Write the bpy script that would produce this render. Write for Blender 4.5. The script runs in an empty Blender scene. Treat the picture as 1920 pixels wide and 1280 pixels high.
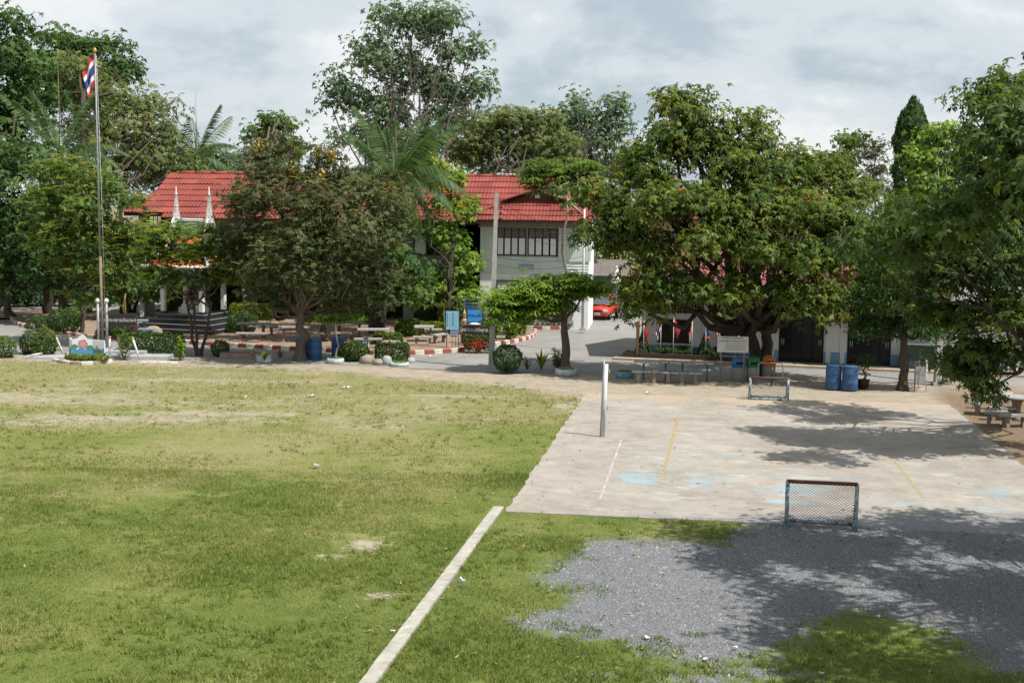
import bpy, math, random
import numpy as np
from mathutils import Vector, Matrix

SC = bpy.context.scene
COL = SC.collection
RNG = np.random.default_rng(7)
random.seed(7)
PI = math.pi

# ------------------------------------------------------------------ camera
FPX = 2500.0
CAM_H = 6.7
ROLL = math.radians(0.7)
PITCH = math.atan(254.6 / 2500)
_F = np.array([0, math.cos(PITCH), -math.sin(PITCH)])
_U0 = np.array([0, math.sin(PITCH), math.cos(PITCH)])
_R0 = np.array([1.0, 0, 0])
_R = math.cos(ROLL) * _R0 + math.sin(ROLL) * _U0
_U = math.cos(ROLL) * _U0 - math.sin(ROLL) * _R0
cam = bpy.data.cameras.new('camera')
cam_ob = bpy.data.objects.new('camera', cam)
COL.objects.link(cam_ob)
cam.sensor_width = 36.0
cam.lens = 36.0 * FPX / 1920
cam.clip_start = 0.2
cam.clip_end = 4000
m = Matrix(((_R[0], _U[0], -_F[0], 0), (_R[1], _U[1], -_F[1], 0), (_R[2], _U[2], -_F[2], CAM_H), (0, 0, 0, 1)))
cam_ob.matrix_world = m
SC.camera = cam_ob

# ------------------------------------------------------------------ sky, sun, exposure
SUN_EL = math.radians(59)
SUN_AZ = math.radians(121)          # clockwise from +Y (into the picture): over the right shoulder
world = bpy.data.worlds.new('World')
SC.world = world
world.use_nodes = True
nt = world.node_tree
N, L = nt.nodes, nt.links
N.clear()
w_out = N.new('ShaderNodeOutputWorld')
w_bg = N.new('ShaderNodeBackground')
w_bg.inputs['Strength'].default_value = 0.092
sky = N.new('ShaderNodeTexSky')
sky.sky_type = 'NISHITA'
sky.sun_disc = False
sky.sun_elevation = SUN_EL
sky.sun_rotation = SUN_AZ
tc = N.new('ShaderNodeTexCoord')
sep = N.new('ShaderNodeSeparateXYZ')
L.new(tc.outputs['Generated'], sep.inputs[0])
zz = N.new('ShaderNodeMath'); zz.operation = 'ADD'; zz.inputs[1].default_value = 0.42
L.new(sep.outputs['Z'], zz.inputs[0])
zm = N.new('ShaderNodeMath'); zm.operation = 'MAXIMUM'; zm.inputs[1].default_value = 0.05
L.new(zz.outputs[0], zm.inputs[0])
dx = N.new('ShaderNodeMath'); dx.operation = 'DIVIDE'
dy = N.new('ShaderNodeMath'); dy.operation = 'DIVIDE'
L.new(sep.outputs['X'], dx.inputs[0]); L.new(zm.outputs[0], dx.inputs[1])
L.new(sep.outputs['Y'], dy.inputs[0]); L.new(zm.outputs[0], dy.inputs[1])
cmb = N.new('ShaderNodeCombineXYZ')
L.new(dx.outputs[0], cmb.inputs[0]); L.new(dy.outputs[0], cmb.inputs[1])
cn = N.new('ShaderNodeTexNoise')
cn.inputs['Scale'].default_value = 2.3; cn.inputs['Detail'].default_value = 8
cn.inputs['Roughness'].default_value = 0.6; cn.inputs['Distortion'].default_value = 0.15
off = N.new('ShaderNodeVectorMath'); off.operation = 'ADD'; off.inputs[1].default_value = (3.1, 5.2, 0.4)
L.new(cmb.outputs[0], off.inputs[0]); L.new(off.outputs[0], cn.inputs['Vector'])
cr = N.new('ShaderNodeValToRGB')
cr.color_ramp.interpolation = 'EASE'
e = cr.color_ramp.elements
e[0].position = 0.38; e[0].color = (4.1, 4.8, 5.35, 1)
e[1].position = 0.60; e[1].color = (7.6, 7.7, 7.75, 1)
k = e.new(0.5); k.color = (5.9, 6.4, 6.75, 1)
L.new(cn.outputs['Fac'], cr.inputs[0])
mx = N.new('ShaderNodeMixRGB'); mx.inputs[0].default_value = 0.88
L.new(sky.outputs[0], mx.inputs[1]); L.new(cr.outputs[0], mx.inputs[2])
L.new(mx.outputs[0], w_bg.inputs['Color'])
L.new(w_bg.outputs[0], w_out.inputs[0])

sd = Vector((math.sin(SUN_AZ) * math.cos(SUN_EL), math.cos(SUN_AZ) * math.cos(SUN_EL), math.sin(SUN_EL)))
sl = bpy.data.lights.new('sun', 'SUN')
sl.energy = 5.0; sl.angle = math.radians(0.6); sl.color = (1.0, 0.955, 0.88)
sun = bpy.data.objects.new('sun', sl)
COL.objects.link(sun)
sun.location = (20, -10, 40)
sun.rotation_euler = (-sd).to_track_quat('-Z', 'Y').to_euler()
vs = SC.view_settings
vs.view_transform = 'Standard'
vs.look = 'None'
vs.exposure = 0.43
vs.gamma = 1.0
vs.use_curve_mapping = False
SC.cycles.max_bounces = 6
SC.cycles.diffuse_bounces = 3
SC.cycles.transmission_bounces = 4
SC.cycles.transparent_max_bounces = 8

# ------------------------------------------------------------------ helpers: places
def ray(px, py):
    return _F + _R * (px - 960) / FPX + _U * (640 - py) / FPX

def G(px, py, z=0.0):
    """the ground point seen at this spot of the photograph"""
    d = ray(px, py)
    return np.array([0, 0, CAM_H]) + d * (z - CAM_H) / d[2]

def D(px, py, Y):
    """the point at distance Y seen at this spot of the photograph"""
    d = ray(px, py)
    return np.array([0, 0, CAM_H]) + d * Y / d[1]

# ------------------------------------------------------------------ helpers: materials
def M(name, c, c2=None, scale=4.0, rough=0.75, bump=0.0, metal=0.0, contrast=1.0, detail=5, spec=0.3, stretch=None, world=False, bscale=None):
    mt = bpy.data.materials.new(name)
    mt.use_nodes = True
    t = mt.node_tree; n, l = t.nodes, t.links
    b = n['Principled BSDF']
    b.inputs['Roughness'].default_value = rough
    b.inputs['Metallic'].default_value = metal
    b.inputs['Specular IOR Level'].default_value = spec
    if c2 is None:
        c2 = tuple(x * 0.78 for x in c)
    if world:
        g = n.new('ShaderNodeNewGeometry'); vec = g.outputs['Position']
    else:
        g = n.new('ShaderNodeTexCoord'); vec = g.outputs['Object']
    if stretch:
        mp = n.new('ShaderNodeMapping'); mp.inputs['Scale'].default_value = stretch
        l.new(vec, mp.inputs[0]); vec = mp.outputs[0]
    no = n.new('ShaderNodeTexNoise')
    no.inputs['Scale'].default_value = scale; no.inputs['Detail'].default_value = detail
    no.inputs['Roughness'].default_value = 0.62
    l.new(vec, no.inputs['Vector'])
    rp = n.new('ShaderNodeValToRGB')
    w = 0.22 / contrast
    rp.color_ramp.elements[0].position = max(0, 0.5 - w); rp.color_ramp.elements[0].color = (*c2, 1)
    rp.color_ramp.elements[1].position = min(1, 0.5 + w); rp.color_ramp.elements[1].color = (*c, 1)
    l.new(no.outputs['Fac'], rp.inputs[0])
    l.new(rp.outputs[0], b.inputs['Base Color'])
    if bump:
        bn = n.new('ShaderNodeTexNoise'); bn.inputs['Scale'].default_value = bscale or scale * 6
        bn.inputs['Detail'].default_value = 4
        l.new(vec, bn.inputs['Vector'])
        bp = n.new('ShaderNodeBump'); bp.inputs['Strength'].default_value = bump
        bp.inputs['Distance'].default_value = 0.03
        l.new(bn.outputs['Fac'], bp.inputs['Height'])
        l.new(bp.outputs[0], b.inputs['Normal'])
    return mt

def LEAF(name, cols, trans=0.36, rough=0.55, spec=0.22):
    """leaf material: the per-leaf attribute 'tint' picks a hue from cols"""
    mt = bpy.data.materials.new(name)
    mt.use_nodes = True
    t = mt.node_tree; n, l = t.nodes, t.links
    b = n['Principled BSDF']; o = n['Material Output']
    b.inputs['Roughness'].default_value = rough
    b.inputs['Specular IOR Level'].default_value = spec
    at = n.new('ShaderNodeAttribute'); at.attribute_name = 'tint'
    rp = n.new('ShaderNodeValToRGB')
    el = rp.color_ramp.elements
    k = len(cols)
    el[0].position = 0; el[0].color = (*cols[0], 1)
    el[1].position = 1; el[1].color = (*cols[-1], 1)
    for i in range(1, k - 1):
        q = el.new(i / (k - 1)); q.color = (*cols[i], 1)
    l.new(at.outputs['Fac'], rp.inputs[0])
    l.new(rp.outputs[0], b.inputs['Base Color'])
    tr = n.new('ShaderNodeBsdfTranslucent')
    hs = n.new('ShaderNodeHueSaturation'); hs.inputs['Value'].default_value = 1.75; hs.inputs['Saturation'].default_value = 1.15
    hs.inputs['Hue'].default_value = 0.49
    l.new(rp.outputs[0], hs.inputs['Color']); l.new(hs.outputs[0], tr.inputs['Color'])
    ms = n.new('ShaderNodeMixShader'); ms.inputs[0].default_value = trans
    l.new(b.outputs[0], ms.inputs[1]); l.new(tr.outputs[0], ms.inputs[2])
    l.new(ms.outputs[0], o.inputs['Surface'])
    return mt

# ------------------------------------------------------------------ helpers: meshes
def link(o, parent=None):
    COL.objects.link(o)
    if parent is not None:
        o.parent = parent
    return o

def tag(o, label=None, cat=None, group=None, kind=None):
    if label: o['label'] = label
    if cat: o['category'] = cat
    if group: o['group'] = group
    if kind: o['kind'] = kind
    return o

def T(name, label, cat, loc=(0, 0, 0), rz=0.0, group=None):
    o = bpy.data.objects.new(name, None)
    o.empty_display_size = 0.3
    COL.objects.link(o)
    o.location = (float(loc[0]), float(loc[1]), float(loc[2]) if len(loc) > 2 else 0.0)
    o.rotation_euler = (0, 0, rz)
    return tag(o, label, cat, group)

def mesh_np(name, V, F, mat, parent=None, tint=None, smooth=False, attrs=None):
    """F: (n,k) array of equal-sized faces"""
    me = bpy.data.meshes.new(name)
    V = np.ascontiguousarray(V, dtype=np.float32); F = np.ascontiguousarray(F, dtype=np.int32)
    k = F.shape[1]
    me.vertices.add(len(V)); me.vertices.foreach_set('co', V.ravel())
    me.loops.add(F.size); me.loops.foreach_set('vertex_index', F.ravel())
    me.polygons.add(len(F)); me.polygons.foreach_set('loop_start', np.arange(len(F), dtype=np.int32) * k)
    me.update(calc_edges=True)
    if smooth:
        me.polygons.foreach_set('use_smooth', np.ones(len(F), dtype=bool))
    if tint is not None:
        a = me.attributes.new('tint', 'FLOAT', 'FACE'); a.data.foreach_set('value', np.asarray(tint, dtype=np.float32))
    if attrs:
        for kk, vv in attrs.items():
            a = me.attributes.new(kk, 'FLOAT', 'POINT'); a.data.foreach_set('value', np.asarray(vv, dtype=np.float32))
    if mat: me.materials.append(mat)
    o = bpy.data.objects.new(name, me)
    return link(o, parent)

class MB:
    def __init__(s):
        s.v = []; s.f = []; s.sm = []
    def add(s, vs, fs, smooth=False):
        b = len(s.v)
        s.v += [tuple(map(float, p)) for p in vs]
        s.f += [tuple(b + i for i in q) for q in fs]
        s.sm += [smooth] * len(fs)
        return s
    def box(s, c, d, rz=0.0, rx=0.0, ch=0.0):
        """box centred at c with sizes d; ch chamfers the vertical and top edges"""
        x, y, z = d[0] / 2, d[1] / 2, d[2] / 2
        cz, sz, cx, sx = math.cos(rz), math.sin(rz), math.cos(rx), math.sin(rx)
        def tr(p):
            a, b_, q = p
            b_, q = b_ * cx - q * sx, b_ * sx + q * cx
            a, b_ = a * cz - b_ * sz, a * sz + b_ * cz
            return (a + c[0], b_ + c[1], q + c[2])
        if not ch:
            vs = [(-x, -y, -z), (x, -y, -z), (x, y, -z), (-x, y, -z), (-x, -y, z), (x, -y, z), (x, y, z), (-x, y, z)]
            fs = [(3, 2, 1, 0), (4, 5, 6, 7), (0, 1, 5, 4), (1, 2, 6, 5), (2, 3, 7, 6), (3, 0, 4, 7)]
            return s.add([tr(p) for p in vs], fs)
        def ring(i, zz):
            return [(-x + i, -y, zz), (x - i, -y, zz), (x, -y + i, zz), (x, y - i, zz), (x - i, y, zz), (-x + i, y, zz), (-x, y - i, zz), (-x, -y + i, zz)]
        def inner(i, zz):
            return [(-x + 1.4 * i, -y + i, zz), (x - 1.4 * i, -y + i, zz), (x - i, -y + 1.4 * i, zz), (x - i, y - 1.4 * i, zz), (x - 1.4 * i, y - i, zz), (-x + 1.4 * i, y - i, zz), (-x + i, y - 1.4 * i, zz), (-x + i, -y + 1.4 * i, zz)]
        vs = ring(ch, -z) + ring(ch, z - ch) + inner(ch, z)
        fs = [tuple(range(7, -1, -1)), tuple(range(16, 24))]
        for r in (0, 8):
            fs += [(r + i, r + (i + 1) % 8, r + 8 + (i + 1) % 8, r + 8 + i) for i in range(8)]
        return s.add([tr(p) for p in vs], fs)
    def tube(s, pts, rad, n=8, cap=True, smooth=True):
        pts = [Vector(p) for p in pts]
        if not hasattr(rad, '__len__'): rad = [rad] * len(pts)
        vs, fs = [], []
        prev = None
        for i, p in enumerate(pts):
            d = (pts[min(i + 1, len(pts) - 1)] - pts[max(i - 1, 0)])
            if d.length < 1e-9: d = Vector((0, 0, 1))
            d.normalize()
            a = Vector((1, 0, 0)) if prev is None else prev
            if abs(a.dot(d)) > 0.95: a = Vector((0, 1, 0))
            a = (a - d * a.dot(d)).normalized(); prev = a
            b = d.cross(a)
            for k in range(n):
                t = 2 * PI * k / n
                vs.append(p + (a * math.cos(t) + b * math.sin(t)) * rad[i])
        for i in range(len(pts) - 1):
            for k in range(n):
                fs.append((i * n + k, i * n + (k + 1) % n, (i + 1) * n + (k + 1) % n, (i + 1) * n + k))
        s.add(vs, fs, smooth)
        if cap:
            b = len(s.v) - len(vs)
            s.f += [tuple(b + k for k in range(n - 1, -1, -1)), tuple(b + (len(pts) - 1) * n + k for k in range(n))]
            s.sm += [False, False]
        return s
    def lathe(s, prof, c=(0, 0, 0), n=16, smooth=True, sx=1.0, sy=1.0):
        vs, fs = [], []
        for r, z in prof:
            for k in range(n):
                t = 2 * PI * k / n
                vs.append((c[0] + r * sx * math.cos(t), c[1] + r * sy * math.sin(t), c[2] + z))
        for i in range(len(prof) - 1):
            for k in range(n):
                fs.append((i * n + k, i * n + (k + 1) % n, (i + 1) * n + (k + 1) % n, (i + 1) * n + k))
        s.add(vs, fs, smooth)
        b = len(s.v) - len(vs)
        s.f += [tuple(b + k for k in range(n - 1, -1, -1)), tuple(b + (len(prof) - 1) * n + k for k in range(n))]
        s.sm += [False, False]
        return s
    def prism(s, poly, y0, y1, axis='y'):
        """extrude a polygon of (a,b): axis y -> (x,z) outline, axis z -> (x,y) outline, axis x -> (y,z) outline"""
        k = len(poly)
        if axis == 'y': f = lambda a, b, t: (a, t, b)
        elif axis == 'z': f = lambda a, b, t: (a, b, t)
        else: f = lambda a, b, t: (t, a, b)
        vs = [f(a, b, y0) for a, b in poly] + [f(a, b, y1) for a, b in poly]
        fs = [tuple(range(k)), tuple(range(2 * k - 1, k - 1, -1))] + [(i, k + i, k + (i + 1) % k, (i + 1) % k) for i in range(k)]
        return s.add(vs, fs)
    def rock(s, c, r, seed=0, n=10):
        rg = np.random.default_rng(seed)
        vs, fs = [], []
        rows = 6
        for i in range(rows + 1):
            ph = PI * i / rows
            for k in range(n):
                t = 2 * PI * k / n
                q = 1 + rg.uniform(-.14, .14)
                vs.append((c[0] + r[0] * q * math.sin(ph) * math.cos(t), c[1] + r[1] * q * math.sin(ph) * math.sin(t), c[2] + r[2] * q * math.cos(ph)))
        for i in range(rows):
            for k in range(n):
                fs.append((i * n + k, (i + 1) * n + k, (i + 1) * n + (k + 1) % n, i * n + (k + 1) % n))
        return s.add(vs, fs, True)
    def build(s, name, mat, parent=None, loc=None):
        me = bpy.data.meshes.new(name)
        me.from_pydata(s.v, [], s.f)
        me.polygons.foreach_set('use_smooth', s.sm)
        if mat: me.materials.append(mat)
        me.update()
        o = bpy.data.objects.new(name, me)
        link(o, parent)
        if loc is not None: o.location = loc
        return o

def copy_tree(o, parent=None):
    c = o.copy(); COL.objects.link(c); c.parent = parent
    for ch in [x for x in o.children]:
        copy_tree(ch, c)
    return c

def text(name, body, size, mat, parent, loc, rot, align='CENTER', depth=0.004, sx=1.0):
    cu = bpy.data.curves.new(name, 'FONT')
    cu.body = body; cu.size = size; cu.align_x = align; cu.align_y = 'CENTER'; cu.extrude = depth
    o = bpy.data.objects.new(name, cu)
    COL.objects.link(o)
    bpy.context.view_layer.update()
    me = bpy.data.meshes.new_from_object(o)
    COL.objects.unlink(o); bpy.data.objects.remove(o)
    me.materials.clear(); me.materials.append(mat)
    q = bpy.data.objects.new(name, me)
    link(q, parent)
    q.location = loc; q.rotation_euler = rot; q.scale = (sx, 1, 1)
    return q

# value noise on the plane, for laying out where grass wears thin
_tab = RNG.random((256, 256))
def vnoise(x, y):
    xi = np.floor(x).astype(int); yi = np.floor(y).astype(int)
    fx = x - xi; fy = y - yi
    fx = fx * fx * (3 - 2 * fx); fy = fy * fy * (3 - 2 * fy)
    a = _tab[xi & 255, yi & 255]; b = _tab[(xi + 1) & 255, yi & 255]
    c = _tab[xi & 255, (yi + 1) & 255]; d = _tab[(xi + 1) & 255, (yi + 1) & 255]
    return (a * (1 - fx) + b * fx) * (1 - fy) + (c * (1 - fx) + d * fx) * fy
def fbm(x, y, o=4):
    s = 0; a = .5; t = 0
    for i in range(o):
        s = s + a * vnoise(x * 2 ** i + 17 * i, y * 2 ** i + 31 * i); t += a; a *= .5
    return s / t

def poly_sd(P, poly):
    """signed distance (positive inside) of points P (n,2) to a polygon"""
    poly = np.asarray(poly)
    d = np.full(len(P), 1e9); ins = np.zeros(len(P), bool)
    for i in range(len(poly)):
        a, b = poly[i], poly[(i + 1) % len(poly)]
        ab = b - a
        t = np.clip(((P - a) @ ab) / (ab @ ab), 0, 1)
        d = np.minimum(d, np.linalg.norm(P - a - t[:, None] * ab, axis=1))
        c = (a[1] > P[:, 1]) != (b[1] > P[:, 1])
        with np.errstate(divide='ignore', invalid='ignore'):
            xx = (b[0] - a[0]) * (P[:, 1] - a[1]) / (b[1] - a[1]) + a[0]
        ins ^= c & (P[:, 0] < xx)
    return np.where(ins, d, -d)

ANG = math.radians(8.4)
def frame_pt(o, A, x, y, z=0.0):
    return (o[0] + x * math.cos(A) + y * math.sin(A), o[1] - x * math.sin(A) + y * math.cos(A), z)
# ------------------------------------------------------------------ ground materials
def field_material(name, blades=False):
    mt = bpy.data.materials.new(name); mt.use_nodes = True
    t = mt.node_tree; n, l = t.nodes, t.links
    b = n['Principled BSDF']; b.inputs['Roughness'].default_value = 0.9; b.inputs['Specular IOR Level'].default_value = 0.12
    g = n.new('ShaderNodeNewGeometry'); pos = g.outputs['Position']
    flat = n.new('ShaderNodeMapping'); flat.inputs['Scale'].default_value = (1, 1, 0); l.new(pos, flat.inputs[0]); pos = flat.outputs[0]
    def noise(sc, det=4, rg=.6, vec=None):
        q = n.new('ShaderNodeTexNoise'); q.inputs['Scale'].default_value = sc; q.inputs['Detail'].default_value = det
        q.inputs['Roughness'].default_value = rg; l.new(vec or pos, q.inputs['Vector']); return q.outputs['Fac']
    def math_(op, a, b_=None, clamp=False):
        q = n.new('ShaderNodeMath'); q.operation = op; q.use_clamp = clamp
        for i, x in enumerate((a, b_)):
            if x is None: continue
            if isinstance(x, (int, float)): q.inputs[i].default_value = x
            else: l.new(x, q.inputs[i])
        return q.outputs[0]
    def ramp(f, stops):
        q = n.new('ShaderNodeValToRGB'); el = q.color_ramp.elements
        el[0].position, el[0].color = stops[0][0], (*stops[0][1], 1)
        el[1].position, el[1].color = stops[-1][0], (*stops[-1][1], 1)
        for p, c in stops[1:-1]:
            z = el.new(p); z.color = (*c, 1)
        l.new(f, q.inputs[0]); return q.outputs[0]
    def mix(f, a, b_):
        q = n.new('ShaderNodeMixRGB'); l.new(f, q.inputs[0]); l.new(a, q.inputs[1]); l.new(b_, q.inputs[2]); return q.outputs[0]
    def attr(a):
        q = n.new('ShaderNodeAttribute'); q.attribute_name = a; return q.outputs['Fac']
    big = noise(0.22, 4); mid = noise(1.6, 4); fine = noise(9, 4); vfine = noise(45, 3)
    gf = math_('ADD', math_('MULTIPLY', big, .5), math_('MULTIPLY', mid, .5))
    dry = attr('dry')
    gf2 = math_('ADD', gf, math_('MULTIPLY', math_('SUBTRACT', dry, .5), .34))
    gf2 = math_('ADD', gf2, math_('MULTIPLY', math_('SUBTRACT', fine, .5), .35 if not blades else .2))
    grass = ramp(gf2, [(.22, (.084, .115, .025)), (.42, (.120, .147, .036)), (.54, (.163, .171, .056)), (.70, (.218, .204, .095))])
    if blades:
        at = attr('tint')
        hv = n.new('ShaderNodeHueSaturation'); l.new(grass, hv.inputs['Color'])
        l.new(math_('ADD', math_('MULTIPLY', at, .6), 1.18), hv.inputs['Value'])
        l.new(hv.outputs[0], b.inputs['Base Color'])
        tr = n.new('ShaderNodeBsdfTranslucent'); l.new(hv.outputs[0], tr.inputs[0])
        ms = n.new('ShaderNodeMixShader'); ms.inputs[0].default_value = .45
        l.new(b.outputs[0], ms.inputs[1]); l.new(tr.outputs[0], ms.inputs[2]); l.new(ms.outputs[0], n['Material Output'].inputs[0])
        return mt
    # mottling of the turf: thatch between the blades
    hv = n.new('ShaderNodeHueSaturation'); l.new(grass, hv.inputs['Color'])
    l.new(math_('ADD', math_('MULTIPLY', vfine, .8), .62), hv.inputs['Value']); grass = hv.outputs[0]
    sand = ramp(math_('ADD', math_('MULTIPLY', mid, .55), math_('MULTIPLY', vfine, .45)), [(.3, (.22, .18, .135)), (.5, (.305, .262, .205)), (.68, (.38, .335, .27))])
    soil = ramp(math_('ADD', math_('MULTIPLY', fine, .6), math_('MULTIPLY', vfine, .4)), [(.3, (.11, .078, .05)), (.6, (.21, .155, .105)), (.75, (.27, .21, .15))])
    sand = mix(attr('soil'), sand, soil)
    vo = n.new('ShaderNodeTexVoronoi'); vo.inputs['Scale'].default_value = 42; l.new(pos, vo.inputs['Vector'])
    gs = math_('ADD', math_('MULTIPLY', n_sep(n, l, vo.outputs['Color']), .55), math_('ADD', math_('MULTIPLY', big, .35), math_('MULTIPLY', noise(2.6), .1)))
    gravel = ramp(gs, [(.15, (.070, .075, .083)), (.45, (.132, .138, .147)), (.7, (.172, .177, .186)), (.9, (.26, .26, .26))])
    jit = math_('ADD', math_('MULTIPLY', math_('SUBTRACT', noise(2.2, 6, .72), .5), 1.5), math_('ADD', math_('MULTIPLY', math_('SUBTRACT', noise(6.5, 6, .75), .5), 2.2), math_('MULTIPLY', math_('SUBTRACT', vfine, .5), .7)))
    sm_ = math_('MULTIPLY', math_('SUBTRACT', math_('ADD', attr('bare'), jit), .40), 4.5, True)
    gm = math_('MULTIPLY', math_('SUBTRACT', math_('ADD', attr('grav'), jit), .40), 4.5, True)
    c = mix(sm_, grass, sand)
    c = mix(gm, c, gravel)
    l.new(c, b.inputs['Base Color'])
    bp = n.new('ShaderNodeBump'); bp.inputs['Strength'].default_value = .7; bp.inputs['Distance'].default_value = .035
    l.new(math_('ADD', math_('MULTIPLY', vfine, .5), math_('ADD', math_('MULTIPLY', vo.outputs['Distance'], .5), fine)), bp.inputs['Height'])
    l.new(bp.outputs[0], b.inputs['Normal'])
    return mt

def n_sep(n, l, col):
    q = n.new('ShaderNodeSeparateColor'); l.new(col, q.inputs[0]); return q.outputs[0]

MF = field_material('field_turf_sand_gravel')
MBL = field_material('grass_blades', True)

# ------------------------------------------------------------------ the field: turf, sand, gravel on one grid
RES = 0.2
gx = np.arange(-36, 22.01, RES); gy = np.arange(13.6, 60.01, RES)
XX, YY = np.meshgrid(gx, gy)
P = np.stack([XX.ravel(), YY.ravel()], 1)
grav_px = [(1115, 1012), (1200, 1010), (1340, 1016), (1395, 990), (1440, 972), (1620, 976), (1950, 996), (2300, 1010), (2500, 1330), (2050, 1330), (1850, 1245), (1750, 1180),
           (1600, 1142), (1530, 1160), (1495, 1200), (1420, 1235), (1330, 1250), (1250, 1232), (1150, 1200), (1040, 1190), (980, 1175), (975, 1160), (1050, 1128), (1085, 1105), (1010, 1090), (1040, 1062)]
grav_w = np.array([G(*q)[:2] for q in grav_px])
sdg = poly_sd(P, grav_w)
grav = np.clip(.5 + sdg / 1.3, 0, 1)
# scraps of gravel in the turf
def spots(lst):
    s = np.zeros(len(P))
    for px, py, rx, ry, a in lst:
        c = G(px, py)
        s = np.maximum(s, a * np.exp(-(((P[:, 0] - c[0]) / rx) ** 2 + ((P[:, 1] - c[1]) / ry) ** 2)))
    return s
grav = np.maximum(grav, spots([(865, 1095, .25, .45, .62), (1410, 1262, 1.2, .5, .62), (1120, 1268, .5, .3, .55), (1300, 1275, 1.4, .5, .58)]))
grav = np.maximum(grav - spots([(1300, 1195, .1, .1, .3), (1020, 1130, .5, .3, .3)]), 0)
edge = np.array([G(*q)[:2] for q in [(-700, 668), (0, 675), (200, 683), (345, 688), (480, 690), (650, 699), (760, 711), (900, 720), (1000, 731), (1070, 745)]] + [np.array([2.7, 46.5]), np.array([3.0, 44]), np.array([3.5, 31])])
eY = np.interp(P[:, 0], edge[:, 0], edge[:, 1])
fb = fbm(P[:, 0] * .45, P[:, 1] * .3)
fb2 = fbm(P[:, 0] * 1.1 + 50, P[:, 1] * .55 + 9)
bare = np.clip(.5 + (P[:, 1] - eY) / 3.0, 0, 1)
bare = np.maximum(bare, spots([(60, 745, 6, 2.2, .58), (250, 785, 7, 1.0, .62), (400, 775, 3.8, 1.0, .64), (330, 712, 6, .9, .54), (520, 716, 4, .8, .5), (60, 790, 4, 1.3, .56), (200, 755, 8, 1.6, .52), (600, 700, 3, .7, .55),
                               (860, 743, 3.2, .45, .66), (740, 790, 5, 1.6, .42), (1060, 762, .7, 2.2, .62), (700, 800, 2.5, .6, .5), (690, 1020, .55, .55, .66), (705, 1117, .35, .3, .6),
                               (620, 1042, .4, .3, .5), (250, 925, 4, .8, .22), (830, 690, 3, .8, .7), (150, 730, 3, .6, .5)]) + (fb2 - .5) * .34)
bare = np.maximum(bare, np.clip((P[:, 1] - 33) / 9, 0, 1) * (.20 + (fb2 - .5) * .75))
bare = np.clip(bare, 0, 1)
# the strip along the right of the court and beyond it
O_C = G(948, 960)
du = (P[:, 0] - O_C[0]) * math.cos(ANG) - (P[:, 1] - O_C[1]) * math.sin(ANG)
dv = (P[:, 0] - O_C[0]) * math.sin(ANG) + (P[:, 1] - O_C[1]) * math.cos(ANG)
right = np.clip((du - 12.2) / .8, 0, 1) * np.clip((dv - .3) / 1.0, 0, 1)
bare = np.maximum(bare, right)
soil = np.clip(right * 1.2 * np.clip((52 - P[:, 1]) / 5, 0, 1), 0, 1)
dry = np.clip(.18 + (P[:, 1] - 20) / 27 * .95 + (fb - .5) * 1.7, 0, 1)
# greener right beside the court and in the near hollows
dry = np.clip(dry - .35 * np.exp(-(du / 1.6) ** 2) * (P[:, 1] < 46), 0, 1)
# right of the kerb strip, short dry weeds
zb = (fbm(P[:, 0] * .25 + 3, P[:, 1] * .25) - .5) * .10
nxv, nyv = len(gx), len(gy)
idx = np.arange(nxv * nyv).reshape(nyv, nxv)
Q = np.stack([idx[:-1, :-1], idx[:-1, 1:], idx[1:, 1:], idx[1:, :-1]], -1).reshape(-1, 4)
in_court = (du > -.3) & (du < 13.2) & (dv > -.3) & (dv < 19.6)
zb = np.where(in_court, 0, zb * np.clip(np.abs(du) / 2 + 0, 0, 1) * np.clip((56 - P[:, 1]) / 6, 0, 1))
zb = np.minimum(zb, .05)
spill = (grav > .6) & (dv > -1.3) & (dv < .7) & (du > 4.5)
zb = np.where(spill, .034 - .030 * np.clip((dv + .2) / .9, 0, 1) * 1.0 - .012 * fbm(P[:, 0] * 2.2, P[:, 1] * 2.2), zb)
V3 = np.column_stack([P, zb])
fm_g = grav[Q].mean(1); fm_b = bare[Q].mean(1)
cls = np.where(fm_g > .45, 2, np.where(fm_b > .52, 1, 0))
for c_, nm in ((0, 'lawn'), (1, 'sandy_ground'), (2, 'gravel_yard')):
    q = Q[cls == c_]
    used, inv = np.unique(q, return_inverse=True)
    o = mesh_np(nm, V3[used], inv.reshape(-1, 4), MF, attrs=dict(bare=bare[used], grav=grav[used], dry=dry[used], soil=soil[used]), smooth=True)
    tag(o, kind='structure')

M_EARTH = M('earth', (.24, .20, .14), (.12, .13, .06), scale=.35, rough=.95, world=True)
MB().add([(-900, -300, -.08), (900, -300, -.08), (900, 1500, -.08), (-900, 1500, -.08)], [(0, 1, 2, 3)]).build('ground', M_EARTH)['kind'] = 'structure'

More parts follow.
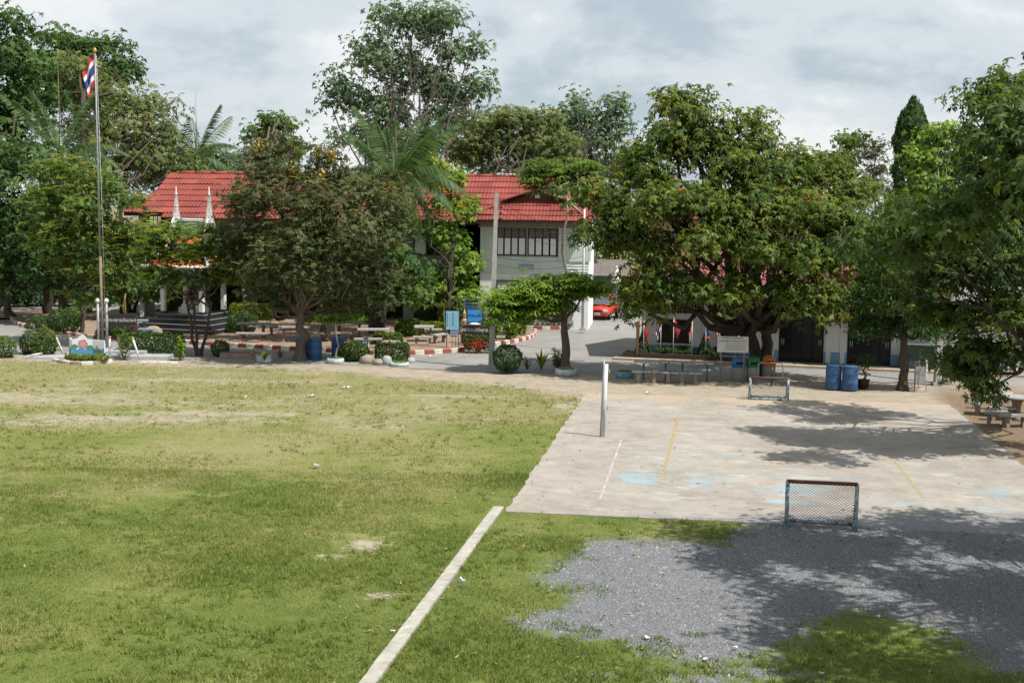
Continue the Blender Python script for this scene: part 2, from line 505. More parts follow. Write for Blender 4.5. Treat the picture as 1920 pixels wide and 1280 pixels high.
# ------------------------------------------------------------------ grass blades
def grid_val(a, x, y):
    i = np.clip(((x - gx[0]) / RES).round().astype(int), 0, nxv - 1); j = np.clip(((y - gy[0]) / RES).round().astype(int), 0, nyv - 1)
    return a[j * nxv + i]
def blades(n, ymin, ymax, h0, h1, w, pw, seed):
    rg = np.random.default_rng(seed)
    u = rg.random(n)
    y = (ymin ** pw + u * (ymax ** pw - ymin ** pw)) ** (1 / pw)
    x = (rg.random(n) * 2 - 1) * (y * .40 + 1.0)
    du_ = (x - O_C[0]) * math.cos(ANG) - (y - O_C[1]) * math.sin(ANG)
    dv_ = (x - O_C[0]) * math.sin(ANG) + (y - O_C[1]) * math.cos(ANG)
    b = grid_val(bare, x, y); g_ = grid_val(grav, x, y)
    wn = fbm(x * 1.6, y * 1.6, 3)
    keep = (b + (wn - .5) * 1.1 + (fbm(x * 5 + 3, y * 5, 3) - .5) * 1.3 < .44) & ((g_ + (wn - .5) * 1.1 < .40) | ((g_ < .95) & (fbm(x * 2.3 + 40, y * 2.3, 3) > .60) & (rg.random(n) < .7))) & ~((du_ > -.02 + .05 * (wn - .5)) & (dv_ > -.02) & (du_ < 14))
    # the kerb strip stays clear
    d0 = (x - S0[0]) * math.cos(ANG) - (y - S0[1]) * math.sin(ANG)
    keep &= ~((np.abs(d0) < .118) & (y < S1[1] + .05))
    x, y, wn = x[keep], y[keep], wn[keep]
    m_ = len(x)
    tall = fbm(x * .35 + 9, y * .5 + 4, 3)
    h = (h0 + (h1 - h0) * rg.random(m_) ** 1.6) * (.5 + 1.15 * np.clip((tall - .35) * 3, 0, 1))
    a = rg.random(m_) * 2 * PI
    ln = rg.normal(0, .55, (m_, 2)) * h[:, None]
    z = grid_val(zb, x, y)
    dxv = np.cos(a) * w * (.6 + .8 * rg.random(m_)); dyv = np.sin(a) * w
    A = np.column_stack([x - dxv, y - dyv, z - .01]); B = np.column_stack([x + dxv, y + dyv, z - .01]); C = np.column_stack([x + ln[:, 0], y + ln[:, 1], z + h])
    V = np.stack([A, B, C], 1).reshape(-1, 3)
    return V, rg.random(m_), grid_val(dry, x, y)
S0 = G(693, 1280)[:2]; S1 = G(935, 953)[:2]
bl = [blades(330000, 17.3, 33, .02, .065, .008, 1.2, 3), blades(170000, 32, 56, .015, .05, .015, 1.3, 4)]
def tufts(n, seed):
    rg = np.random.default_rng(seed)
    y = 17.5 + rg.random(n) ** 2.2 * 32; x = (rg.random(n) * 2 - 1) * (y * .40 + .5)
    w_ = fbm(x * .5 + 70, y * .7 + 11, 3); k_ = rg.random(n) < np.clip((w_ - .42) * 6, .04, 1)
    x, y = x[k_], y[k_]; r = 14
    X = np.repeat(x, r) + rg.normal(0, .045, len(x) * r); Y = np.repeat(y, r) + rg.normal(0, .045, len(x) * r)
    du_ = (X - O_C[0]) * math.cos(ANG) - (Y - O_C[1]) * math.sin(ANG); dv_ = (X - O_C[0]) * math.sin(ANG) + (Y - O_C[1]) * math.cos(ANG)
    d0 = (X - S0[0]) * math.cos(ANG) - (Y - S0[1]) * math.sin(ANG)
    k_ = (grid_val(bare, X, Y) < .5) & (grid_val(grav, X, Y) < .6) & ~((du_ > -.04) & (dv_ > -.04)) & ~((np.abs(d0) < .17) & (Y < S1[1] + .05))
    X, Y = X[k_], Y[k_]; m_ = len(X)
    h = rg.uniform(.05, .13, m_); a = rg.random(m_) * 2 * PI; ln = rg.normal(0, .5, (m_, 2)) * h[:, None]; w = .008 + .0002 * Y
    z = grid_val(zb, X, Y)
    A = np.column_stack([X - np.cos(a) * w, Y - np.sin(a) * w, z]); B = np.column_stack([X + np.cos(a) * w, Y + np.sin(a) * w, z]); C = np.column_stack([X + ln[:, 0], Y + ln[:, 1], z + h])
    return np.stack([A, B, C], 1).reshape(-1, 3), np.clip(rg.normal(1.05, .35, m_), .3, 1.9), np.clip(grid_val(dry, X, Y) + .12, 0, 1)
bl.append(tufts(6500, 21))
V = np.concatenate([q[0] for q in bl]); tn = np.concatenate([q[1] for q in bl]); dr = np.concatenate([q[2] for q in bl])
me_o = mesh_np('grass', V, np.arange(len(V)).reshape(-1, 3), MBL, tint=tn)
a_ = me_o.data.attributes.new('dry', 'FLOAT', 'FACE'); a_.data.foreach_set('value', dr.astype(np.float32))
tag(me_o, 'short patchy green grass growing over the playing field', 'grass', kind='stuff')

# dead leaves and crumbs on turf, court edge and gravel
def litter_leaves(n, seed):
    rg = np.random.default_rng(seed)
    y = (17.5 ** .9 + rg.random(n) * (50 ** .9 - 17.5 ** .9)) ** (1 / .9)
    x = rg.normal(1.5, 5.5, n) * (.5 + y / 40)
    dq = (x - O_C[0]) * math.cos(ANG) - (y - O_C[1]) * math.sin(ANG)
    keep = (np.abs(x) < y * .40) & (rg.random(n) < np.where((dq > .6) & (y > 28), .22, np.where(x > -3, 1, .35)))
    x, y = x[keep], y[keep]
    k = len(x)
    s = rg.uniform(.022, .06, k); a = rg.random(k) * 2 * PI
    du_ = (x - O_C[0]) * math.cos(ANG) - (y - O_C[1]) * math.sin(ANG); dv_ = (x - O_C[0]) * math.sin(ANG) + (y - O_C[1]) * math.cos(ANG)
    z = np.where((du_ > 0) & (dv_ > 0) & (du_ < 12.65), .024, grid_val(zb, x, y) + .015) + .004
    ca, sa = np.cos(a), np.sin(a)
    t1, t2 = rg.uniform(0, .03, k), rg.uniform(0, .05, k)
    V = np.stack([np.column_stack([x - s * ca, y - s * sa, z]), np.column_stack([x + s * .42 * sa, y - s * .42 * ca, z + t1]),
                  np.column_stack([x + s * ca, y + s * sa, z + t2]), np.column_stack([x - s * .42 * sa, y + s * .42 * ca, z + t1])], 1).reshape(-1, 3)
    return mesh_np('fallen_leaves', V, np.arange(k * 4).reshape(-1, 4), LEAF('dead_leaf', [(.09, .05, .025), (.20, .12, .055), (.34, .25, .13), (.16, .11, .06)], trans=.05, rough=.8), tint=rg.random(k))
tag(litter_leaves(1900, 5), 'dry brown fallen leaves strewn over field and court', 'fallen leaves', kind='stuff')
# loose stones proud of the gravel
def gravel_stones(n, seed):
    rg = np.random.default_rng(seed)
    x = rg.uniform(-.5, 12, n); y = rg.uniform(17.6, 30, n)
    g_ = grid_val(grav, x, y)
    k_ = (g_ > .35 + rg.random(n) * .25) & (x < y * .41)
    x, y = x[k_], y[k_]; k = len(x)
    s = rg.uniform(.006, .015, k) * (1 + 1.2 * (rg.random(k) > .97)); z = grid_val(zb, x, y)
    off = np.array([(-1, -.6, 0), (.2, -1, .0), (1, .3, 0), (-.2, 1, 0), (.1, .1, 1.0)])
    a = rg.random(k) * 2 * PI; ca, sa = np.cos(a), np.sin(a)
    V = np.empty((k, 5, 3))
    for i, (ox, oy, oz) in enumerate(off):
        V[:, i, 0] = x + s * (ox * ca - oy * sa); V[:, i, 1] = y + s * (ox * sa + oy * ca); V[:, i, 2] = z + s * oz * rg.uniform(.6, 1.3, k)
    b0 = np.arange(k)[:, None] * 5
    F = np.concatenate([b0 + np.array([[0, 1, 4]]), b0 + np.array([[1, 2, 4]]), b0 + np.array([[2, 3, 4]]), b0 + np.array([[3, 0, 4]])])
    t_ = rg.random(k)
    return mesh_np('gravel', V.reshape(-1, 3), F, LEAF('gravel_stone', [(.07, .075, .082), (.13, .136, .146), (.18, .186, .194), (.32, .32, .315)], trans=0, rough=.85, spec=.2), tint=np.concatenate([t_] * 4))
tag(gravel_stones(75000, 6), 'loose grey crushed stone in front of the court', 'gravel', kind='stuff')

# ------------------------------------------------------------------ the worn concrete court
def court_material():
    mt = bpy.data.materials.new('court_concrete'); mt.use_nodes = True
    t = mt.node_tree; n, l = t.nodes, t.links
    b = n['Principled BSDF']; b.inputs['Roughness'].default_value = .85; b.inputs['Specular IOR Level'].default_value = .2
    tcn = n.new('ShaderNodeTexCoord'); pos = tcn.outputs['Object']
    def noise(sc, det=5, rg=.6, st=(1, 1, 1), off=(0, 0, 0)):
        mp = n.new('ShaderNodeMapping'); mp.inputs['Scale'].default_value = st; mp.inputs['Location'].default_value = off; l.new(pos, mp.inputs[0])
        q = n.new('ShaderNodeTexNoise'); q.inputs['Scale'].default_value = sc; q.inputs['Detail'].default_value = det; q.inputs['Roughness'].default_value = rg
        l.new(mp.outputs[0], q.inputs['Vector']); return q.outputs['Fac']
    def mt_(op, a, b_=None, clamp=False):
        q = n.new('ShaderNodeMath'); q.operation = op; q.use_clamp = clamp
        for i, x in enumerate((a, b_)):
            if x is None: continue
            if isinstance(x, (int, float)): q.inputs[i].default_value = x
            else: l.new(x, q.inputs[i])
        return q.outputs[0]
    def ramp(f, stops):
        q = n.new('ShaderNodeValToRGB'); el = q.color_ramp.elements
        el[0].position, el[0].color = stops[0][0], (*stops[0][1], 1)
        el[1].position, el[1].color = stops[-1][0], (*stops[-1][1], 1)
        for p, c in stops[1:-1]:
            z = el.new(p); z.color = (*c, 1)
        l.new(f, q.inputs[0]); return q.outputs[0]
    def mix(f, a, b_):
        q = n.new('ShaderNodeMixRGB'); l.new(f, q.inputs[0])
        for i, x in ((1, a), (2, b_)):
            if isinstance(x, tuple): q.inputs[i].default_value = (*x, 1)
            else: l.new(x, q.inputs[i])
        return q.outputs[0]
    big = noise(.35); mid = noise(1.4, 6, .7); fine = noise(12, 4)
    base = ramp(mt_('ADD', mt_('MULTIPLY', big, .45), mt_('ADD', mt_('MULTIPLY', mid, .35), mt_('MULTIPLY', fine, .2))), [(.34, (.200, .176, .150)), (.5, (.282, .254, .222)), (.66, (.355, .328, .296))])
    sx_ = n.new('ShaderNodeSeparateXYZ'); l.new(pos, sx_.inputs[0])
    X, Y = sx_.outputs[0], sx_.outputs[1]
    def band(v, a, b_, s):
        lo = mt_('MULTIPLY', mt_('SUBTRACT', v, a), 1 / s, True); hi = mt_('MULTIPLY', mt_('SUBTRACT', b_, v), 1 / s, True)
        return mt_('MULTIPLY', lo, hi)
    # white worn scuffs
    w = mt_('MULTIPLY', mt_('SUBTRACT', noise(.9, 7, .75, (.6, 1.7, 1), (4, 2, 0)), .565), 9, True)
    base = mix(mt_('MULTIPLY', w, .5), base, (.50, .48, .44))
    # remains of blue court paint
    bl_ = mt_('MULTIPLY', mt_('SUBTRACT', noise(.55, 7, .72, (.8, 1.25, 1), (1.3, 7.1, 0)), .53), 9, True)
    bl_ = mt_('MULTIPLY', bl_, mt_('MULTIPLY', mt_('SUBTRACT', noise(7, 5, .7), .36), 4.5, True))
    bl_ = mt_('MULTIPLY', bl_, band(X, 2.1, 12.2, .4)); bl_ = mt_('MULTIPLY', bl_, band(Y, 1.0, 9.5, 2.0))
    base = mix(mt_('MULTIPLY', bl_, .62), base, (.18, .37, .46))
    # a second, thicker scrap of blue in the near left corner and by the goal
    for cx, cy, rx, ry in ((2.7, 4.3, .9, 1.6), (6.6, 3.6, 1.2, .9), (4.3, 4.1, .6, .5), (8.6, 9.8, .5, .5), (6.3, 2.2, 1.0, .4)):
        dd = mt_('ADD', mt_('POWER', mt_('MULTIPLY', mt_('SUBTRACT', X, cx), 1 / rx), 2.0), mt_('POWER', mt_('MULTIPLY', mt_('SUBTRACT', Y, cy), 1 / ry), 2.0))
        k_ = mt_('MULTIPLY', mt_('SUBTRACT', mt_('ADD', mt_('MULTIPLY', mt_('SUBTRACT', 1.0, dd), .5), mt_('MULTIPLY', mt_('SUBTRACT', noise(2.6, 7, .75, (.7, 1.5, 1)), .5), 2.2)), .25), 3, True)
        k_ = mt_('MULTIPLY', k_, mt_('MULTIPLY', mt_('SUBTRACT', 1.6, dd), 1.2, True))
        base = mix(mt_('MULTIPLY', k_, .52), base, (.20, .40, .50))
    # crushed stone trodden onto the near edge
    gmk = mt_('MULTIPLY', mt_('SUBTRACT', mt_('SUBTRACT', mt_('ADD', mt_('MULTIPLY', mt_('SUBTRACT', noise(2.0, 6, .75, (.5, 1.6, 1)), .5), 3.6), mt_('MULTIPLY', X, .24)), Y), .3), 1.6, True)
    base = mix(mt_('MULTIPLY', gmk, .85), base, ramp(noise(40, 2), [(.35, (.10, .108, .12)), (.65, (.235, .24, .25))]))
    # sand blown over the far end
    snd = mt_('MULTIPLY', mt_('SUBTRACT', mt_('ADD', Y, mt_('MULTIPLY', noise(.8), 5)), 19.3), .5, True)
    base = mix(mt_('MULTIPLY', snd, .8), base, (.36, .29, .215))
    # dark weathering and hairline cracks
    dk = mt_('MULTIPLY', mt_('SUBTRACT', noise(1.1, 7, .75, (.5, 1.3, 1), (9, 3, 0)), .6), 5, True)
    base = mix(mt_('MULTIPLY', dk, .4), base, (.18, .155, .13))
    l.new(base, b.inputs['Base Color'])
    bp = n.new('ShaderNodeBump'); bp.inputs['Strength'].default_value = .3; bp.inputs['Distance'].default_value = .02
    l.new(noise(60, 3), bp.inputs['Height']); l.new(bp.outputs[0], b.inputs['Normal'])
    return mt
CW, CL = 12.65, 19.0
cmb_ = MB()
rg = np.random.default_rng(11)
out = [(0 + rg.normal(0, .03), t) for t in np.linspace(CL, 0, 60)] + [(t, 0 + rg.normal(0, .02)) for t in np.linspace(.2, CW - .2, 40)] + [(CW + rg.normal(0, .03), t) for t in np.linspace(0, CL, 50)] + [(t, CL + rg.normal(0, .12)) for t in np.linspace(CW - .2, .2, 40)]
cmb_.prism(out, .022, -.1, 'z')
court = cmb_.build('court', court_material())
court.location = (O_C[0], O_C[1], 0); court.rotation_euler = (0, 0, -ANG)
tag(court, 'worn concrete sports court with scraps of blue paint', 'sports court', kind='structure')
def worn_line_mat(name, c, thr):
    """paint that has flaked: the bare concrete shows between the flakes"""
    mt = M(name, c, tuple(x * .8 for x in c), scale=30, rough=.8)
    t = mt.node_tree; n, l = t.nodes, t.links
    q = n.new('ShaderNodeTexNoise'); q.inputs['Scale'].default_value = 4.5; q.inputs['Detail'].default_value = 8; q.inputs['Roughness'].default_value = .8
    g = n.new('ShaderNodeTexCoord'); l.new(g.outputs['Object'], q.inputs['Vector'])
    s = n.new('ShaderNodeMath'); s.operation = 'SUBTRACT'; s.inputs[1].default_value = thr; l.new(q.outputs['Fac'], s.inputs[0])
    s2 = n.new('ShaderNodeMath'); s2.operation = 'MULTIPLY'; s2.inputs[1].default_value = 3.2; s2.use_clamp = True; l.new(s.outputs[0], s2.inputs[0])
    tr = n.new('ShaderNodeBsdfTransparent'); ms = n.new('ShaderNodeMixShader')
    l.new(s2.outputs[0], ms.inputs[0]); l.new(tr.outputs[0], ms.inputs[1]); l.new(n['Principled BSDF'].outputs[0], ms.inputs[2]); l.new(ms.outputs[0], n['Material Output'].inputs[0])
    return mt
M_WL = worn_line_mat('worn_white_line', (.56, .55, .52), .33)
M_WL2 = worn_line_mat('faint_white_line', (.52, .50, .46), .42)
M_YL = worn_line_mat('worn_yellow_line', (.47, .36, .17), .33)
M_YL2 = worn_line_mat('faint_yellow_line', (.52, .40, .2), .50)
def to_court(px, py):
    g = G(px, py); a, b_ = g[0] - O_C[0], g[1] - O_C[1]
    return a * math.cos(ANG) - b_ * math.sin(ANG), a * math.sin(ANG) + b_ * math.cos(ANG)
for p, q, w, mt_l in (((1125, 937), (1165, 826), .055, M_WL), ((1165, 826), (1190, 748), .045, M_WL2), ((1125, 937), (1420, 952), .05, M_WL2), ((1240, 900), (1272, 785), .09, M_YL), ((1272, 785), (1277, 768), .08, M_YL2),
                   ((1732, 935), (1668, 853), .09, M_YL), ((1668, 853), (1605, 785), .08, M_YL2), ((1880, 950), (1760, 835), .05, M_WL2), ((1350, 880), (1480, 884), .06, M_YL2)):
    a, b_ = Vector(to_court(*p)), Vector(to_court(*q))
    d = (b_ - a).normalized(); s = Vector((-d.y, d.x)) * w / 2
    o = MB().add([(*(a - s), .027), (*(b_ - s), .027), (*(b_ + s), .027), (*(a + s), .027)], [(0, 1, 2, 3)]).build('court_line', mt_l, court)

# the pale concrete strip let into the lawn
M_CONC = M('pale_concrete', (.39, .375, .33), (.25, .235, .20), scale=5, rough=.9, bump=.4, contrast=1.2)
st = MB(); rg = np.random.default_rng(2)
Ls = 17.5; k = 60
vs = []
for i in range(k + 1):
    t = Ls * i / k
    w0, w1 = .115 + rg.normal(0, .0035), .115 + rg.normal(0, .0035); zt = .055 + rg.normal(0, .0025)
    vs += [(-w0, -t, -.1), (-w0, -t, zt), (w1, -t, zt), (w1, -t, -.1)]
fs = []
for i in range(k):
    a = i * 4
    fs += [(a, a + 1, a + 5, a + 4), (a + 1, a + 2, a + 6, a + 5), (a + 2, a + 3, a + 7, a + 6)]
fs += [(0, 3, 2, 1)]
o = st.add(vs, fs).build('kerb_strip', M_CONC)
o.location = (S1[0], S1[1], 0); o.rotation_euler = (0, 0, -math.atan2(S1[0] - S0[0], S1[1] - S0[1]))
tag(o, kind='structure')

# ------------------------------------------------------------------ road, garden, kerbs
M_ROAD = M('road_concrete', (.255, .248, .232), (.175, .171, .162), scale=.55, rough=.9, bump=.15, contrast=.9, detail=9, world=True, bscale=25)
M_PAVE = M('garden_paving', (.30, .21, .155), (.17, .125, .09), scale=.9, rough=.9, bump=.2, detail=8, world=True, bscale=20)
M_KR = M('kerb_red', (.36, .085, .055), (.22, .07, .05), scale=6, rough=.85, bump=.2, contrast=1.1)
M_KW = M('kerb_white', (.66, .63, .57), (.42, .39, .34), scale=6, rough=.85, bump=.2, contrast=1.1)
near = [(-900, 640), (-300, 655), (0, 664), (150, 668), (320, 675), (480, 679), (620, 683), (770, 690), (860, 694), (930, 699), (1080, 700), (1200, 702), (1350, 706), (1500, 711), (1620, 716), (1750, 721), (1920, 726), (2400, 740)]
npts = [G(*q)[:2] for q in near]
rg = np.random.default_rng(4)
pl = []
for i in range(len(npts) - 1):
    for s in np.linspace(0, 1, 14, endpoint=False):
        p = npts[i] * (1 - s) + npts[i + 1] * s
        pl.append((p[0], p[1] + rg.normal(0, .10) + .25 * math.sin(p[0] * 1.3) * math.sin(p[0] * .37)))
pl.append(tuple(npts[-1]))
road_poly = pl + [(60, 140), (-80, 140)]
MB().add([(x, y, .012) for x, y in road_poly], [tuple(range(len(road_poly)))]).build('road', M_ROAD)['kind'] = 'structure'

def smooth_line(px_pts, step):
    pts = [Vector(G(*q)[:2]) for q in px_pts]
    dense = []
    for i in range(len(pts) - 1):
        p0, p1, p2, p3 = pts[max(i - 1, 0)], pts[i], pts[i + 1], pts[min(i + 2, len(pts) - 1)]
        for s in np.linspace(0, 1, 20, endpoint=False):
            dense.append(.5 * ((2 * p1) + (p2 - p0) * s + (2 * p0 - 5 * p1 + 4 * p2 - p3) * s * s + (3 * p1 - p0 - 3 * p2 + p3) * s ** 3))
    dense.append(pts[-1])
    out_ = [dense[0]]; acc = 0
    for i in range(1, len(dense)):
        seg = (dense[i] - dense[i - 1]).length
        while acc + seg >= step:
            t = (step - acc) / seg
            q = dense[i - 1] + (dense[i] - dense[i - 1]) * t
            out_.append(q); dense[i - 1] = q; seg = (dense[i] - q).length; acc = 0
        acc += seg
    return out_
_ks = {}
def kerb(px_pts, label, step=.46, h=.20, w=.17, cols=None, start=0):
    root = bpy.data.objects.new('kerb', None); COL.objects.link(root)
    tag(root, label, 'kerb', kind='structure')
    pts = smooth_line(px_pts, step)
    root.location = (pts[0].x, pts[0].y, 0)
    cols = cols or (M_KW, M_KR)
    rg = np.random.default_rng(len(pts))
    for i in range(len(pts) - 1):
        c = cols[(i + start) % 2]
        key = (c.name, step, h, w)
        if key not in _ks:
            o = MB().box((0, 0, h / 2 - .02), (step - .012, w, h + .04), ch=.018).build('kerb_stone', c, root); _ks[key] = o.data
        else:
            o = link(bpy.data.objects.new('kerb_stone', _ks[key]), root)
        a, b_ = pts[i], pts[i + 1]
        md = (a + b_) / 2 - pts[0]
        o.location = (md.x, md.y, rg.normal(0, .006)); o.rotation_euler = (rg.normal(0, .015), rg.normal(0, .01), math.atan2(b_.y - a.y, b_.x - a.x) + rg.normal(0, .015))
    return pts
kf = kerb([(22, 600), (34, 610), (62, 618), (112, 626), (165, 634), (250, 639), (320, 643), (440, 651), (560, 658), (640, 662), (700, 665), (780, 665), (850, 661), (885, 655), (940, 647), (985, 638), (1003, 629), (1003, 622)],
          'red and white kerb bending along the front of the garden')
kb = kerb([(985, 617), (1020, 618), (1060, 618), (1090, 616), (1100, 606)], 'short red and white kerb beside the white lamp post')
kc = kerb([(235, 588), (330, 585), (440, 582), (520, 584)], 'red and white kerb far back behind the pavilion', start=1)
gard = [tuple(p) for p in kf] + [tuple(G(985, 617)[:2]), (2.5, 77), (-46, 82), (-46, 70)]
MB().add([(x, y, .14) for x, y in gard], [tuple(range(len(gard)))]).build('garden_ground', M_PAVE)['kind'] = 'structure'
yard = [tuple(p) for p in kb] + [(4.6, 79), (1.5, 78)]
MB().add([(x, y, .13) for x, y in yard], [tuple(range(len(yard)))]).build('planted_ground', M('leaf_mould', (.10, .075, .05), scale=5, world=True))['kind'] = 'structure'
# ------------------------------------------------------------------ foliage
L_DARK = LEAF('leaves_dark', [(0.020, 0.047, 0.015), (0.039, 0.086, 0.022), (0.063, 0.124, 0.033), (0.107, 0.175, 0.047)])
L_DEEP = LEAF('leaves_deep', [(0.022, 0.043, 0.012), (0.046, 0.081, 0.019), (0.079, 0.122, 0.025), (0.142, 0.188, 0.040)])
L_MID = LEAF('leaves_mid', [(0.037, 0.070, 0.018), (0.072, 0.129, 0.031), (0.117, 0.183, 0.042), (0.191, 0.250, 0.058)])
L_MANGO = LEAF('leaves_mango', [(0.030, 0.058, 0.014), (0.056, 0.098, 0.019), (0.095, 0.144, 0.027), (0.158, 0.189, 0.036), (0.231, 0.208, 0.042)])
L_OLIVE = LEAF('leaves_olive', [(0.058, 0.083, 0.029), (0.107, 0.142, 0.046), (0.164, 0.198, 0.066), (0.242, 0.246, 0.079)])
L_AIRY = LEAF('leaves_grey_green', [(0.048, 0.092, 0.048), (0.092, 0.154, 0.075), (0.140, 0.209, 0.102), (0.209, 0.265, 0.132)])
L_BROWN = LEAF('leaves_brownish', [(0.028, 0.041, 0.017), (0.055, 0.071, 0.028), (0.087, 0.092, 0.041), (0.098, 0.127, 0.041), (0.142, 0.138, 0.052)])
L_SPRAY = LEAF('leaves_yellow_green', [(0.081, 0.133, 0.024), (0.141, 0.194, 0.033), (0.223, 0.253, 0.051), (0.312, 0.305, 0.075)], trans=.35)
L_BRIGHT = LEAF('leaves_bright', [(0.059, 0.117, 0.021), (0.117, 0.204, 0.034), (0.184, 0.291, 0.049), (0.258, 0.343, 0.070)], trans=.33)
L_YELLOW = LEAF('leaves_gold', [(0.110, 0.132, 0.017), (0.198, 0.198, 0.020), (0.297, 0.253, 0.024), (0.352, 0.264, 0.033)], trans=.3)
L_FLOWER = LEAF('yellow_blossom', [(0.340, 0.220, 0.020), (0.480, 0.330, 0.040), (0.420, 0.250, 0.030)], trans=.2)
L_RED = LEAF('red_blossom', [(0.300, 0.030, 0.012), (0.450, 0.060, 0.020), (0.350, 0.100, 0.030)], trans=.2)
L_PALM = LEAF('palm_leaves', [(0.024, 0.053, 0.017), (0.043, 0.089, 0.026), (0.075, 0.132, 0.040), (0.122, 0.173, 0.065)], trans=.3, rough=.5, spec=.18)
L_PALMY = LEAF('palm_leaves_yellow', [(0.104, 0.146, 0.029), (0.187, 0.218, 0.046), (0.270, 0.270, 0.062)], trans=.3, rough=.5, spec=.18)
L_TOPI = LEAF('clipped_leaves', [(0.014, 0.035, 0.011), (0.031, 0.070, 0.017), (0.059, 0.108, 0.024), (0.104, 0.157, 0.038)], trans=.2)
L_LIME = LEAF('lime_hedge_leaves', [(0.077, 0.110, 0.013), (0.143, 0.176, 0.020), (0.209, 0.231, 0.029)], trans=.3)
M_BARK = M('bark', (.155, .125, .095), (.065, .052, .04), scale=6, rough=.95, bump=.8, stretch=(1, 1, .3), bscale=22)
M_BARKD = M('bark_dark', (.085, .066, .05), (.035, .028, .022), scale=6, rough=.95, bump=.8, stretch=(1, 1, .3), bscale=22)
M_BARKL = M('bark_pale', (.26, .225, .18), (.13, .105, .085), scale=6, rough=.95, bump=.6, stretch=(1, 1, .3), bscale=22)

def whorl_quads(rg, P0, Nn, rad, Ln, W):
    """leaves that leave the twig tip P0 along rad, folded along the midrib and bent down at the tip"""
    k = len(P0)
    b = np.cross(Nn, rad)
    s = rg.uniform(.6, 1.3, (k, 1))
    mid_ = P0 + rad * Ln * .48 * s + Nn * W * .12
    V = np.stack([P0, mid_ + b * W * .5 * s, P0 + rad * Ln * s - np.array([0, 0, 1.0]) * Ln * .16 * s, mid_ - b * W * .5 * s], 1)
    return V.reshape(-1, 3)

def leaf_quads(rg, C, Nn, Ln, W, droop=.25):
    """one folded leaf (two triangles' worth) at each centre C with normal Nn"""
    k = len(C)
    r = rg.normal(size=(k, 3)); r[:, 2] -= droop
    a = r - Nn * np.sum(r * Nn, 1, keepdims=True)
    a /= np.linalg.norm(a, axis=1, keepdims=True) + 1e-9
    b = np.cross(Nn, a)
    s = rg.uniform(.5, 1.45, (k, 1))
    fold = Nn * (W * .28) * s
    V = np.stack([C - a * Ln * .5 * s, C + b * W * .5 * s + fold, C + a * Ln * .5 * s - Nn * Ln * .08, C - b * W * .5 * s + fold], 1)
    return V.reshape(-1, 3)

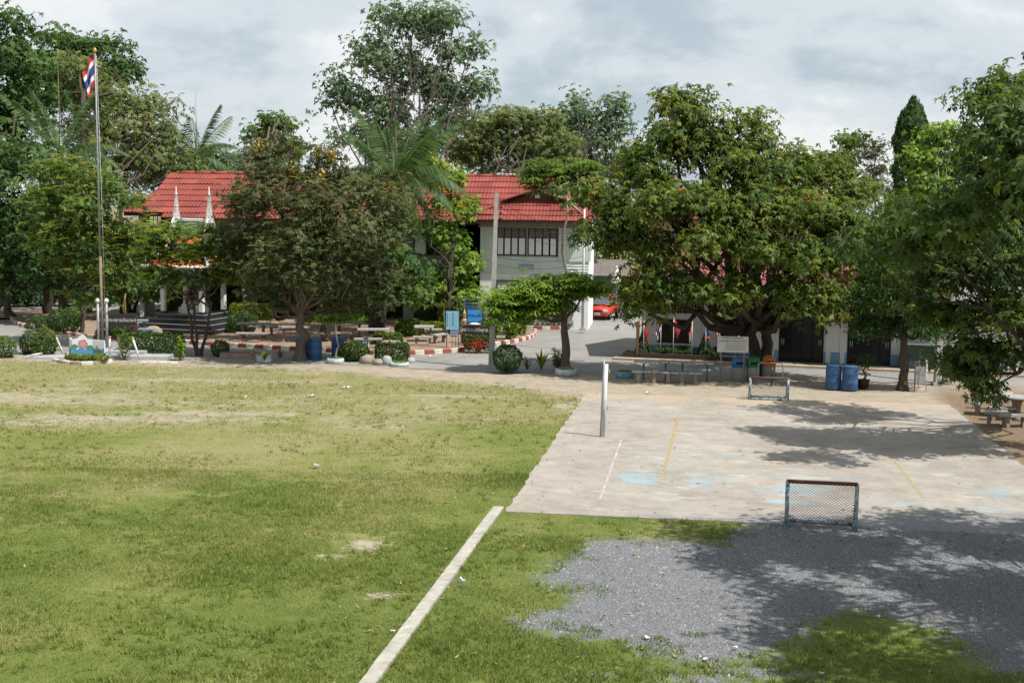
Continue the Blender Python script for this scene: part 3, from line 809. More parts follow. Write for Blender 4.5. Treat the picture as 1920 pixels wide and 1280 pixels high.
def crown_points(rg, blobs, n, clump, per, shell=.4, flat=.6, airy=False, whorl=0):
    """leaf centres in clumps spread through ellipsoids (cx,cy,cz,rx,ry,rz)"""
    B = np.array([b[:6] for b in blobs], float)
    w = (B[:, 3] * B[:, 4] * B[:, 5]) ** .7; w /= w.sum()
    nc = max(4, int(n / per))
    bi = rg.choice(len(B), nc, p=w)
    # each ellipsoid carries its own lumps, so that the crown breaks up into lit tops and dark gaps
    nl = 13 if airy else 9
    ld = rg.normal(size=(len(B), nl, 3)); ld /= np.linalg.norm(ld, axis=2, keepdims=True)
    ld[:, :, 2] = np.where(ld[:, :, 2] < -.3, -ld[:, :, 2] * .6, ld[:, :, 2])
    lr = rg.uniform(.30, .56, (len(B), nl, 1)); lo_ = rg.uniform(.45, 1.02, (len(B), nl, 1))
    if airy: lr = rg.uniform(.34, .62, (len(B), nl, 1)); lo_ = rg.uniform(.25, 1.05, (len(B), nl, 1))
    lt = rg.normal(0, .13, (len(B), nl))
    li_ = rg.integers(0, nl, nc)
    d = rg.normal(size=(nc, 3)); d[:, 2] = np.where(d[:, 2] < 0, d[:, 2] * .55, d[:, 2]); d /= np.linalg.norm(d, axis=1, keepdims=True)
    r = rg.random(nc) ** shell * (1 + rg.normal(0, .08, nc))
    cc = B[bi, :3] + (ld[bi, li_] * lo_[bi, li_] + d * r[:, None] * lr[bi, li_]) * B[bi, 3:6]
    ct = rg.random(nc) * .5 + .22 + lt[bi, li_]
    if whorl:                             # twig tips: each carries a whorl of drooping leaves
        nt = np.maximum(1, rg.poisson(per / whorl, nc))
        ti = np.repeat(np.arange(nc), nt)
        g = np.clip(rg.normal(size=(len(ti), 3)), -1.5, 1.5) * clump * np.array([1, 1, flat]) * rg.uniform(.6, 1.3, (nc, 1))[ti]
        P0 = cc[ti] + g
        ax = d[ti] * .7 + g / (clump + 1e-6) * .35 + rg.normal(size=(len(ti), 3)) * .35 + np.array([0, 0, .75]); ax /= np.linalg.norm(ax, axis=1, keepdims=True)
        e1 = np.cross(ax, rg.normal(size=(len(ti), 3))); e1 /= np.linalg.norm(e1, axis=1, keepdims=True) + 1e-9
        e2 = np.cross(ax, e1)
        tt = np.clip(ct[ti] + rg.normal(0, .10, len(ti)), 0, 1)
        out = []
        for q in range(whorl):
            an = 2 * PI * q / whorl + rg.normal(0, .3, len(ti))
            out.append(e1 * np.cos(an)[:, None] + e2 * np.sin(an)[:, None])
        rad = np.stack(out, 1).reshape(-1, 3)
        k_ = np.repeat(np.arange(len(ti)), whorl)
        rad = rad + ax[k_] * rg.normal(-.12, .22, (len(k_), 1)) - np.array([0, 0, .30])
        rad /= np.linalg.norm(rad, axis=1, keepdims=True)
        nrm = ax[k_] - rad * np.sum(ax[k_] * rad, 1, keepdims=True); nrm /= np.linalg.norm(nrm, axis=1, keepdims=True) + 1e-9
        tint = np.clip(tt[k_] + rg.normal(0, .08, len(k_)), 0, 1)
        return P0[k_], nrm, tint, cc, bi, rad
    li = np.repeat(np.arange(nc), rg.poisson(per, nc))
    g = np.clip(rg.normal(size=(len(li), 3)), -1.6, 1.6) * clump * np.array([1, 1, flat]) * rg.uniform(.6, 1.35, (nc, 1))[li]
    C = cc[li] + g
    Nn = d[li] * .55 + g / (clump + 1e-6) * .25 + rg.normal(size=(len(li), 3)) * .55 + np.array([0, 0, .95])
    Nn /= np.linalg.norm(Nn, axis=1, keepdims=True)
    tint = np.clip(ct[li] + rg.normal(0, .16, len(li)), 0, 1)
    return C, Nn, tint, cc, bi, None

def pinnate(rg, C, Ln, W, pairs=6, droop=.35, elev=.2):
    """feather leaves: a rib with leaflets on both sides, at centres C"""
    k = len(C)
    az = rg.random(k) * 2 * PI
    a = np.column_stack([np.cos(az), np.sin(az), rg.normal(elev, .25, k)]); a /= np.linalg.norm(a, axis=1, keepdims=True)
    side = np.cross(a, np.array([0, 0, 1.0])); side /= np.linalg.norm(side, axis=1, keepdims=True)
    up = np.cross(side, a)
    s = rg.uniform(.7, 1.25, (k, 1))
    out = []
    for i in range(pairs):
        t = (i + .6) / pairs
        base = C + a * Ln * t * s - np.array([0, 0, 1.0]) * droop * Ln * t * t * s
        for sg in (-1, 1):
            tip = base + (side * sg * .9 + a * .35 - up * .18) * W * (1.05 - .5 * abs(t - .45)) * s
            wv = a * (Ln / pairs * .36) * s
            mid_ = (base + tip) / 2
            out.append(np.stack([base, mid_ + wv, tip, mid_ - wv], 1))
    V = np.stack(out, 1)
    return V.reshape(-1, 3), np.repeat(np.clip(rg.normal(.5, .22, k), 0, 1), pairs * 2)

def world_blobs(blobs, depth, base):
    """blobs given as seen in the photograph (centre px, radii px[, metres nearer]) at the tree's distance"""
    out = []
    for q in blobs:
        dy = q[4] if len(q) > 4 else 0.0
        Y = depth - dy
        c = D(q[0], q[1], Y)
        k_ = Y / FPX
        out.append((c[0] - base[0], c[1] - base[1], c[2], q[2] * k_, min(q[2] * k_, q[3] * k_ * 1.5) * 1.0, q[3] * k_))
    return out

def wobble_tube(mb, rg, p0, p1, r0, r1, k=6, wob=.06, sag=0.0, n=7):
    p0, p1 = np.array(p0, float), np.array(p1, float)
    ln = np.linalg.norm(p1 - p0)
    pts = []
    for i in range(k + 1):
        t = i / k
        q = p0 * (1 - t) + p1 * t + (rg.normal(size=3) * wob * ln * math.sin(PI * t) if 0 < i < k else 0)
        q = q + np.array([0, 0, sag * ln * math.sin(PI * t)])
        pts.append(tuple(q))
    mb.tube(pts, [r0 + (r1 - r0) * (i / k) for i in range(k + 1)], n)
    return pts

def tree(name, label, base, blobs, depth=None, leaf=(.20, .10), n=9000, clump=.45, per=14, mat=None, bark=None, r=.16, fork=None, seed=0,
         sprays=0, spray=(.5, .16), spray_mat=None, flowers=0, droop=.25, shell=.5, flat=.6, group=None, trunks=1, cat='tree', twigs=30, extra=None, lean=None, world_b=False, dead=0, limbs=True, airy=False, limb=1.0, whorl=6):
    rg = np.random.default_rng(seed + 100)
    base = np.array([base[0], base[1], 0.0]) if world_b or depth is None else np.array([*G(*base)[:2], 0.0])
    root = T(name, label, cat, base, group=group)
    wb = blobs if world_b else world_blobs(blobs, depth, base)
    C, Nn, tint, cc, bi, rad = crown_points(rg, wb, n, clump, per, shell, flat, airy, whorl)
    V = leaf_quads(rg, C, Nn, leaf[0], leaf[1], droop) if rad is None else whorl_quads(rg, C, Nn, rad, leaf[0], leaf[1])
    keep = C[:, 2] > .15
    V = V.reshape(-1, 4, 3)[keep].reshape(-1, 3); tint = tint[keep]
    mesh_np('crown', V, np.arange(len(V)).reshape(-1, 4), mat or L_MID, root, tint=tint)
    if extra:
        for e_mat, e_n, sel in extra:
            eb = [wb[i] for i in sel]
            C2, N2, t2, _, _, _ = crown_points(rg, eb, e_n, clump * .9, per, shell, flat)
            V2 = leaf_quads(rg, C2, N2, leaf[0], leaf[1], droop)
            mesh_np('foliage', V2, np.arange(len(V2)).reshape(-1, 4), e_mat, root, tint=t2)
    if sprays:
        pick = cc[rg.integers(0, len(cc), sprays)] + rg.normal(size=(sprays, 3)) * clump
        V2, t2 = pinnate(rg, pick, spray[0], spray[1])
        mesh_np('leaf_sprays', V2, np.arange(len(V2)).reshape(-1, 4), spray_mat or L_SPRAY, root, tint=t2)
    if flowers:
        top = cc[np.argsort(-cc[:, 2] + rg.normal(0, 1.2, len(cc)))[:max(flowers * 2, 8)]]
        pick = top[rg.integers(0, len(top), flowers)]
        C2 = np.repeat(pick, 36, 0) + rg.normal(size=(flowers * 36, 3)) * .12
        N2 = rg.normal(size=C2.shape) + np.array([0, -.4, .8]); N2 /= np.linalg.norm(N2, axis=1, keepdims=True)
        V2 = leaf_quads(rg, C2, N2, .12, .08)
        mesh_np('blossom', V2, np.arange(len(V2)).reshape(-1, 4), L_FLOWER, root, tint=rg.random(len(C2)))
    if limbs:
        zmin = min(b[2] - b[5] for b in wb); zc = np.mean([b[2] for b in wb]); xc = np.mean([b[0] for b in wb]); yc = np.mean([b[1] for b in wb])
        if fork is None: fork = max(.8, zmin + .35 * (zc - zmin))
        tb = MB(); bb = MB()
        ends = []
        for k in range(trunks):
            ang = 2 * PI * k / max(1, trunks) + .4
            sp = .0 if trunks == 1 else (.62 if r < .2 else .45)
            f0 = np.array([xc * .18 + math.cos(ang) * sp + (lean[0] if lean else 0), yc * .18 + math.sin(ang) * sp * .5, fork])
            st_ = np.array([math.cos(ang) * sp * .15, math.sin(ang) * sp * .15, -.1])
            pts = wobble_tube(tb, rg, st_, f0, r * (1.12 if trunks == 1 else .8), r * (.68 if trunks == 1 else .5), 8, .03 if trunks == 1 else .014, n=10)
            ends.append(np.array(pts[-1]))
        tb.lathe([(r * 1.75, -.1), (r * 1.45, .06), (r * 1.12, .3), (r * .9, .34)], n=10)
        tb.build('trunk', bark or M_BARK, root)
        tips = []
        for i, b_ in enumerate(wb):
            st_ = ends[i % len(ends)]
            pts = wobble_tube(bb, rg, st_ - np.array([0, 0, .05 * i % .4]), (b_[0], b_[1], b_[2] + b_[5] * .1), r * .5 * limb, r * .14 * limb, 6, .06, sag=-.03, n=6)
            tips.append(pts)
        sel = rg.permutation(len(cc))[:twigs]
        for i in sel:
            pts = tips[bi[i]]
            q = pts[rg.integers(3, len(pts))]
            wobble_tube(bb, rg, q, cc[i], max(.012, r * .10), .006, 4, .08, n=4)
        for i in range(dead):
            c0 = cc[rg.integers(0, len(cc))]
            dd = rg.normal(size=3); dd /= np.linalg.norm(dd)
            wobble_tube(bb, rg, c0, c0 + dd * 1.5, .012, .004, 4, .1, n=4)
        bb.build('branches', bark or M_BARK, root)
    return root

# ---- palms: every frond is a part
def frond_mesh(rg, Ln, droop, n=50, lw=.62, mat=None):
    mb_v, mb_f, tn = [], [], []
    pts = []
    for i in range(13):
        t = i / 12
        pts.append(np.array([Ln * t * (1 - .22 * droop * t), 0, Ln * (.42 * t * (1 - .2 * droop) - droop * .8 * t * t)]))
    def at(t):
        q = t * 12; i = min(11, int(q)); f_ = q - i
        return pts[i] * (1 - f_) + pts[i + 1] * f_, (pts[i + 1] - pts[i]) / np.linalg.norm(pts[i + 1] - pts[i])
    for i in range(12):                                     # the rib
        w0, w1 = .055 * (1 - i / 13), .055 * (1 - (i + 1) / 13)
        b = len(mb_v)
        mb_v += [pts[i] + [0, -w0, 0], pts[i] + [0, w0, 0], pts[i + 1] + [0, w1, 0], pts[i + 1] + [0, -w1, 0]]
        mb_f.append((b, b + 1, b + 2, b + 3)); tn.append(.8)
    for i in range(n):
        t = .12 + .88 * i / n
        p, d = at(t)
        for sg in (-1, 1):
            ll = lw * (math.sin(PI * min(1, t * .85 + .12)) ** .6) * rg.uniform(.85, 1.1)
            out = np.array([d[0] * .55, sg * .85, d[2] * .55 - .42 - .40 * droop + rg.normal(0, .1)]); out /= np.linalg.norm(out)
            tip = p + out * ll + np.array([0, 0, -.28 * ll])
            md = p + out * ll * .5
            wv = d * .036
            b = len(mb_v)
            mb_v += [p, md + wv, tip, md - wv]
            mb_f.append((b, b + 1, b + 2, b + 3)); tn.append(rg.random())
    return np.array(mb_v), np.array(mb_f), np.array(tn)
_fm = []
def palm(name, label, base, top, Ln, nf, depth, seed, trunk_r=.16, spear=0, droops=None, mat=None, group=None, lo=-.2, trunk_mat=None, lw=.62):
    rg = np.random.default_rng(seed)
    c = D(top[0], top[1], depth)
    b0 = np.array([c[0] if base is None else G(*base)[0], depth, 0.0])
    root = T(name, label, 'palm tree', b0, group=group)
    tp = np.array([c[0] - b0[0], 0, c[2]])
    tb = MB()
    ps = []; rr = []
    for i in range(15):
        t = i / 14
        ps.append((tp[0] * t, 0, -.1 + (tp[2] + .1) * t)); rr.append(trunk_r * (1.25 - .25 * t) * (1.08 if i % 2 else .94))
    tb.tube(ps, rr, 10)
    tb.build('trunk', trunk_mat or M_BARKD, root)
    kinds = []
    for dr in (.25, .75, 1.25):
        V, F, tn = frond_mesh(rg, Ln, dr, lw=lw)
        kinds.append((dr, V, F, tn))
    made = {}
    for i in range(nf):
        az = i * 2.399 + rg.normal(0, .15)
        t = (i + .5) / nf                                     # 0 youngest, upright; 1 oldest, hanging
        ki = 0 if t < .3 else 1 if t < .7 else 2
        el = math.radians(72 - 95 * t + rg.normal(0, 6))
        if droops and i in droops: az, el, ki = droops[i]
        if ki not in made:
            o = mesh_np('frond', kinds[ki][1], kinds[ki][2], mat or L_PALM, root, tint=kinds[ki][3]); made[ki] = o.data
        else:
            o = link(bpy.data.objects.new('frond', made[ki]), root)
        o.location = tp
        o.rotation_euler = (rg.normal(0, .12), -el + .40, az)
        s = rg.uniform(.85, 1.1); o.scale = (s, s, s)
    if spear:
        MB().tube([tp, tp + np.array([.02, 0, spear * .5]), tp + np.array([.0, 0, spear])], [.03, .025, .008], 5).build('spear_leaf', M_BARKL, root)
    return root

# ---- shrubs, hedges, topiary
def bush(name, label, base, shape, n, leaf=(.09, .05), mat=None, seed=0, cat='shrub', group=None, core=True, sprig=0, rz=0.0, lim=.13, offs=(0, 0)):
    """shape: ('ball',rx,ry,rz) or ('box',sx,sy,sz) in metres, standing on the ground point seen at base"""
    rg = np.random.default_rng(seed + 900)
    b0 = G(*base, lim) if len(base) == 2 else np.array(base)
    root = T(name, label, cat, b0, rz, group)
    kind, a, b_, c = shape
    if kind == 'ball':
        d = rg.normal(size=(n, 3)); d /= np.linalg.norm(d, axis=1, keepdims=True)
        rr = (1 + .06 * np.sin(d[:, 0] * 6 + seed) * np.sin(d[:, 2] * 5) + rg.normal(0, .045, n))[:, None]
        C = d * rr * np.array([a, b_, c]) + np.array([0, 0, c * .92]); Nn = d.copy()
    else:
        f = rg.random((n, 3)) - .5
        ax = rg.choice(3, n, p=np.array([b_ * c, a * c, a * b_]) / (b_ * c + a * c + a * b_))
        s = np.sign(rg.random(n) - .5); s[ax == 2] = 1
        for i in range(3): f[ax == i, i] = .5 * s[ax == i]
        Nn = np.zeros((n, 3)); Nn[np.arange(n), ax] = s
        bump_ = .05 * np.sin(f[:, 0] * a * 5 + seed) * np.cos(f[:, 1] * b_ * 4 + 1)
        # round the shoulders
        q = np.abs(f) * 2; sh = np.clip((np.sort(q, 1)[:, 1] - .82) / .18, 0, 1)[:, None]
        C = f * np.array([a, b_, c]) * (1 - .06 * sh) + Nn * (bump_[:, None] + rg.normal(0, .03, (n, 1))) + np.array([0, 0, c / 2])
    C[:, 2] = np.maximum(C[:, 2], .03)
    Nn = Nn + rg.normal(size=(n, 3)) * .55 + np.array([0, 0, .3]); Nn /= np.linalg.norm(Nn, axis=1, keepdims=True)
    V = leaf_quads(rg, C, Nn, leaf[0], leaf[1], .1)
    if sprig:
        C2 = C[rg.integers(0, n, sprig)] * 1.06; V2, _ = pinnate(rg, C2, leaf[0] * 3, leaf[0] * .9, pairs=4)
        V = np.concatenate([V, V2])
    ks = max(12, n // 60)
    S_ = C[rg.integers(0, n, ks)]; S_ = np.repeat(S_, 5, 0) + np.tile(np.arange(5) / 5, ks)[:, None] * np.repeat(rg.normal(size=(ks, 3)) * .06 + [0, 0, .09], 5, 0)
    SN = rg.normal(size=S_.shape); SN /= np.linalg.norm(SN, axis=1, keepdims=True)
    V = np.concatenate([V, leaf_quads(rg, S_, SN, leaf[0] * 1.15, leaf[1], .1)])
    mesh_np('foliage', V, np.arange(len(V)).reshape(-1, 4), mat or L_TOPI, root, tint=np.clip(rg.normal(.5, .22, len(V) // 4), 0, 1))
    if core:
        mb = MB()
        rg2 = np.random.default_rng(seed)
        for i in range(9):
            t = 2 * PI * i / 9
            e_ = (a * (.75 if kind == 'ball' else .4) * math.cos(t), b_ * (.75 if kind == 'ball' else .4) * math.sin(t), c * (1.3 if kind == 'ball' else .85))
            wobble_tube(mb, rg2, (e_[0] * .15, e_[1] * .15, -.05), e_, .025, .008, 4, .06, n=4)
        mb.build('stems', M_BARKD, root)
    return root

def loose_plant(name, label, base, h, n_stems, spread, mat, seed, leaf=(.22, .08), n=220, cat='plant', group=None, z0=0.0):
    """a few upright stems with leaves along them"""
    rg = np.random.default_rng(seed + 40)
    b0 = G(*base, z0) if len(base) == 2 else np.array(base)
    root = T(name, label, cat, b0, 0, group)
    mb = MB(); Cs = []
    for i in range(n_stems):
        az = rg.random() * 2 * PI
        e_ = np.array([math.cos(az) * spread * rg.uniform(.3, 1), math.sin(az) * spread * rg.uniform(.3, 1), h * rg.uniform(.65, 1)])
        pts = wobble_tube(mb, rg, (e_[0] * .1, e_[1] * .1, -.03), e_, .02, .007, 5, .05, n=4)
        t = rg.uniform(.2, 1.05, n // n_stems)[:, None]
        Cs.append(e_ * t * np.array([1, 1, 1]) + rg.normal(size=(len(t), 3)) * h * .09)
    C = np.concatenate(Cs)
    Nn = rg.normal(size=C.shape) * .7 + np.array([0, 0, .8]); Nn /= np.linalg.norm(Nn, axis=1, keepdims=True)
    V = leaf_quads(rg, C, Nn, leaf[0], leaf[1], .3)
    mesh_np('foliage', V, np.arange(len(V)).reshape(-1, 4), mat, root, tint=rg.random(len(C)))
    mb.build('stems', M_BARK, root)
    return root

def spiky_plant(name, label, base, h, n, mat, seed, w=.05, cat='plant', stem=0.0, z0=0.0, up=.6):
    """rosettes of sword leaves, each leaf a part when it is large"""
    rg = np.random.default_rng(seed + 60)
    b0 = G(*base, z0) if len(base) == 2 else np.array(base)
    root = T(name, label, cat, b0)
    V, tn = [], []
    for i in range(n):
        az = rg.random() * 2 * PI; el = math.radians(rg.uniform(90 * up - 20, 88))
        d = np.array([math.cos(az) * math.cos(el), math.sin(az) * math.cos(el), math.sin(el)]); s = np.array([-math.sin(az), math.cos(az), 0])
        l_ = h * rg.uniform(.6, 1)
        p0 = np.array([0, 0, stem]); p1 = p0 + d * l_ * .55; p2 = p0 + d * l_ + np.array([math.cos(az), math.sin(az), -.4]) * l_ * .18
        V += [p0 - s * w * .4, p0 + s * w * .4, p1 + s * w, p1 - s * w, p1 - s * w, p1 + s * w, p2, p2 - s * .004]; tn += [rg.random()] * 2
    mesh_np('foliage', np.array(V), np.arange(len(V)).reshape(-1, 4), mat, root, tint=tn)
    if stem:
        MB().tube([(0, 0, -.02), (.02, 0, stem * .5), (0, 0, stem)], [.03, .025, .02], 6).build('stem', M_BARKL, root)
    return root
# ------------------------------------------------------------------ trees far behind the school
tree('broadleaf_tree', 'tall dark green tree cut by the left border above the palm', (-30, 600), [(15, 50, 48, 42), (-40, 130, 90, 80), (35, 130, 60, 50), (50, 215, 75, 70), (-20, 260, 90, 80), (20, 330, 90, 70)], 80, (.26, .13), 19000, .55, 16, L_DARK, M_BARKD, r=.2, seed=1, twigs=20)
tree('broadleaf_tree', 'dark rounded tree standing high behind the hanging national flag', (165, 590), [(115, 85, 42, 36), (75, 130, 40, 40), (185, 105, 55, 38), (225, 140, 38, 40), (150, 150, 70, 50), (245, 128, 18, 18), (100, 190, 70, 50)], 96, (.30, .15), 16000, .6, 16, L_DARK, M_BARKD, r=.2, seed=2)
tree('acacia_tree', 'olive green fine leaved tree filling the gap right of the flagpole', (230, 595), [(130, 140, 52, 42), (190, 200, 70, 50), (205, 260, 90, 70), (285, 215, 48, 48), (310, 260, 38, 50), (270, 310, 75, 55), (330, 330, 45, 45), (180, 340, 90, 60)], 87, (.24, .075), 44000, .55, 24, L_OLIVE, M_BARKD, r=.16, seed=3, twigs=40, whorl=8, droop=.1, airy=True, flat=.8)
tree('broadleaf_tree', 'low grey green tree over the left end of the red roof', (415, 590), [(425, 310, 45, 25), (390, 325, 40, 25), (470, 305, 50, 28), (530, 315, 50, 30), (445, 325, 80, 25)], 112, (.26, .12), 8000, .6, 16, L_AIRY, r=.2, seed=4)
tree('broadleaf_tree', 'small dark tree peeking above the roof beside the tall airy tree', (505, 590), [(475, 245, 22, 12), (515, 235, 30, 22), (500, 265, 42, 22), (545, 240, 18, 10), (540, 280, 40, 25)], 92, (.24, .12), 5200, .42, 14, L_MID, r=.16, seed=5)
tree('airy_tree', 'tallest airy tree with bare twigs against the clouds', (775, 590), [(745, 30, 60, 25), (775, 55, 75, 45), (830, 45, 45, 38), (700, 100, 40, 40), (740, 130, 70, 45), (850, 105, 50, 35), (895, 90, 25, 20), (630, 155, 28, 20), (620, 195, 28, 25), (660, 190, 45, 40), (720, 210, 70, 45),
      (800, 170, 70, 55), (870, 180, 55, 38), (905, 155, 20, 12), (840, 230, 55, 40), (690, 260, 70, 40), (770, 270, 80, 45)], 95, (.26, .13), 32000, .55, 20, L_AIRY, M_BARKD, r=.30, fork=6.0, seed=6, twigs=170, dead=50, flat=.95, airy=True, limb=.8)
tree('acacia_tree', 'broad olive tree behind the dutch gable of the white wing', (950, 590), [(960, 225, 55, 25), (915, 245, 45, 30), (1005, 235, 40, 28), (880, 290, 50, 40), (940, 285, 70, 50), (1010, 280, 55, 45), (1060, 300, 40, 40), (960, 325, 110, 25)], 92, (.25, .08), 40000, .52, 24, L_OLIVE, M_BARKD, r=.15, seed=7, twigs=50, whorl=8, airy=True, flat=.8)
tree('airy_tree', 'thin tree with two open tufts rising behind the white wing', (1110, 590), [(1080, 200, 28, 25), (1065, 225, 30, 22), (1155, 200, 32, 22), (1160, 235, 28, 25), (1110, 230, 30, 22), (1060, 260, 40, 25), (1130, 270, 38, 25), (1085, 300, 50, 30), (1160, 320, 45, 35), (1200, 300, 30, 30)], 100, (.26, .13), 14000, .5, 18, L_AIRY, M_BARKD, r=.2, fork=6.0, seed=8, twigs=110, dead=14, flat=.95, airy=True, limb=.8)
tree('broadleaf_tree', 'green tree just behind the top of the great mango', (1585, 590), [(1590, 268, 38, 22), (1570, 300, 35, 25), (1560, 330, 50, 30)], 84, (.24, .12), 4500, .42, 14, L_MID, r=.16, seed=9)
tree('dry_tree', 'half dry brownish tree left of the dark spire shaped tree', (1650, 590), [(1645, 275, 18, 30), (1630, 300, 28, 28), (1655, 325, 26, 28), (1640, 355, 35, 25)], 82, (.16, .06), 4200, .35, 16, L_BROWN, M_BARKL, r=.13, fork=6, seed=10, twigs=60, whorl=8, dead=24)
# the dark spire: a mast tree with hanging leaves
def mast_tree(px, py_top, depth):
    rg = np.random.default_rng(5)
    c = D(px, py_top, depth); root = T('mast_tree', 'narrow dark spire shaped tree rising behind the bright feathery tree', 'tree', (c[0], depth, 0))
    h = c[2]; n = 9000
    z = h * (1 - rg.random(n) ** 1.35 * .85); az = rg.random(n) * 2 * PI
    rad = np.minimum(.95, .12 + (h - z) * .62) * (1 + .12 * np.sin(z * 4 + 3 * np.cos(az))) * (.78 + .3 * rg.random(n))
    C = np.column_stack([rad * np.cos(az), rad * np.sin(az), z + rg.normal(0, .1, n)])
    Nn = np.column_stack([np.cos(az), np.sin(az), .35 + 0 * az]) + rg.normal(size=(n, 3)) * .35; Nn /= np.linalg.norm(Nn, axis=1, keepdims=True)
    V = leaf_quads(rg, C, Nn, .34, .10, 2.2)
    mesh_np('crown', V, np.arange(len(V)).reshape(-1, 4), L_DARK, root, tint=rg.random(n) * .8)
    MB().tube([(0, 0, -.1), (0, 0, h * .5), (0, 0, h * .97)], [.16, .1, .03], 8).build('trunk', M_BARKD, root)
mast_tree(1713, 190, 76)
tree('broadleaf_tree', 'far dim tree between the school roof and the palm with two feathery fronds', (340, 590), [(345, 300, 40, 30), (320, 335, 50, 25), (400, 300, 40, 25), (380, 335, 50, 25)], 104, (.24, .12), 5000, .5, 15, L_DARK, r=.18, seed=11)

# palms
palm('feather_palm', 'large palm left of the flagpole in front of the dark trees', None, (112, 288), 4.6, 26, 74, 1, .22, spear=5.0)
palm('feather_palm', 'slim palm whose arching fronds stand against the sky over the red roof', None, (368, 292), 4.0, 13, 90, 2, .13, spear=4.3, lw=.8)

# ------------------------------------------------------------------ left wood and garden trees
tree('broadleaf_tree', 'dense dark tree shading the driveway at the left border', (92, 592), [(20, 330, 90, 70), (-40, 420, 90, 90), (60, 400, 75, 60), (20, 480, 70, 60), (95, 440, 60, 60), (130, 395, 45, 50), (110, 500, 60, 40), (40, 530, 70, 25), (175, 480, 55, 55), (-50, 520, 60, 40)], 72, (.22, .11), 27000, .5, 16, L_DARK, M_BARKD, r=.3, seed=12, fork=2.2)
tree('broadleaf_tree', 'gnarled shade tree deep in the dark left grove', (20, 598), [(-20, 560, 50, 25), (30, 500, 70, 50), (-60, 480, 80, 60)], 80, (.22, .11), 9000, .5, 16, L_DARK, M_BARKD, r=.26, seed=13)
tree('broadleaf_tree', 'dark tree behind the black sign wall, left of the pavilion', (245, 590), [(230, 520, 60, 40), (290, 530, 50, 40), (265, 560, 60, 22), (205, 470, 55, 45), (250, 460, 50, 40)], 74, (.18, .09), 12000, .42, 16, L_MID, M_BARKD, r=.14, seed=14, trunks=3, fork=1.6)
tree('senna_tree', 'slender tree with yellow green feathery leaves left of the flagpole', (152, 630), [(130, 325, 60, 28), (190, 350, 40, 30), (90, 385, 60, 35), (160, 395, 65, 40), (225, 380, 45, 28), (110, 445, 60, 40), (190, 450, 55, 45), (240, 440, 40, 30), (140, 510, 60, 40), (205, 510, 40, 35), (165, 560, 45, 20)], 61.5, (.17, .08), 17000, .36, 15, L_MID, M_BARKD, r=.11, seed=15,
     sprays=1100, spray=(.62, .2), fork=2.4)
tree('senna_tree', 'small forked tree with pale feathery leaves in front of the pavilion', (372, 668), [(320, 446, 48, 20), (388, 440, 36, 18), (295, 482, 40, 26), (355, 482, 52, 24), (425, 470, 45, 30), (300, 520, 35, 22), (350, 528, 40, 16), (420, 520, 45, 25), (455, 500, 30, 28)], 58.3, (.15, .07), 12000, .3, 13, L_MID, M_BARKD, r=.10, seed=16,
     sprays=900, spray=(.55, .19), trunks=3, fork=2.3)
tree('flame_tree', 'big brownish spreading tree with yellow blossom beside the blue drums', (500 + 62, 676), [(545, 272, 36, 22), (485, 290, 30, 22), (605, 295, 36, 28), (500, 338, 55, 34), (580, 340, 62, 38), (640, 355, 45, 38), (460, 385, 48, 38), (530, 385, 75, 48, 1), (620, 395, 85, 52, 1.5), (700, 370, 62, 45), (722, 400, 40, 45, 1), (470, 445, 55, 40), (560, 450, 90, 55, 2), (660, 455, 85, 55, 2), (715, 455, 45, 45, 1),
      (505, 510, 66, 38, 1), (590, 520, 80, 45, 2), (680, 520, 62, 45, 1), (440, 480, 35, 35), (480, 545, 40, 22), (640, 562, 45, 18), (560, 565, 45, 20), (500, 575, 40, 14, 1), (690, 568, 40, 16)], 57.4, (.16, .075), 38000, .36, 18, L_BROWN, M_BARK, r=.22, seed=17, sprays=1500, spray=(.45, .15), spray_mat=L_OLIVE, flowers=30, fork=2.2, twigs=240, dead=70, airy=True, flat=.8)
palm('oil_palm', 'big shaggy palm with drooping fronds beside the white wing', (724, 610), (742, 332), 4.1, 40, 68, 7, .34, spear=2.6, trunk_mat=M_BARKD, lw=.85,
     droops={35: (-.25, .22, 1), 34: (-.55, -.45, 1), 33: (-.95, -.75, 1), 32: (-.35, -.85, 1), 31: (-1.35, -1.0, 1), 30: (-.05, -.25, 1), 29: (-.75, -1.05, 1), 28: (-1.15, -.55, 1), 27: (.15, -.6, 1), 26: (3.5, .0, 1), 25: (2.8, .2, 1), 24: (4.0, -.3, 1)})
tree('golden_tree', 'yellow topped tree between the palm and the white wing', (842, 630), [(790, 312, 42, 25), (835, 345, 38, 35), (850, 395, 42, 42), (835, 455, 48, 48), (870, 505, 40, 45), (830, 530, 45, 40), (868, 560, 40, 28), (800, 570, 40, 25)], 71.5, (.16, .09), 19000, .34, 15, L_BRIGHT, M_BARKD, r=.12, seed=18, extra=[(L_YELLOW, 3000, [0, 1]), (L_YELLOW, 400, [2])], fork=2.2)
tree('garden_tree', 'shady garden tree under the palm at the middle of the kerb', (700, 618), [(640, 500, 50, 40), (700, 510, 55, 40), (760, 520, 45, 40), (690, 550, 50, 22), (785, 560, 35, 25)], 66, (.18, .09), 9000, .4, 15, L_MID, M_BARKD, r=.14, seed=19)
tree('garden_tree', 'dark garden tree just right of the pavilion', (525, 605), [(480, 520, 45, 30), (530, 510, 45, 40), (585, 540, 50, 30), (510, 545, 45, 18)], 70, (.18, .09), 7500, .4, 15, L_DARK, M_BARKD, r=.13, seed=20, trunks=2, fork=1.8)
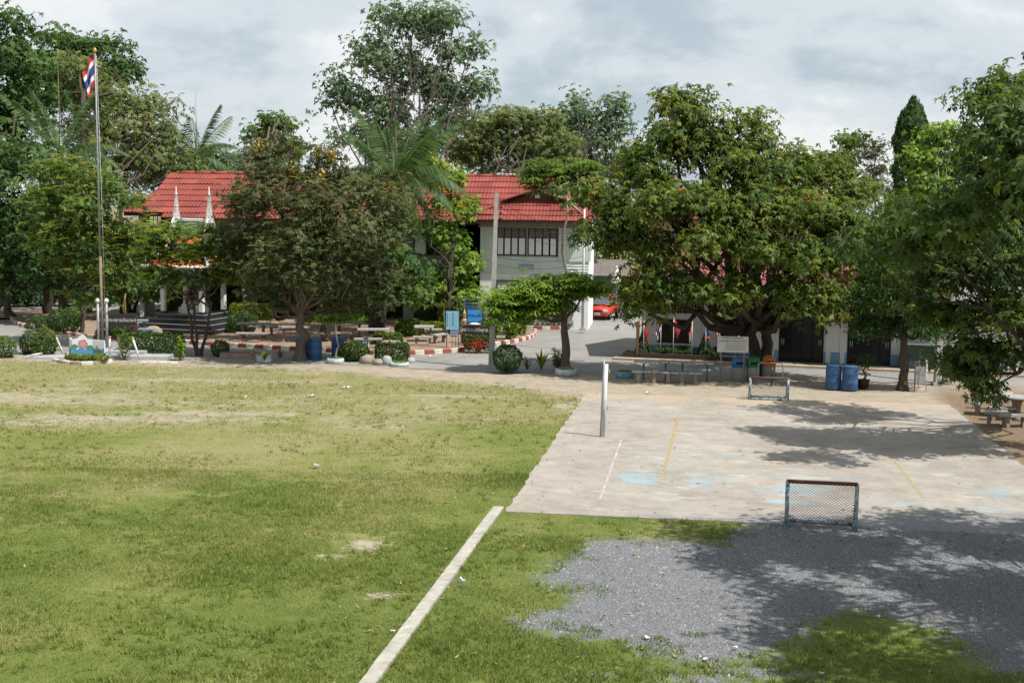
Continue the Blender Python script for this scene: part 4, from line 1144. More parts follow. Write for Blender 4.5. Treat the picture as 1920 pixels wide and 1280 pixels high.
tree('garden_tree', 'added tree hidden behind the brownish spreading tree, shading the stone tables', (610, 645), [(480, 470, 60, 35), (560, 480, 70, 40), (640, 480, 70, 40), (710, 490, 60, 35), (600, 440, 80, 40), (690, 450, 60, 35), (440, 500, 40, 30), (520, 550, 60, 20), (610, 555, 60, 22), (700, 555, 50, 20), (760, 520, 40, 35)], 63.5, (.18, .09), 22000, .4, 15, L_DARK, M_BARKD, r=.16, seed=29, fork=2.4)  # mostly hidden tree, added so that its canopy shades the tables and paving
tree('layered_tree', 'young flat layered tree in a white tyre ring by the blue drums', (630, 682), [(628, 592, 52, 5), (585, 599, 30, 4), (668, 598, 24, 4), (628, 603, 20, 3)], 56.8, (.11, .055), 5200, .12, 12, L_BRIGHT, M_BARKL, r=.035, seed=21, flat=.3, fork=1.72, twigs=24)
# the tree in the round planter: palmate leaves in flat layers
def palmate_clusters(rg, C, Ln, W, k=7):
    out = []
    n = len(C)
    a0 = rg.random(n) * 2 * PI
    for i in range(k):
        a = a0 + 2 * PI * i / k
        d = np.column_stack([np.cos(a), np.sin(a), -.25 + rg.normal(0, .12, n)]); s = np.column_stack([-np.sin(a), np.cos(a), 0 * a])
        l_ = Ln * rg.uniform(.75, 1.15, (n, 1))
        out.append(np.stack([C, C + d * l_ * .55 + s * W, C + d * l_ + np.array([0, 0, -.12 * Ln]), C + d * l_ * .55 - s * W], 1))
    V = np.stack(out, 1)
    return V.reshape(-1, 3), np.repeat(rg.random(n), k)
def palmate_tree(label, base, blobs, depth, n, seed, r, fork, bark, Ln=.36, mat=None):
    rg = np.random.default_rng(seed)
    b0 = np.array([*G(*base)[:2], 0.0]); root = T('umbrella_tree', label, 'tree', b0)
    wb = world_blobs(blobs, depth, b0)
    C, Nn, tint, cc, bi, _ = crown_points(rg, wb, n, .3, 5, .55, .5, True)
    V, t2 = palmate_clusters(rg, C, Ln, .032)
    mesh_np('crown', V, np.arange(len(V)).reshape(-1, 4), mat or L_BRIGHT, root, tint=np.clip(t2 * .6 + np.repeat(tint, 7) * .5, 0, 1))
    tb = MB(); bb = MB()
    pts = wobble_tube(tb, rg, (0, 0, -.1), (np.mean([b[0] for b in wb]) * .08, 0, fork), r * 1.2, r * .75, 8, .02, n=10)
    tb.lathe([(r * 1.7, -.1), (r * 1.45, .1), (r * 1.1, .35)], n=10)
    tb.build('trunk', bark, root)
    for i, b_ in enumerate(wb):
        wobble_tube(bb, rg, pts[-1], (b_[0], b_[1], b_[2]), r * .45, r * .12, 5, .06, n=6)
    for i in rg.permutation(len(cc))[:60]:
        b_ = wb[bi[i]]; wobble_tube(bb, rg, (b_[0], b_[1], b_[2] - .05), cc[i], .015, .006, 3, .08, n=4)
    bb.build('branches', bark, root)
palmate_tree('flat crowned small tree in the round planter right of the utility pole', (1060, 697), [(1010, 545, 50, 22), (1070, 532, 42, 22), (1105, 542, 30, 18), (970, 560, 40, 22), (945, 580, 30, 22), (1000, 578, 46, 24), (1040, 568, 40, 18), (935, 598, 22, 10), (985, 592, 35, 10), (1030, 550, 50, 20), (1060, 548, 40, 16)], 53.4, 2000, 31, .17, 2.15, M_BARK)
palmate_tree('slim bare stemmed tree with a parasol crown in front of the white wing', (1058, 655), [(1050, 325, 50, 20), (1095, 318, 28, 16), (1015, 338, 28, 18), (1040, 350, 36, 20), (1085, 348, 30, 20)], 66, 640, 32, .07, 7.2, M_BARKL, Ln=.45, mat=L_MID)

# ------------------------------------------------------------------ the great mango and the right side
tree('mango_tree', 'great spreading mango tree before the low white building', (1430, 703),
     [(1290, 195, 58, 25, -1), (1305, 235, 62, 38, 0), (1265, 275, 55, 40, 0), (1335, 290, 50, 45, 0), (1410, 235, 35, 22, 0), (1420, 275, 38, 35, .5), (1375, 330, 60, 45, 1), (1195, 305, 35, 28, -.5), (1205, 345, 62, 42, 0), (1115, 375, 42, 32, 0), (1155, 405, 55, 38, 0),
      (1240, 390, 70, 45, 1.5), (1310, 390, 60, 45, 2), (1450, 345, 60, 42, 1), (1500, 310, 45, 30, -.5), (1550, 335, 55, 40, -.5), (1600, 375, 42, 42, 0), (1400, 400, 75, 48, 2.5), (1490, 400, 70, 48, 2.5), (1565, 420, 60, 48, 1.5), (1120, 440, 38, 30, .5), (1180, 455, 48, 35, .5),
      (1370, 465, 62, 45, 3.2), (1450, 480, 75, 48, 3.2), (1540, 490, 68, 50, 2.5), (1600, 470, 45, 55, 1.5), (1230, 520, 52, 35, 2), (1200, 560, 45, 32, 2), (1290, 545, 62, 30, 2.5), (1370, 545, 55, 28, 2.5), (1540, 560, 50, 32, 2.5), (1470, 545, 45, 25, 2.5), (1615, 530, 32, 40, 1.5), (1240, 470, 40, 30, 1), (1375, 562, 40, 14, 3.4), (1545, 588, 45, 16, 3), (1485, 572, 40, 16, 3.2), (1215, 590, 40, 12, 2)],
     53.2, (.20, .08), 84000, .40, 18, L_MANGO, M_BARKD, r=.36, fork=2.1, seed=23, twigs=220, droop=.6, trunks=2, dead=16, shell=.45, flat=.8)
tree('feathery_tree', 'bright green feathery tree below the dark spire', (1775, 720), [(1765, 262, 40, 30), (1735, 300, 38, 32), (1790, 310, 50, 45), (1745, 350, 55, 40), (1700, 395, 42, 40), (1765, 400, 60, 45), (1690, 450, 45, 42), (1760, 460, 60, 45)], 56, (.17, .065), 34000, .38, 22, L_BRIGHT, M_BARKL, r=.16, seed=24, whorl=8, twigs=60, droop=.5)
tree('conifer_tree', 'dark low skirted tree standing between the pair of drums and the metal rack', (1692, 731), [(1690, 520, 55, 40), (1660, 575, 55, 32), (1725, 575, 55, 32), (1690, 615, 66, 30), (1640, 618, 36, 22), (1745, 622, 34, 22), (1690, 560, 60, 35)], 49.7, (.16, .045), 21000, .3, 18, L_DARK, M_BARKD, r=.17, seed=25, whorl=0, droop=1.4, fork=2.2)
tree('broadleaf_tree', 'dense dark tree overhanging the round stone tables', (1990, 800), [(1690, 405, 40, 32, -6), (1712, 455, 45, 35, -5), (1725, 485, 48, 34, 2.5), (1790, 450, 52, 38, 2.5), (1860, 430, 60, 40, 3), (1745, 420, 50, 38, -7), (1810, 430, 60, 42, -6), (1790, 505, 60, 40, -4.5), (1720, 520, 40, 32, -4), (1850, 500, 60, 45, -5), (1700, 410, 38, 38, -1.5), (1835, 715, 48, 45), (1800, 685, 36, 30), (1838, 735, 26, 24), (1770, 440, 70, 45), (1850, 400, 75, 60), (1715, 500, 40, 38), (1780, 520, 68, 52), (1870, 500, 80, 65, 1), (1725, 575, 40, 32), (1800, 600, 62, 48), (1890, 600, 70, 60, 1), (1835, 665, 55, 40), (1900, 670, 55, 40), (1850, 345, 60, 45), (1855, 200, 50, 45), (1905, 170, 55, 45), (1835, 265, 45, 42), (1890, 270, 60, 50), (1920, 330, 70, 80), (1990, 450, 90, 100), (2030, 600, 90, 80), (1990, 250, 80, 60), (2100, 400, 90, 110)],
     36.5, (.15, .062), 88000, .30, 18, L_DEEP, M_BARKD, r=.26, seed=26, fork=2.6, limb=.5, twigs=160, droop=.5)
tree('broadleaf_tree', 'nearest tree hanging in at the upper right corner', (12.2, 22.2), [(7.7 - 12.2, 1.7, 6.5, .95, 1.2, .7), (7.1 - 12.2, 2.8, 5.9, .8, 1.0, .55), (8.6 - 12.2, -5.2, 7.0, 1.3, 1.3, .8), (8.3 - 12.2, -3.4, 6.6, 1.2, 1.3, .7), (9.8 - 12.2, -5.0, 6.5, 1.4, 1.3, .8), (11 - 12.2, -5.6, 7.0, 1.5, 1.2, .8), (8.9 - 12.2, .6, 7.6, 1.2, 1.6, .8), (8.8 - 12.2, -2.2, 7.2, 1.2, 1.4, .8), (9.6 - 12.2, .4, 8.1, 1.5, 2.0, .95), (10.8 - 12.2, 1.2, 9.2, 1.5, 1.6, .85), (9.3 - 12.2, 2.4, 6.9, 1.0, 1.6, .7), (10.6 - 12.2, -1.8, 6.9, 1.7, 1.6, .95), (-.4, 2.8, 7.5, 1.8, 1.6, 1.0), (1.0, 0, 8.7, 2.2, 2.2, 1.1), (.8, -2.6, 7.4, 2.0, 2.0, 1.0), (-.8, -3.8, 6.3, 1.6, 1.4, .8), (2.0, 2.4, 7.2, 1.8, 1.8, 1.0), (.4, 4.2, 6.3, 1.6, 1.2, .8)],
     None, (.14, .065), 90000, .28, 18, L_DEEP, M_BARKD, r=.3, seed=28, fork=3.4, limb=.35, twigs=60, droop=.5, world_b=True)

# dim undergrowth that closes the view under the crowns
def thicket(label, x0, x1, y0, h, n, seed, mat, dp=3.0):
    rg = np.random.default_rng(seed)
    x = rg.uniform(x0, x1, n); hh = h * (.7 + .5 * fbm(x * .35 + seed, x * 0 + seed)); z = rg.random(n) ** .8 * hh; y = y0 + rg.uniform(0, dp, n) + .5 * np.sin(x * 1.7)
    C = np.column_stack([x, y, z]); Nn = rg.normal(size=(n, 3)) * .6 + [0, -.6, .6]; Nn /= np.linalg.norm(Nn, axis=1, keepdims=True)
    o = mesh_np('undergrowth', leaf_quads(rg, C, Nn, .34, .17), np.arange(n * 4).reshape(-1, 4), mat, tint=rg.random(n))
    tag(o, label, 'undergrowth', kind='stuff')
thicket('dark undergrowth closing the grove behind the left driveway', -52, -21, 92, 5.0, 16000, 3, L_DARK)
thicket('leafy undergrowth behind the lane and the shed', 2, 34, 104, 7.0, 16000, 4, L_MID)
thicket('treeline seen low over the roofs', -30, 6, 116, 6.5, 12000, 5, L_AIRY)
thicket('dark undergrowth behind the right end of the low building', 17, 40, 66, 4.5, 12000, 6, L_DARK)

thicket('dark scrub at the end of the left driveway', -44, -25, 83, 2.6, 7000, 7, L_DARK, 1.5)
# ------------------------------------------------------------------ building materials
M_TILE = M('red_roof_tile', (.265, .066, .052), (.175, .048, .040), scale=.8, rough=.75, bump=.05, world=True, detail=10, spec=.12)
M_TILEP = M('faded_pink_roof_tile', (.29, .105, .105), (.19, .07, .075), scale=1.2, rough=.85, world=True, detail=9, bump=.1, spec=.12)
M_UNDER = M('roof_underlay', (.16, .04, .035), scale=3)
M_RIDGE = M('ridge_mortar', (.45, .43, .40), (.22, .20, .19), scale=5, rough=.9, bump=.3, contrast=1.3)
M_MINT = M('mint_painted_boards', (.68, .74, .68), (.56, .62, .56), scale=1.5, rough=.7, detail=7)
M_WHITE = M('white_wall_paint', (.80, .81, .81), (.66, .67, .67), scale=.8, rough=.8, detail=9, bump=.05)
M_WHITEC = M('stained_white_wall', (.80, .79, .76), (.64, .62, .58), scale=1.0, rough=.85, detail=9, bump=.1, contrast=1.1)
M_BLUED = M('blue_dado_paint', (.20, .43, .58), (.15, .32, .44), scale=1.5, rough=.8, detail=8)
M_DARKW = M('dark_wood', (.055, .036, .028), (.03, .022, .018), scale=5, rough=.7)
M_BROWNW = M('brown_wood', (.17, .085, .045), (.09, .05, .03), scale=5, rough=.7)
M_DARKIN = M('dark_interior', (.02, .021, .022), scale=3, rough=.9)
M_GREYW = M('grey_green_wall', (.25, .28, .23), (.17, .19, .16), scale=1, rough=.85, detail=8)
M_BLOCK = M('vent_block', (.42, .42, .36), (.30, .30, .26), scale=3, rough=.9)
M_CREAM = M('cream_fretwork', (.50, .46, .34), scale=5, rough=.8)
M_GLASS = M('window_glass', (.014, .015, .016), scale=3, rough=.2, spec=.25)
M_SHUT = M('white_shutter', (.80, .81, .81), (.70, .71, .71), scale=2, rough=.6)
M_ORANGE = M('orange_paint', (.50, .17, .05), (.36, .12, .05), scale=2, rough=.8)
M_METAL = M('grey_metal', (.35, .36, .36), (.22, .22, .22), scale=8, rough=.5, metal=.4)
M_GALV = M('white_metal', (.62, .63, .63), (.45, .45, .45), scale=8, rough=.5)
M_CONCP = M('pole_concrete', (.40, .40, .38), (.27, .27, .26), scale=4, rough=.9, bump=.2, detail=8)
M_BLACKT = M('black_tile', (.020, .021, .024), (.035, .036, .038), scale=6, rough=.22, spec=.5)
M_GREYT = M('grey_edge', (.30, .31, .31), scale=6, rough=.5)
M_PAVW = M('pavilion_white', (.72, .72, .70), (.58, .57, .54), scale=2.5, rough=.7, detail=8)
M_PAVO = M('pavilion_orange_tile', (.52, .15, .04), (.40, .11, .035), scale=8, rough=.5)
M_GRN = M('dark_green_tile', (.03, .075, .055), scale=8, rough=.5)

# every sheet has weathered a little differently
for mt_ in (M_TILE, M_TILEP):
    t = mt_.node_tree; n, l = t.nodes, t.links
    oi = n.new('ShaderNodeObjectInfo'); hs = n.new('ShaderNodeHueSaturation'); mr = n.new('ShaderNodeMapRange')
    mr.inputs['To Min'].default_value = .80; mr.inputs['To Max'].default_value = 1.16
    bc = n['Principled BSDF'].inputs['Base Color']; src = bc.links[0].from_socket
    l.new(oi.outputs['Random'], mr.inputs['Value']); l.new(mr.outputs[0], hs.inputs['Value']); l.new(src, hs.inputs['Color']); l.new(hs.outputs[0], bc)

# corrugated roof sheets that share their meshes
_tm = {}
def tile_mesh(w, ln, waves):
    key = (round(w, 3), round(ln, 3))
    if key in _tm: return _tm[key]
    k = waves * 4
    vs = []
    for i in range(k + 1):
        x = w * i / k; z = .038 * (.5 - .5 * math.cos(2 * PI * i / 4))
        vs += [(x, -.06, z - .006), (x, -.06, z + .03), (x, ln, z * .7 - .012)]
    fs = []
    for i in range(k):
        a = i * 3
        fs += [(a, a + 3, a + 4, a + 1), (a + 1, a + 4, a + 5, a + 2)]
    me = bpy.data.meshes.new('roof_tile'); me.from_pydata(vs, [], fs)
    me.update(); _tm[key] = me
    return me
def tiled(parent, p0, u, v, width, length, w, rows, mat, waves=4, clip=None, seed=0, name='roof_tile'):
    """lay tile sheets over the slope from p0 (eave corner) along u, up along v; clip(s,t) -> keep"""
    u, v = Vector(u).normalized(), Vector(v).normalized(); nrm = u.cross(v)
    rl = length / rows; cols = round(width / w); w = width / cols
    me = tile_mesh(w * 1.0, rl * 1.04, waves)
    if not me.materials: me.materials.append(mat)
    rg = np.random.default_rng(seed)
    rot = Matrix((u, v, nrm)).transposed().to_quaternion().to_euler()
    for r in range(rows):
        for c in range(cols):
            s, t = (c + .5) * w, (r + .5) * rl
            if clip and not clip(s, t): continue
            o = link(bpy.data.objects.new(name, me), parent)
            o.location = Vector(p0) + u * (c * w) + v * (r * rl) + nrm * (.03 + rg.normal(0, .006))
            o.rotation_euler = rot
def slab_poly(pts, th=.06):
    """a thin board under a slope polygon (pts in order, counter-clockwise from above)"""
    a, b_, c = Vector(pts[0]), Vector(pts[1]), Vector(pts[2])
    nr = (b_ - a).cross(c - a).normalized()
    k = len(pts)
    vs = [tuple(Vector(p)) for p in pts] + [tuple(Vector(p) - nr * th) for p in pts]
    fs = [tuple(range(k)), tuple(range(2 * k - 1, k - 1, -1))] + [(i, (i + 1) % k, k + (i + 1) % k, k + i)[::-1] for i in range(k)]
    return vs, fs
def wall_with_holes(x0, x1, z0, z1, th, holes, y=0.0):
    """wall in the xz plane with rectangular holes (x0,x1,z0,z1), thickness to +y"""
    mb = MB()
    xs = sorted({x0, x1, *[h for q in holes for h in q[:2]]}); zs = sorted({z0, z1, *[h for q in holes for h in q[2:]]})
    for i in range(len(xs) - 1):
        run = None
        for j in range(len(zs) - 1):
            cx, cz = (xs[i] + xs[i + 1]) / 2, (zs[j] + zs[j + 1]) / 2
            if any(h[0] < cx < h[1] and h[2] < cz < h[3] for h in holes): continue
            mb.box(((xs[i] + xs[i + 1]) / 2, y + th / 2, cz), (xs[i + 1] - xs[i], th, zs[j + 1] - zs[j]))
    return mb
def vent_screen(x0, x1, z0, z1, y, cell, th=.08, bar=.035):
    """pierced concrete blocks: a grid of bars with a diagonal-ish inner cross"""
    mb = MB()
    nx, nz = max(1, round((x1 - x0) / cell)), max(1, round((z1 - z0) / cell))
    cx, cz = (x1 - x0) / nx, (z1 - z0) / nz
    for i in range(nx + 1): mb.box((x0 + i * cx, y, (z0 + z1) / 2), (bar, th, z1 - z0))
    for j in range(nz + 1): mb.box(((x0 + x1) / 2, y + .004, z0 + j * cz), (x1 - x0, th - .012, bar))
    for i in range(nx):
        for j in range(nz):
            q = cx * .28
            mb.box((x0 + (i + .5) * cx, y + .006, z0 + (j + .5) * cz), (q, th - .02, bar * .8)); mb.box((x0 + (i + .5) * cx, y + .008, z0 + (j + .5) * cz), (bar * .8, th - .024, q))
    return mb

# ------------------------------------------------------------------ the long two-storey school
A_S = math.radians(4)
O_S = D(232, 400, 75.0)
sch = T('school_building', 'long two storey school with a red tiled roof behind the garden trees', 'building', (O_S[0], O_S[1], 0), -A_S)
Wd = 26.4; EZ, RZ, RD = 6.05, 8.35, 4.9
roof = MB()
vs, fs = slab_poly([(0, 0, EZ), (Wd, 0, EZ), (Wd, RD, RZ), (1.6, RD, RZ)]); roof.add(vs, fs)
vs, fs = slab_poly([(Wd, 2 * RD, EZ), (0, 2 * RD, EZ), (1.6, RD, RZ), (Wd, RD, RZ)]); roof.add(vs, fs)
vs, fs = slab_poly([(0, 2 * RD, EZ), (0, 0, EZ), (1.6, RD, RZ)]); roof.add(vs, fs)
roof = roof.build('roof', M_UNDER, sch)
sl_ = math.hypot(RD, RZ - EZ)
tiled(roof, (0, 0, EZ), (1, 0, 0), (0, RD, RZ - EZ), Wd, sl_, 1.0, 7, M_TILE, 5, clip=lambda s, t: s > 1.6 * t / sl_ - .1 and not (20.6 < s < 26.2 and t < 1.0), seed=1)
# the lower strip of eave where the roof steps down right of the vent blocks
tiled(roof, (2.3, -.55, EZ - .26), (1, 0, 0), (0, .55, .26), 18.0, .61, 1.0, 1, M_TILE, 5, seed=2)
rc = MB()
for i in range(25): rc.tube([(1.6 + i * .985, RD, RZ + .02), (1.6 + (i + .98) * .985, RD, RZ + .05)], [.11, .13], 8)
rc.build('ridge_cap', M_TILE, roof)
rm = MB()
for i in range(16): rm.tube([(20.5 + i * .24, RD - .02, RZ + .12), (20.5 + (i + .8) * .24, RD - .02, RZ + .14)], [.10, .08], 6)
rm.build('ridge_mortar', M_RIDGE, roof)
fa = MB(); fa.box((Wd / 2, .03, EZ - .10), (Wd, .05, .16)); fa.build('fascia', M_DARKW, roof)
holes = [(1.0, 4.6, 5.2, 5.85)] + [(1.2 + i * 3.0, 3.4 + i * 3.0, 3.9, 5.0) for i in range(6)] + [(1.2 + i * 3.0, 3.6 + i * 3.0, .12, 2.3) for i in range(6)] + [(18.6, 20.9, .3, 5.6)]
wall_with_holes(.6, Wd - .6, 0, EZ + .3, .15, holes, 1.3).build('wall', M_GREYW, sch)
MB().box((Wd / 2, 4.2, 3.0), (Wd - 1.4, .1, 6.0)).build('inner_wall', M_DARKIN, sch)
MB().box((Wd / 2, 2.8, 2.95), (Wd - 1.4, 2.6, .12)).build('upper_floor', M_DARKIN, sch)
vent_screen(1.0, 4.6, 5.2, 5.85, 1.37, .22).build('vent_screen', M_BLOCK, sch)['kind'] = 'stuff'
for i in range(6):
    f = MB(); x0 = 1.2 + i * 3.0
    for dxx in (0, .73, 1.46, 2.2): f.box((x0 + dxx, 1.28, 4.45), (.06, .07, 1.14))
    f.box((x0 + 1.1, 1.275, 3.9), (2.32, .1, .07)); f.box((x0 + 1.1, 1.275, 5.0), (2.32, .1, .07))
    w_ = f.build('window', M_DARKW, sch)
    for k in range(3): MB().box((x0 + .365 + .73 * k, 1.33, 4.45), (.62, .02, 1.0)).build('shutter', M_SHUT if (i + k) % 3 else M_GLASS, w_)
for x in (.65, 6.6, 12.6, 18.4, 20.95): MB().box((x, .95, 2.95), (.22, .22, 5.9)).build('column', M_WHITE, sch)
ba = MB(); ba.box((19.6, .95, 3.95), (2.4, .05, .06)); ba.box((19.6, .95, 3.1), (2.4, .06, .25))
for i in range(12): ba.box((18.6 + i * .19, .95, 3.6), (.04, .04, .75))
ba.build('balcony_railing', M_SHUT, sch)

# ------------------------------------------------------------------ the white wing with the dutch gable
A_W = math.radians(6.5)
O_W = D(900, 520, 73.0)
wing = T('white_wing', 'white two storey wing with mint boards, shutters and a dutch gable roof', 'building', (O_W[0], O_W[1], 0), -A_W)
K = 73.0 / 2500
WW, WDp = 5.95, 5.0
def wz(y): return CAM_H + (386 + 0.0 - y) * K
win = [(.94, 2.50), (2.64, 4.22)]
zt, zmid_, zb_ = wz(427), wz(445), wz(478)
lowin = [(.95, 3.0, .75, 2.62)]
up_holes = [(a, b_, zb_, zt) for a, b_ in win]
wall_with_holes(0, WW, 0, 3.0, .12, lowin).build('lower_wall', M_WHITE, wing)
wall_with_holes(0, WW, 3.0, wz(413), .10, up_holes, .02).build('upper_wall', M_MINT, wing)
# clapboards: each course proud at its foot
cb = MB()
z = 3.02; i = 0
while z < wz(428):
    spans = [(0, WW)]
    if z + .07 > zb_ - .06:
        spans = [(0, win[0][0] - .06), (win[0][1] + .05, win[1][0] - .05), (win[1][1] + .06, WW)]
    for a, b_ in spans:
        cb.add([(a, -.022, z), (b_, -.022, z), (b_, .018, z + .155), (a, .018, z + .155), (a, .02, z), (b_, .02, z)], [(0, 1, 2, 3), (0, 4, 5, 1)])
    z += .15
o = cb.build('clapboard', M_MINT, wing); o['kind'] = 'stuff'
# vertical boards at the top left of the wall
vb = MB()
for i in range(6): vb.box((.08 + i * .15, -.035, (wz(488) + wz(424)) / 2), (.135, .03, wz(424) - wz(488)))
for i in range(12): vb.box((4.36 + i * .148, -.035, (wz(488) + wz(424)) / 2), (.132, .03, wz(424) - wz(488)))
vb.build('vertical_boards', M_MINT, wing)['kind'] = 'stuff'
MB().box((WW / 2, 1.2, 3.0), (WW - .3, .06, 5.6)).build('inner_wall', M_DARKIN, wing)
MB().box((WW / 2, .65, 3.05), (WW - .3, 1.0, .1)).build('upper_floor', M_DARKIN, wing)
MB().box((WW - .06, 2.5, 2.95), (.12, 4.8, 5.9)).build('side_wall', M_WHITE, wing)
MB().box((.06, 2.5, 2.95), (.12, 4.8, 5.9)).build('side_wall', M_WHITE, wing)
for wi, (a, b_) in enumerate(win):
    f = MB()
    for x in (a, b_): f.box((x, -.01, (zb_ + zt) / 2), (.06, .12, zt - zb_ + .12))
    for q in (zb_, zmid_, zt): f.box(((a + b_) / 2, -.012, q), (b_ - a + .06, .11, .055))
    for k in range(1, 4): f.box((a + (b_ - a) * k / 4, -.006, (zmid_ + zt) / 2), (.04, .09, zt - zmid_))
    w_ = f.build('window', M_DARKW, wing)
    for k in range(4):
        x = a + (b_ - a) * k / 4
        lw_ = .30 if not (wi == 0 and k == 3) else .40
        MB().box((x + lw_ / 2 + .02, -.03, (zmid_ + zb_) / 2), (lw_, .03, zmid_ - zb_ - .08), rz=(.0, .12, -.1, .06)[k]).build('shutter', M_SHUT, w_)
        for j in range(5):
            MB().box((a + (b_ - a) * (k + .5) / 4, .02, zmid_ + (zt - zmid_) * (j + .5) / 5), ((b_ - a) / 4 - .05, .012, .075), rx=-.7).build('louver_slat', M_CREAM, w_)
f = MB()
for q in (.75, 2.62): f.box((1.97, -.012, q), (2.2, .1, .06))
for x in (.95, 1.97, 3.0): f.box((x, -.01, 1.68), (.06, .1, 1.9))
w_ = f.build('window', M_DARKW, wing)
for j in range(16): MB().box((1.97, .02, .82 + j * .115), (2.0, .012, .09), rx=-.6).build('louver_slat', M_SHUT, w_)
# fretwork band under the eave
fr = MB(); za, zc_ = wz(426), wz(412)
fr.box((WW / 2, -.08, za), (WW + .2, .05, .05)); fr.box((WW / 2, -.08, zc_), (WW + .2, .05, .05))
for i in range(27):
    x = -.05 + i * .232
    for sg in (-1, 1):
        fr.tube([(x + .116 - sg * .105, -.08, za), (x + .116 + sg * .02, -.08, zc_)], .018, 4)
    fr.box((x, -.08, (za + zc_) / 2), (.02, .03, zc_ - za))
fr.build('fretwork', M_CREAM, wing)['kind'] = 'stuff'
MB().box((WW / 2, .3, (za + zc_) / 2), (WW, .5, .02)).build('soffit', M_DARKW, wing)
# roof: lower hip, small gable, ridge back to the main roof
e0, e1 = -.85, WW + .1; EW = wz(413) - .0; yb = -.75
gz0, gz1 = wz(377), wz(357); gy = .95; ga, gb = 1.40, 4.55; gm = (ga + gb) / 2
rw = MB()
for poly in ([(e0, yb, EW), (e1, yb, EW), (gb, gy, gz0), (ga, gy, gz0)], [(e0, 4.5, EW), (e0, yb, EW), (ga, gy, gz0), (ga, 4.5, gz0)], [(e1, yb, EW), (e1, 4.5, EW), (gb, 4.5, gz0), (gb, gy, gz0)],
             [(ga - .25, gy - .45, gz0 - .03), (gm, gy - .45, gz1), (gm, 4.2, gz1), (ga - .25, 4.2, gz0 - .03)][::-1], [(gm, gy - .45, gz1), (gb + .25, gy - .45, gz0 - .03), (gb + .25, 4.2, gz0 - .03), (gm, 4.2, gz1)][::-1]):
    vs, fs = slab_poly(poly); rw.add(vs, fs)
rw = rw.build('roof', M_UNDER, wing)
sl_w = math.hypot(gy - yb, gz0 - EW)
tiled(rw, (e0, yb, EW), (1, 0, 0), (0, gy - yb, gz0 - EW), e1 - e0, sl_w, .75, 4, M_TILE, 4, clip=lambda s, t: (ga - e0) * t / sl_w - .25 < s < (e1 - e0) - (e1 - gb) * t / sl_w + .25, seed=3)
ss = math.hypot(gm - ga + .25, gz1 - gz0)
tiled(rw, (ga - .25, 4.2, gz0 - .0), (0, -1, 0), (gm - ga + .25, 0, gz1 - gz0), 3.7, ss, .74, 2, M_TILE, 4, seed=4)
tiled(rw, (gb + .25, gy - .45, gz0 - .0), (0, 1, 0), (gm - gb - .25, 0, gz1 - gz0), 3.7, ss, .74, 2, M_TILE, 4, seed=5)
hp = MB()
hp.tube([(e0, yb, EW + .05), (ga, gy, gz0 + .05)], .09, 7); hp.tube([(e1, yb, EW + .05), (gb, gy, gz0 + .05)], .09, 7); hp.tube([(gm, gy - .5, gz1 + .05), (gm, 4.2, gz1 + .05)], .09, 7)
hp.build('ridge_cap', M_TILE, rw)
hm = MB(); hm.tube([(gm + .2, gy - .48, gz1 - .03), (gb + .3, gy - .48, gz0 + .04)], .055, 6); hm.tube([(e1 - .45, yb + .45, EW + .35), (gb, gy, gz0 + .13)], .06, 6)
hm.build('ridge_mortar', M_RIDGE, rw)
MB().prism([(ga, gz0 - .02), (gb, gz0 - .02), (gm, gz1 - .06)], gy - .02, gy + .05).build('gable_board', M_BROWNW, rw)
bb_ = MB(); bb_.tube([(ga - .28, gy - .46, gz0 - .02), (gm, gy - .46, gz1 + .03), (gb + .28, gy - .46, gz0 - .02)], .055, 5)
bb_.build('barge_board', M_TILE, rw)
MB().box((gm + .05, gy - .1, (gz0 + gz1) / 2 - .02), (.28, .1, .22)).build('gable_box', M_SHUT, rw)
MB().box(((e0 + e1) / 2, yb + .02, EW - .1), (e1 - e0, .05, .14)).build('fascia', M_BROWNW, rw)
M_PLQ = M('blue_plaque', (.27, .36, .52), scale=6)
M_INK = M('white_lettering', (.74, .74, .72), scale=6)
pq = MB().box((2.55, -.05, wz(499)), (.80, .04, .27)).build('name_plaque', M_PLQ, wing)
text('lettering', 'อาคารเรียน', .2, M_INK, wing, (2.55, -.075, wz(499.5)), (PI / 2, 0, 0))

# ------------------------------------------------------------------ the low white building behind the mango (canteen)
A_C = math.radians(15.5)
oc = G(1190, 677); O_B = (oc[0] + 1.7 * math.sin(A_C), oc[1] + 1.7 * math.cos(A_C), 0)
can = T('low_building', 'low white building with a blue dado and faded pink roof behind the mango', 'building', O_B, -A_C)
LB, DB = 15.5, 7.0
d1, d2 = (6.05, 7.95), (8.95, 10.75)
w1, w2 = (.72, 2.2), (3.38, 4.85)
hol = [(w1[0], w1[1], .72, 1.72), (w2[0], w2[1], .78, 1.80), (d1[0], d1[1], .02, 1.98), (d2[0], d2[1], .02, 1.98), (.25, 5.6, 2.02, 2.52), (6.0, 11.2, 2.05, 2.52)]
wall_with_holes(0, LB, 0, 2.75, .14, hol).build('wall', M_WHITEC, can)
dd_ = MB()
for a, b_ in ((0, d1[0]), (d1[1], d2[0]), (d2[1], LB)):
    dd_.box(((a + b_) / 2, -.004, .29), (b_ - a - .01, .012, .56))
dd_.build('dado', M_BLUED, can)
for x in (0.08, 2.85, 5.75, 8.15, 8.75, 11.3): MB().box((x, -.02, 1.37), (.2, .06, 2.7)).build('pilaster', M_WHITEC, can)
vent_screen(.25, 5.6, 2.02, 2.52, .06, .25, bar=.045).build('vent_screen', M_BLOCK, can)['kind'] = 'stuff'
vent_screen(6.0, 11.2, 2.05, 2.52, .06, .25, bar=.045).build('vent_screen', M_BLOCK, can)['kind'] = 'stuff'
MB().box((LB / 2, 3.5, 1.4), (LB - .4, .1, 2.7)).build('inner_wall', M_DARKIN, can)
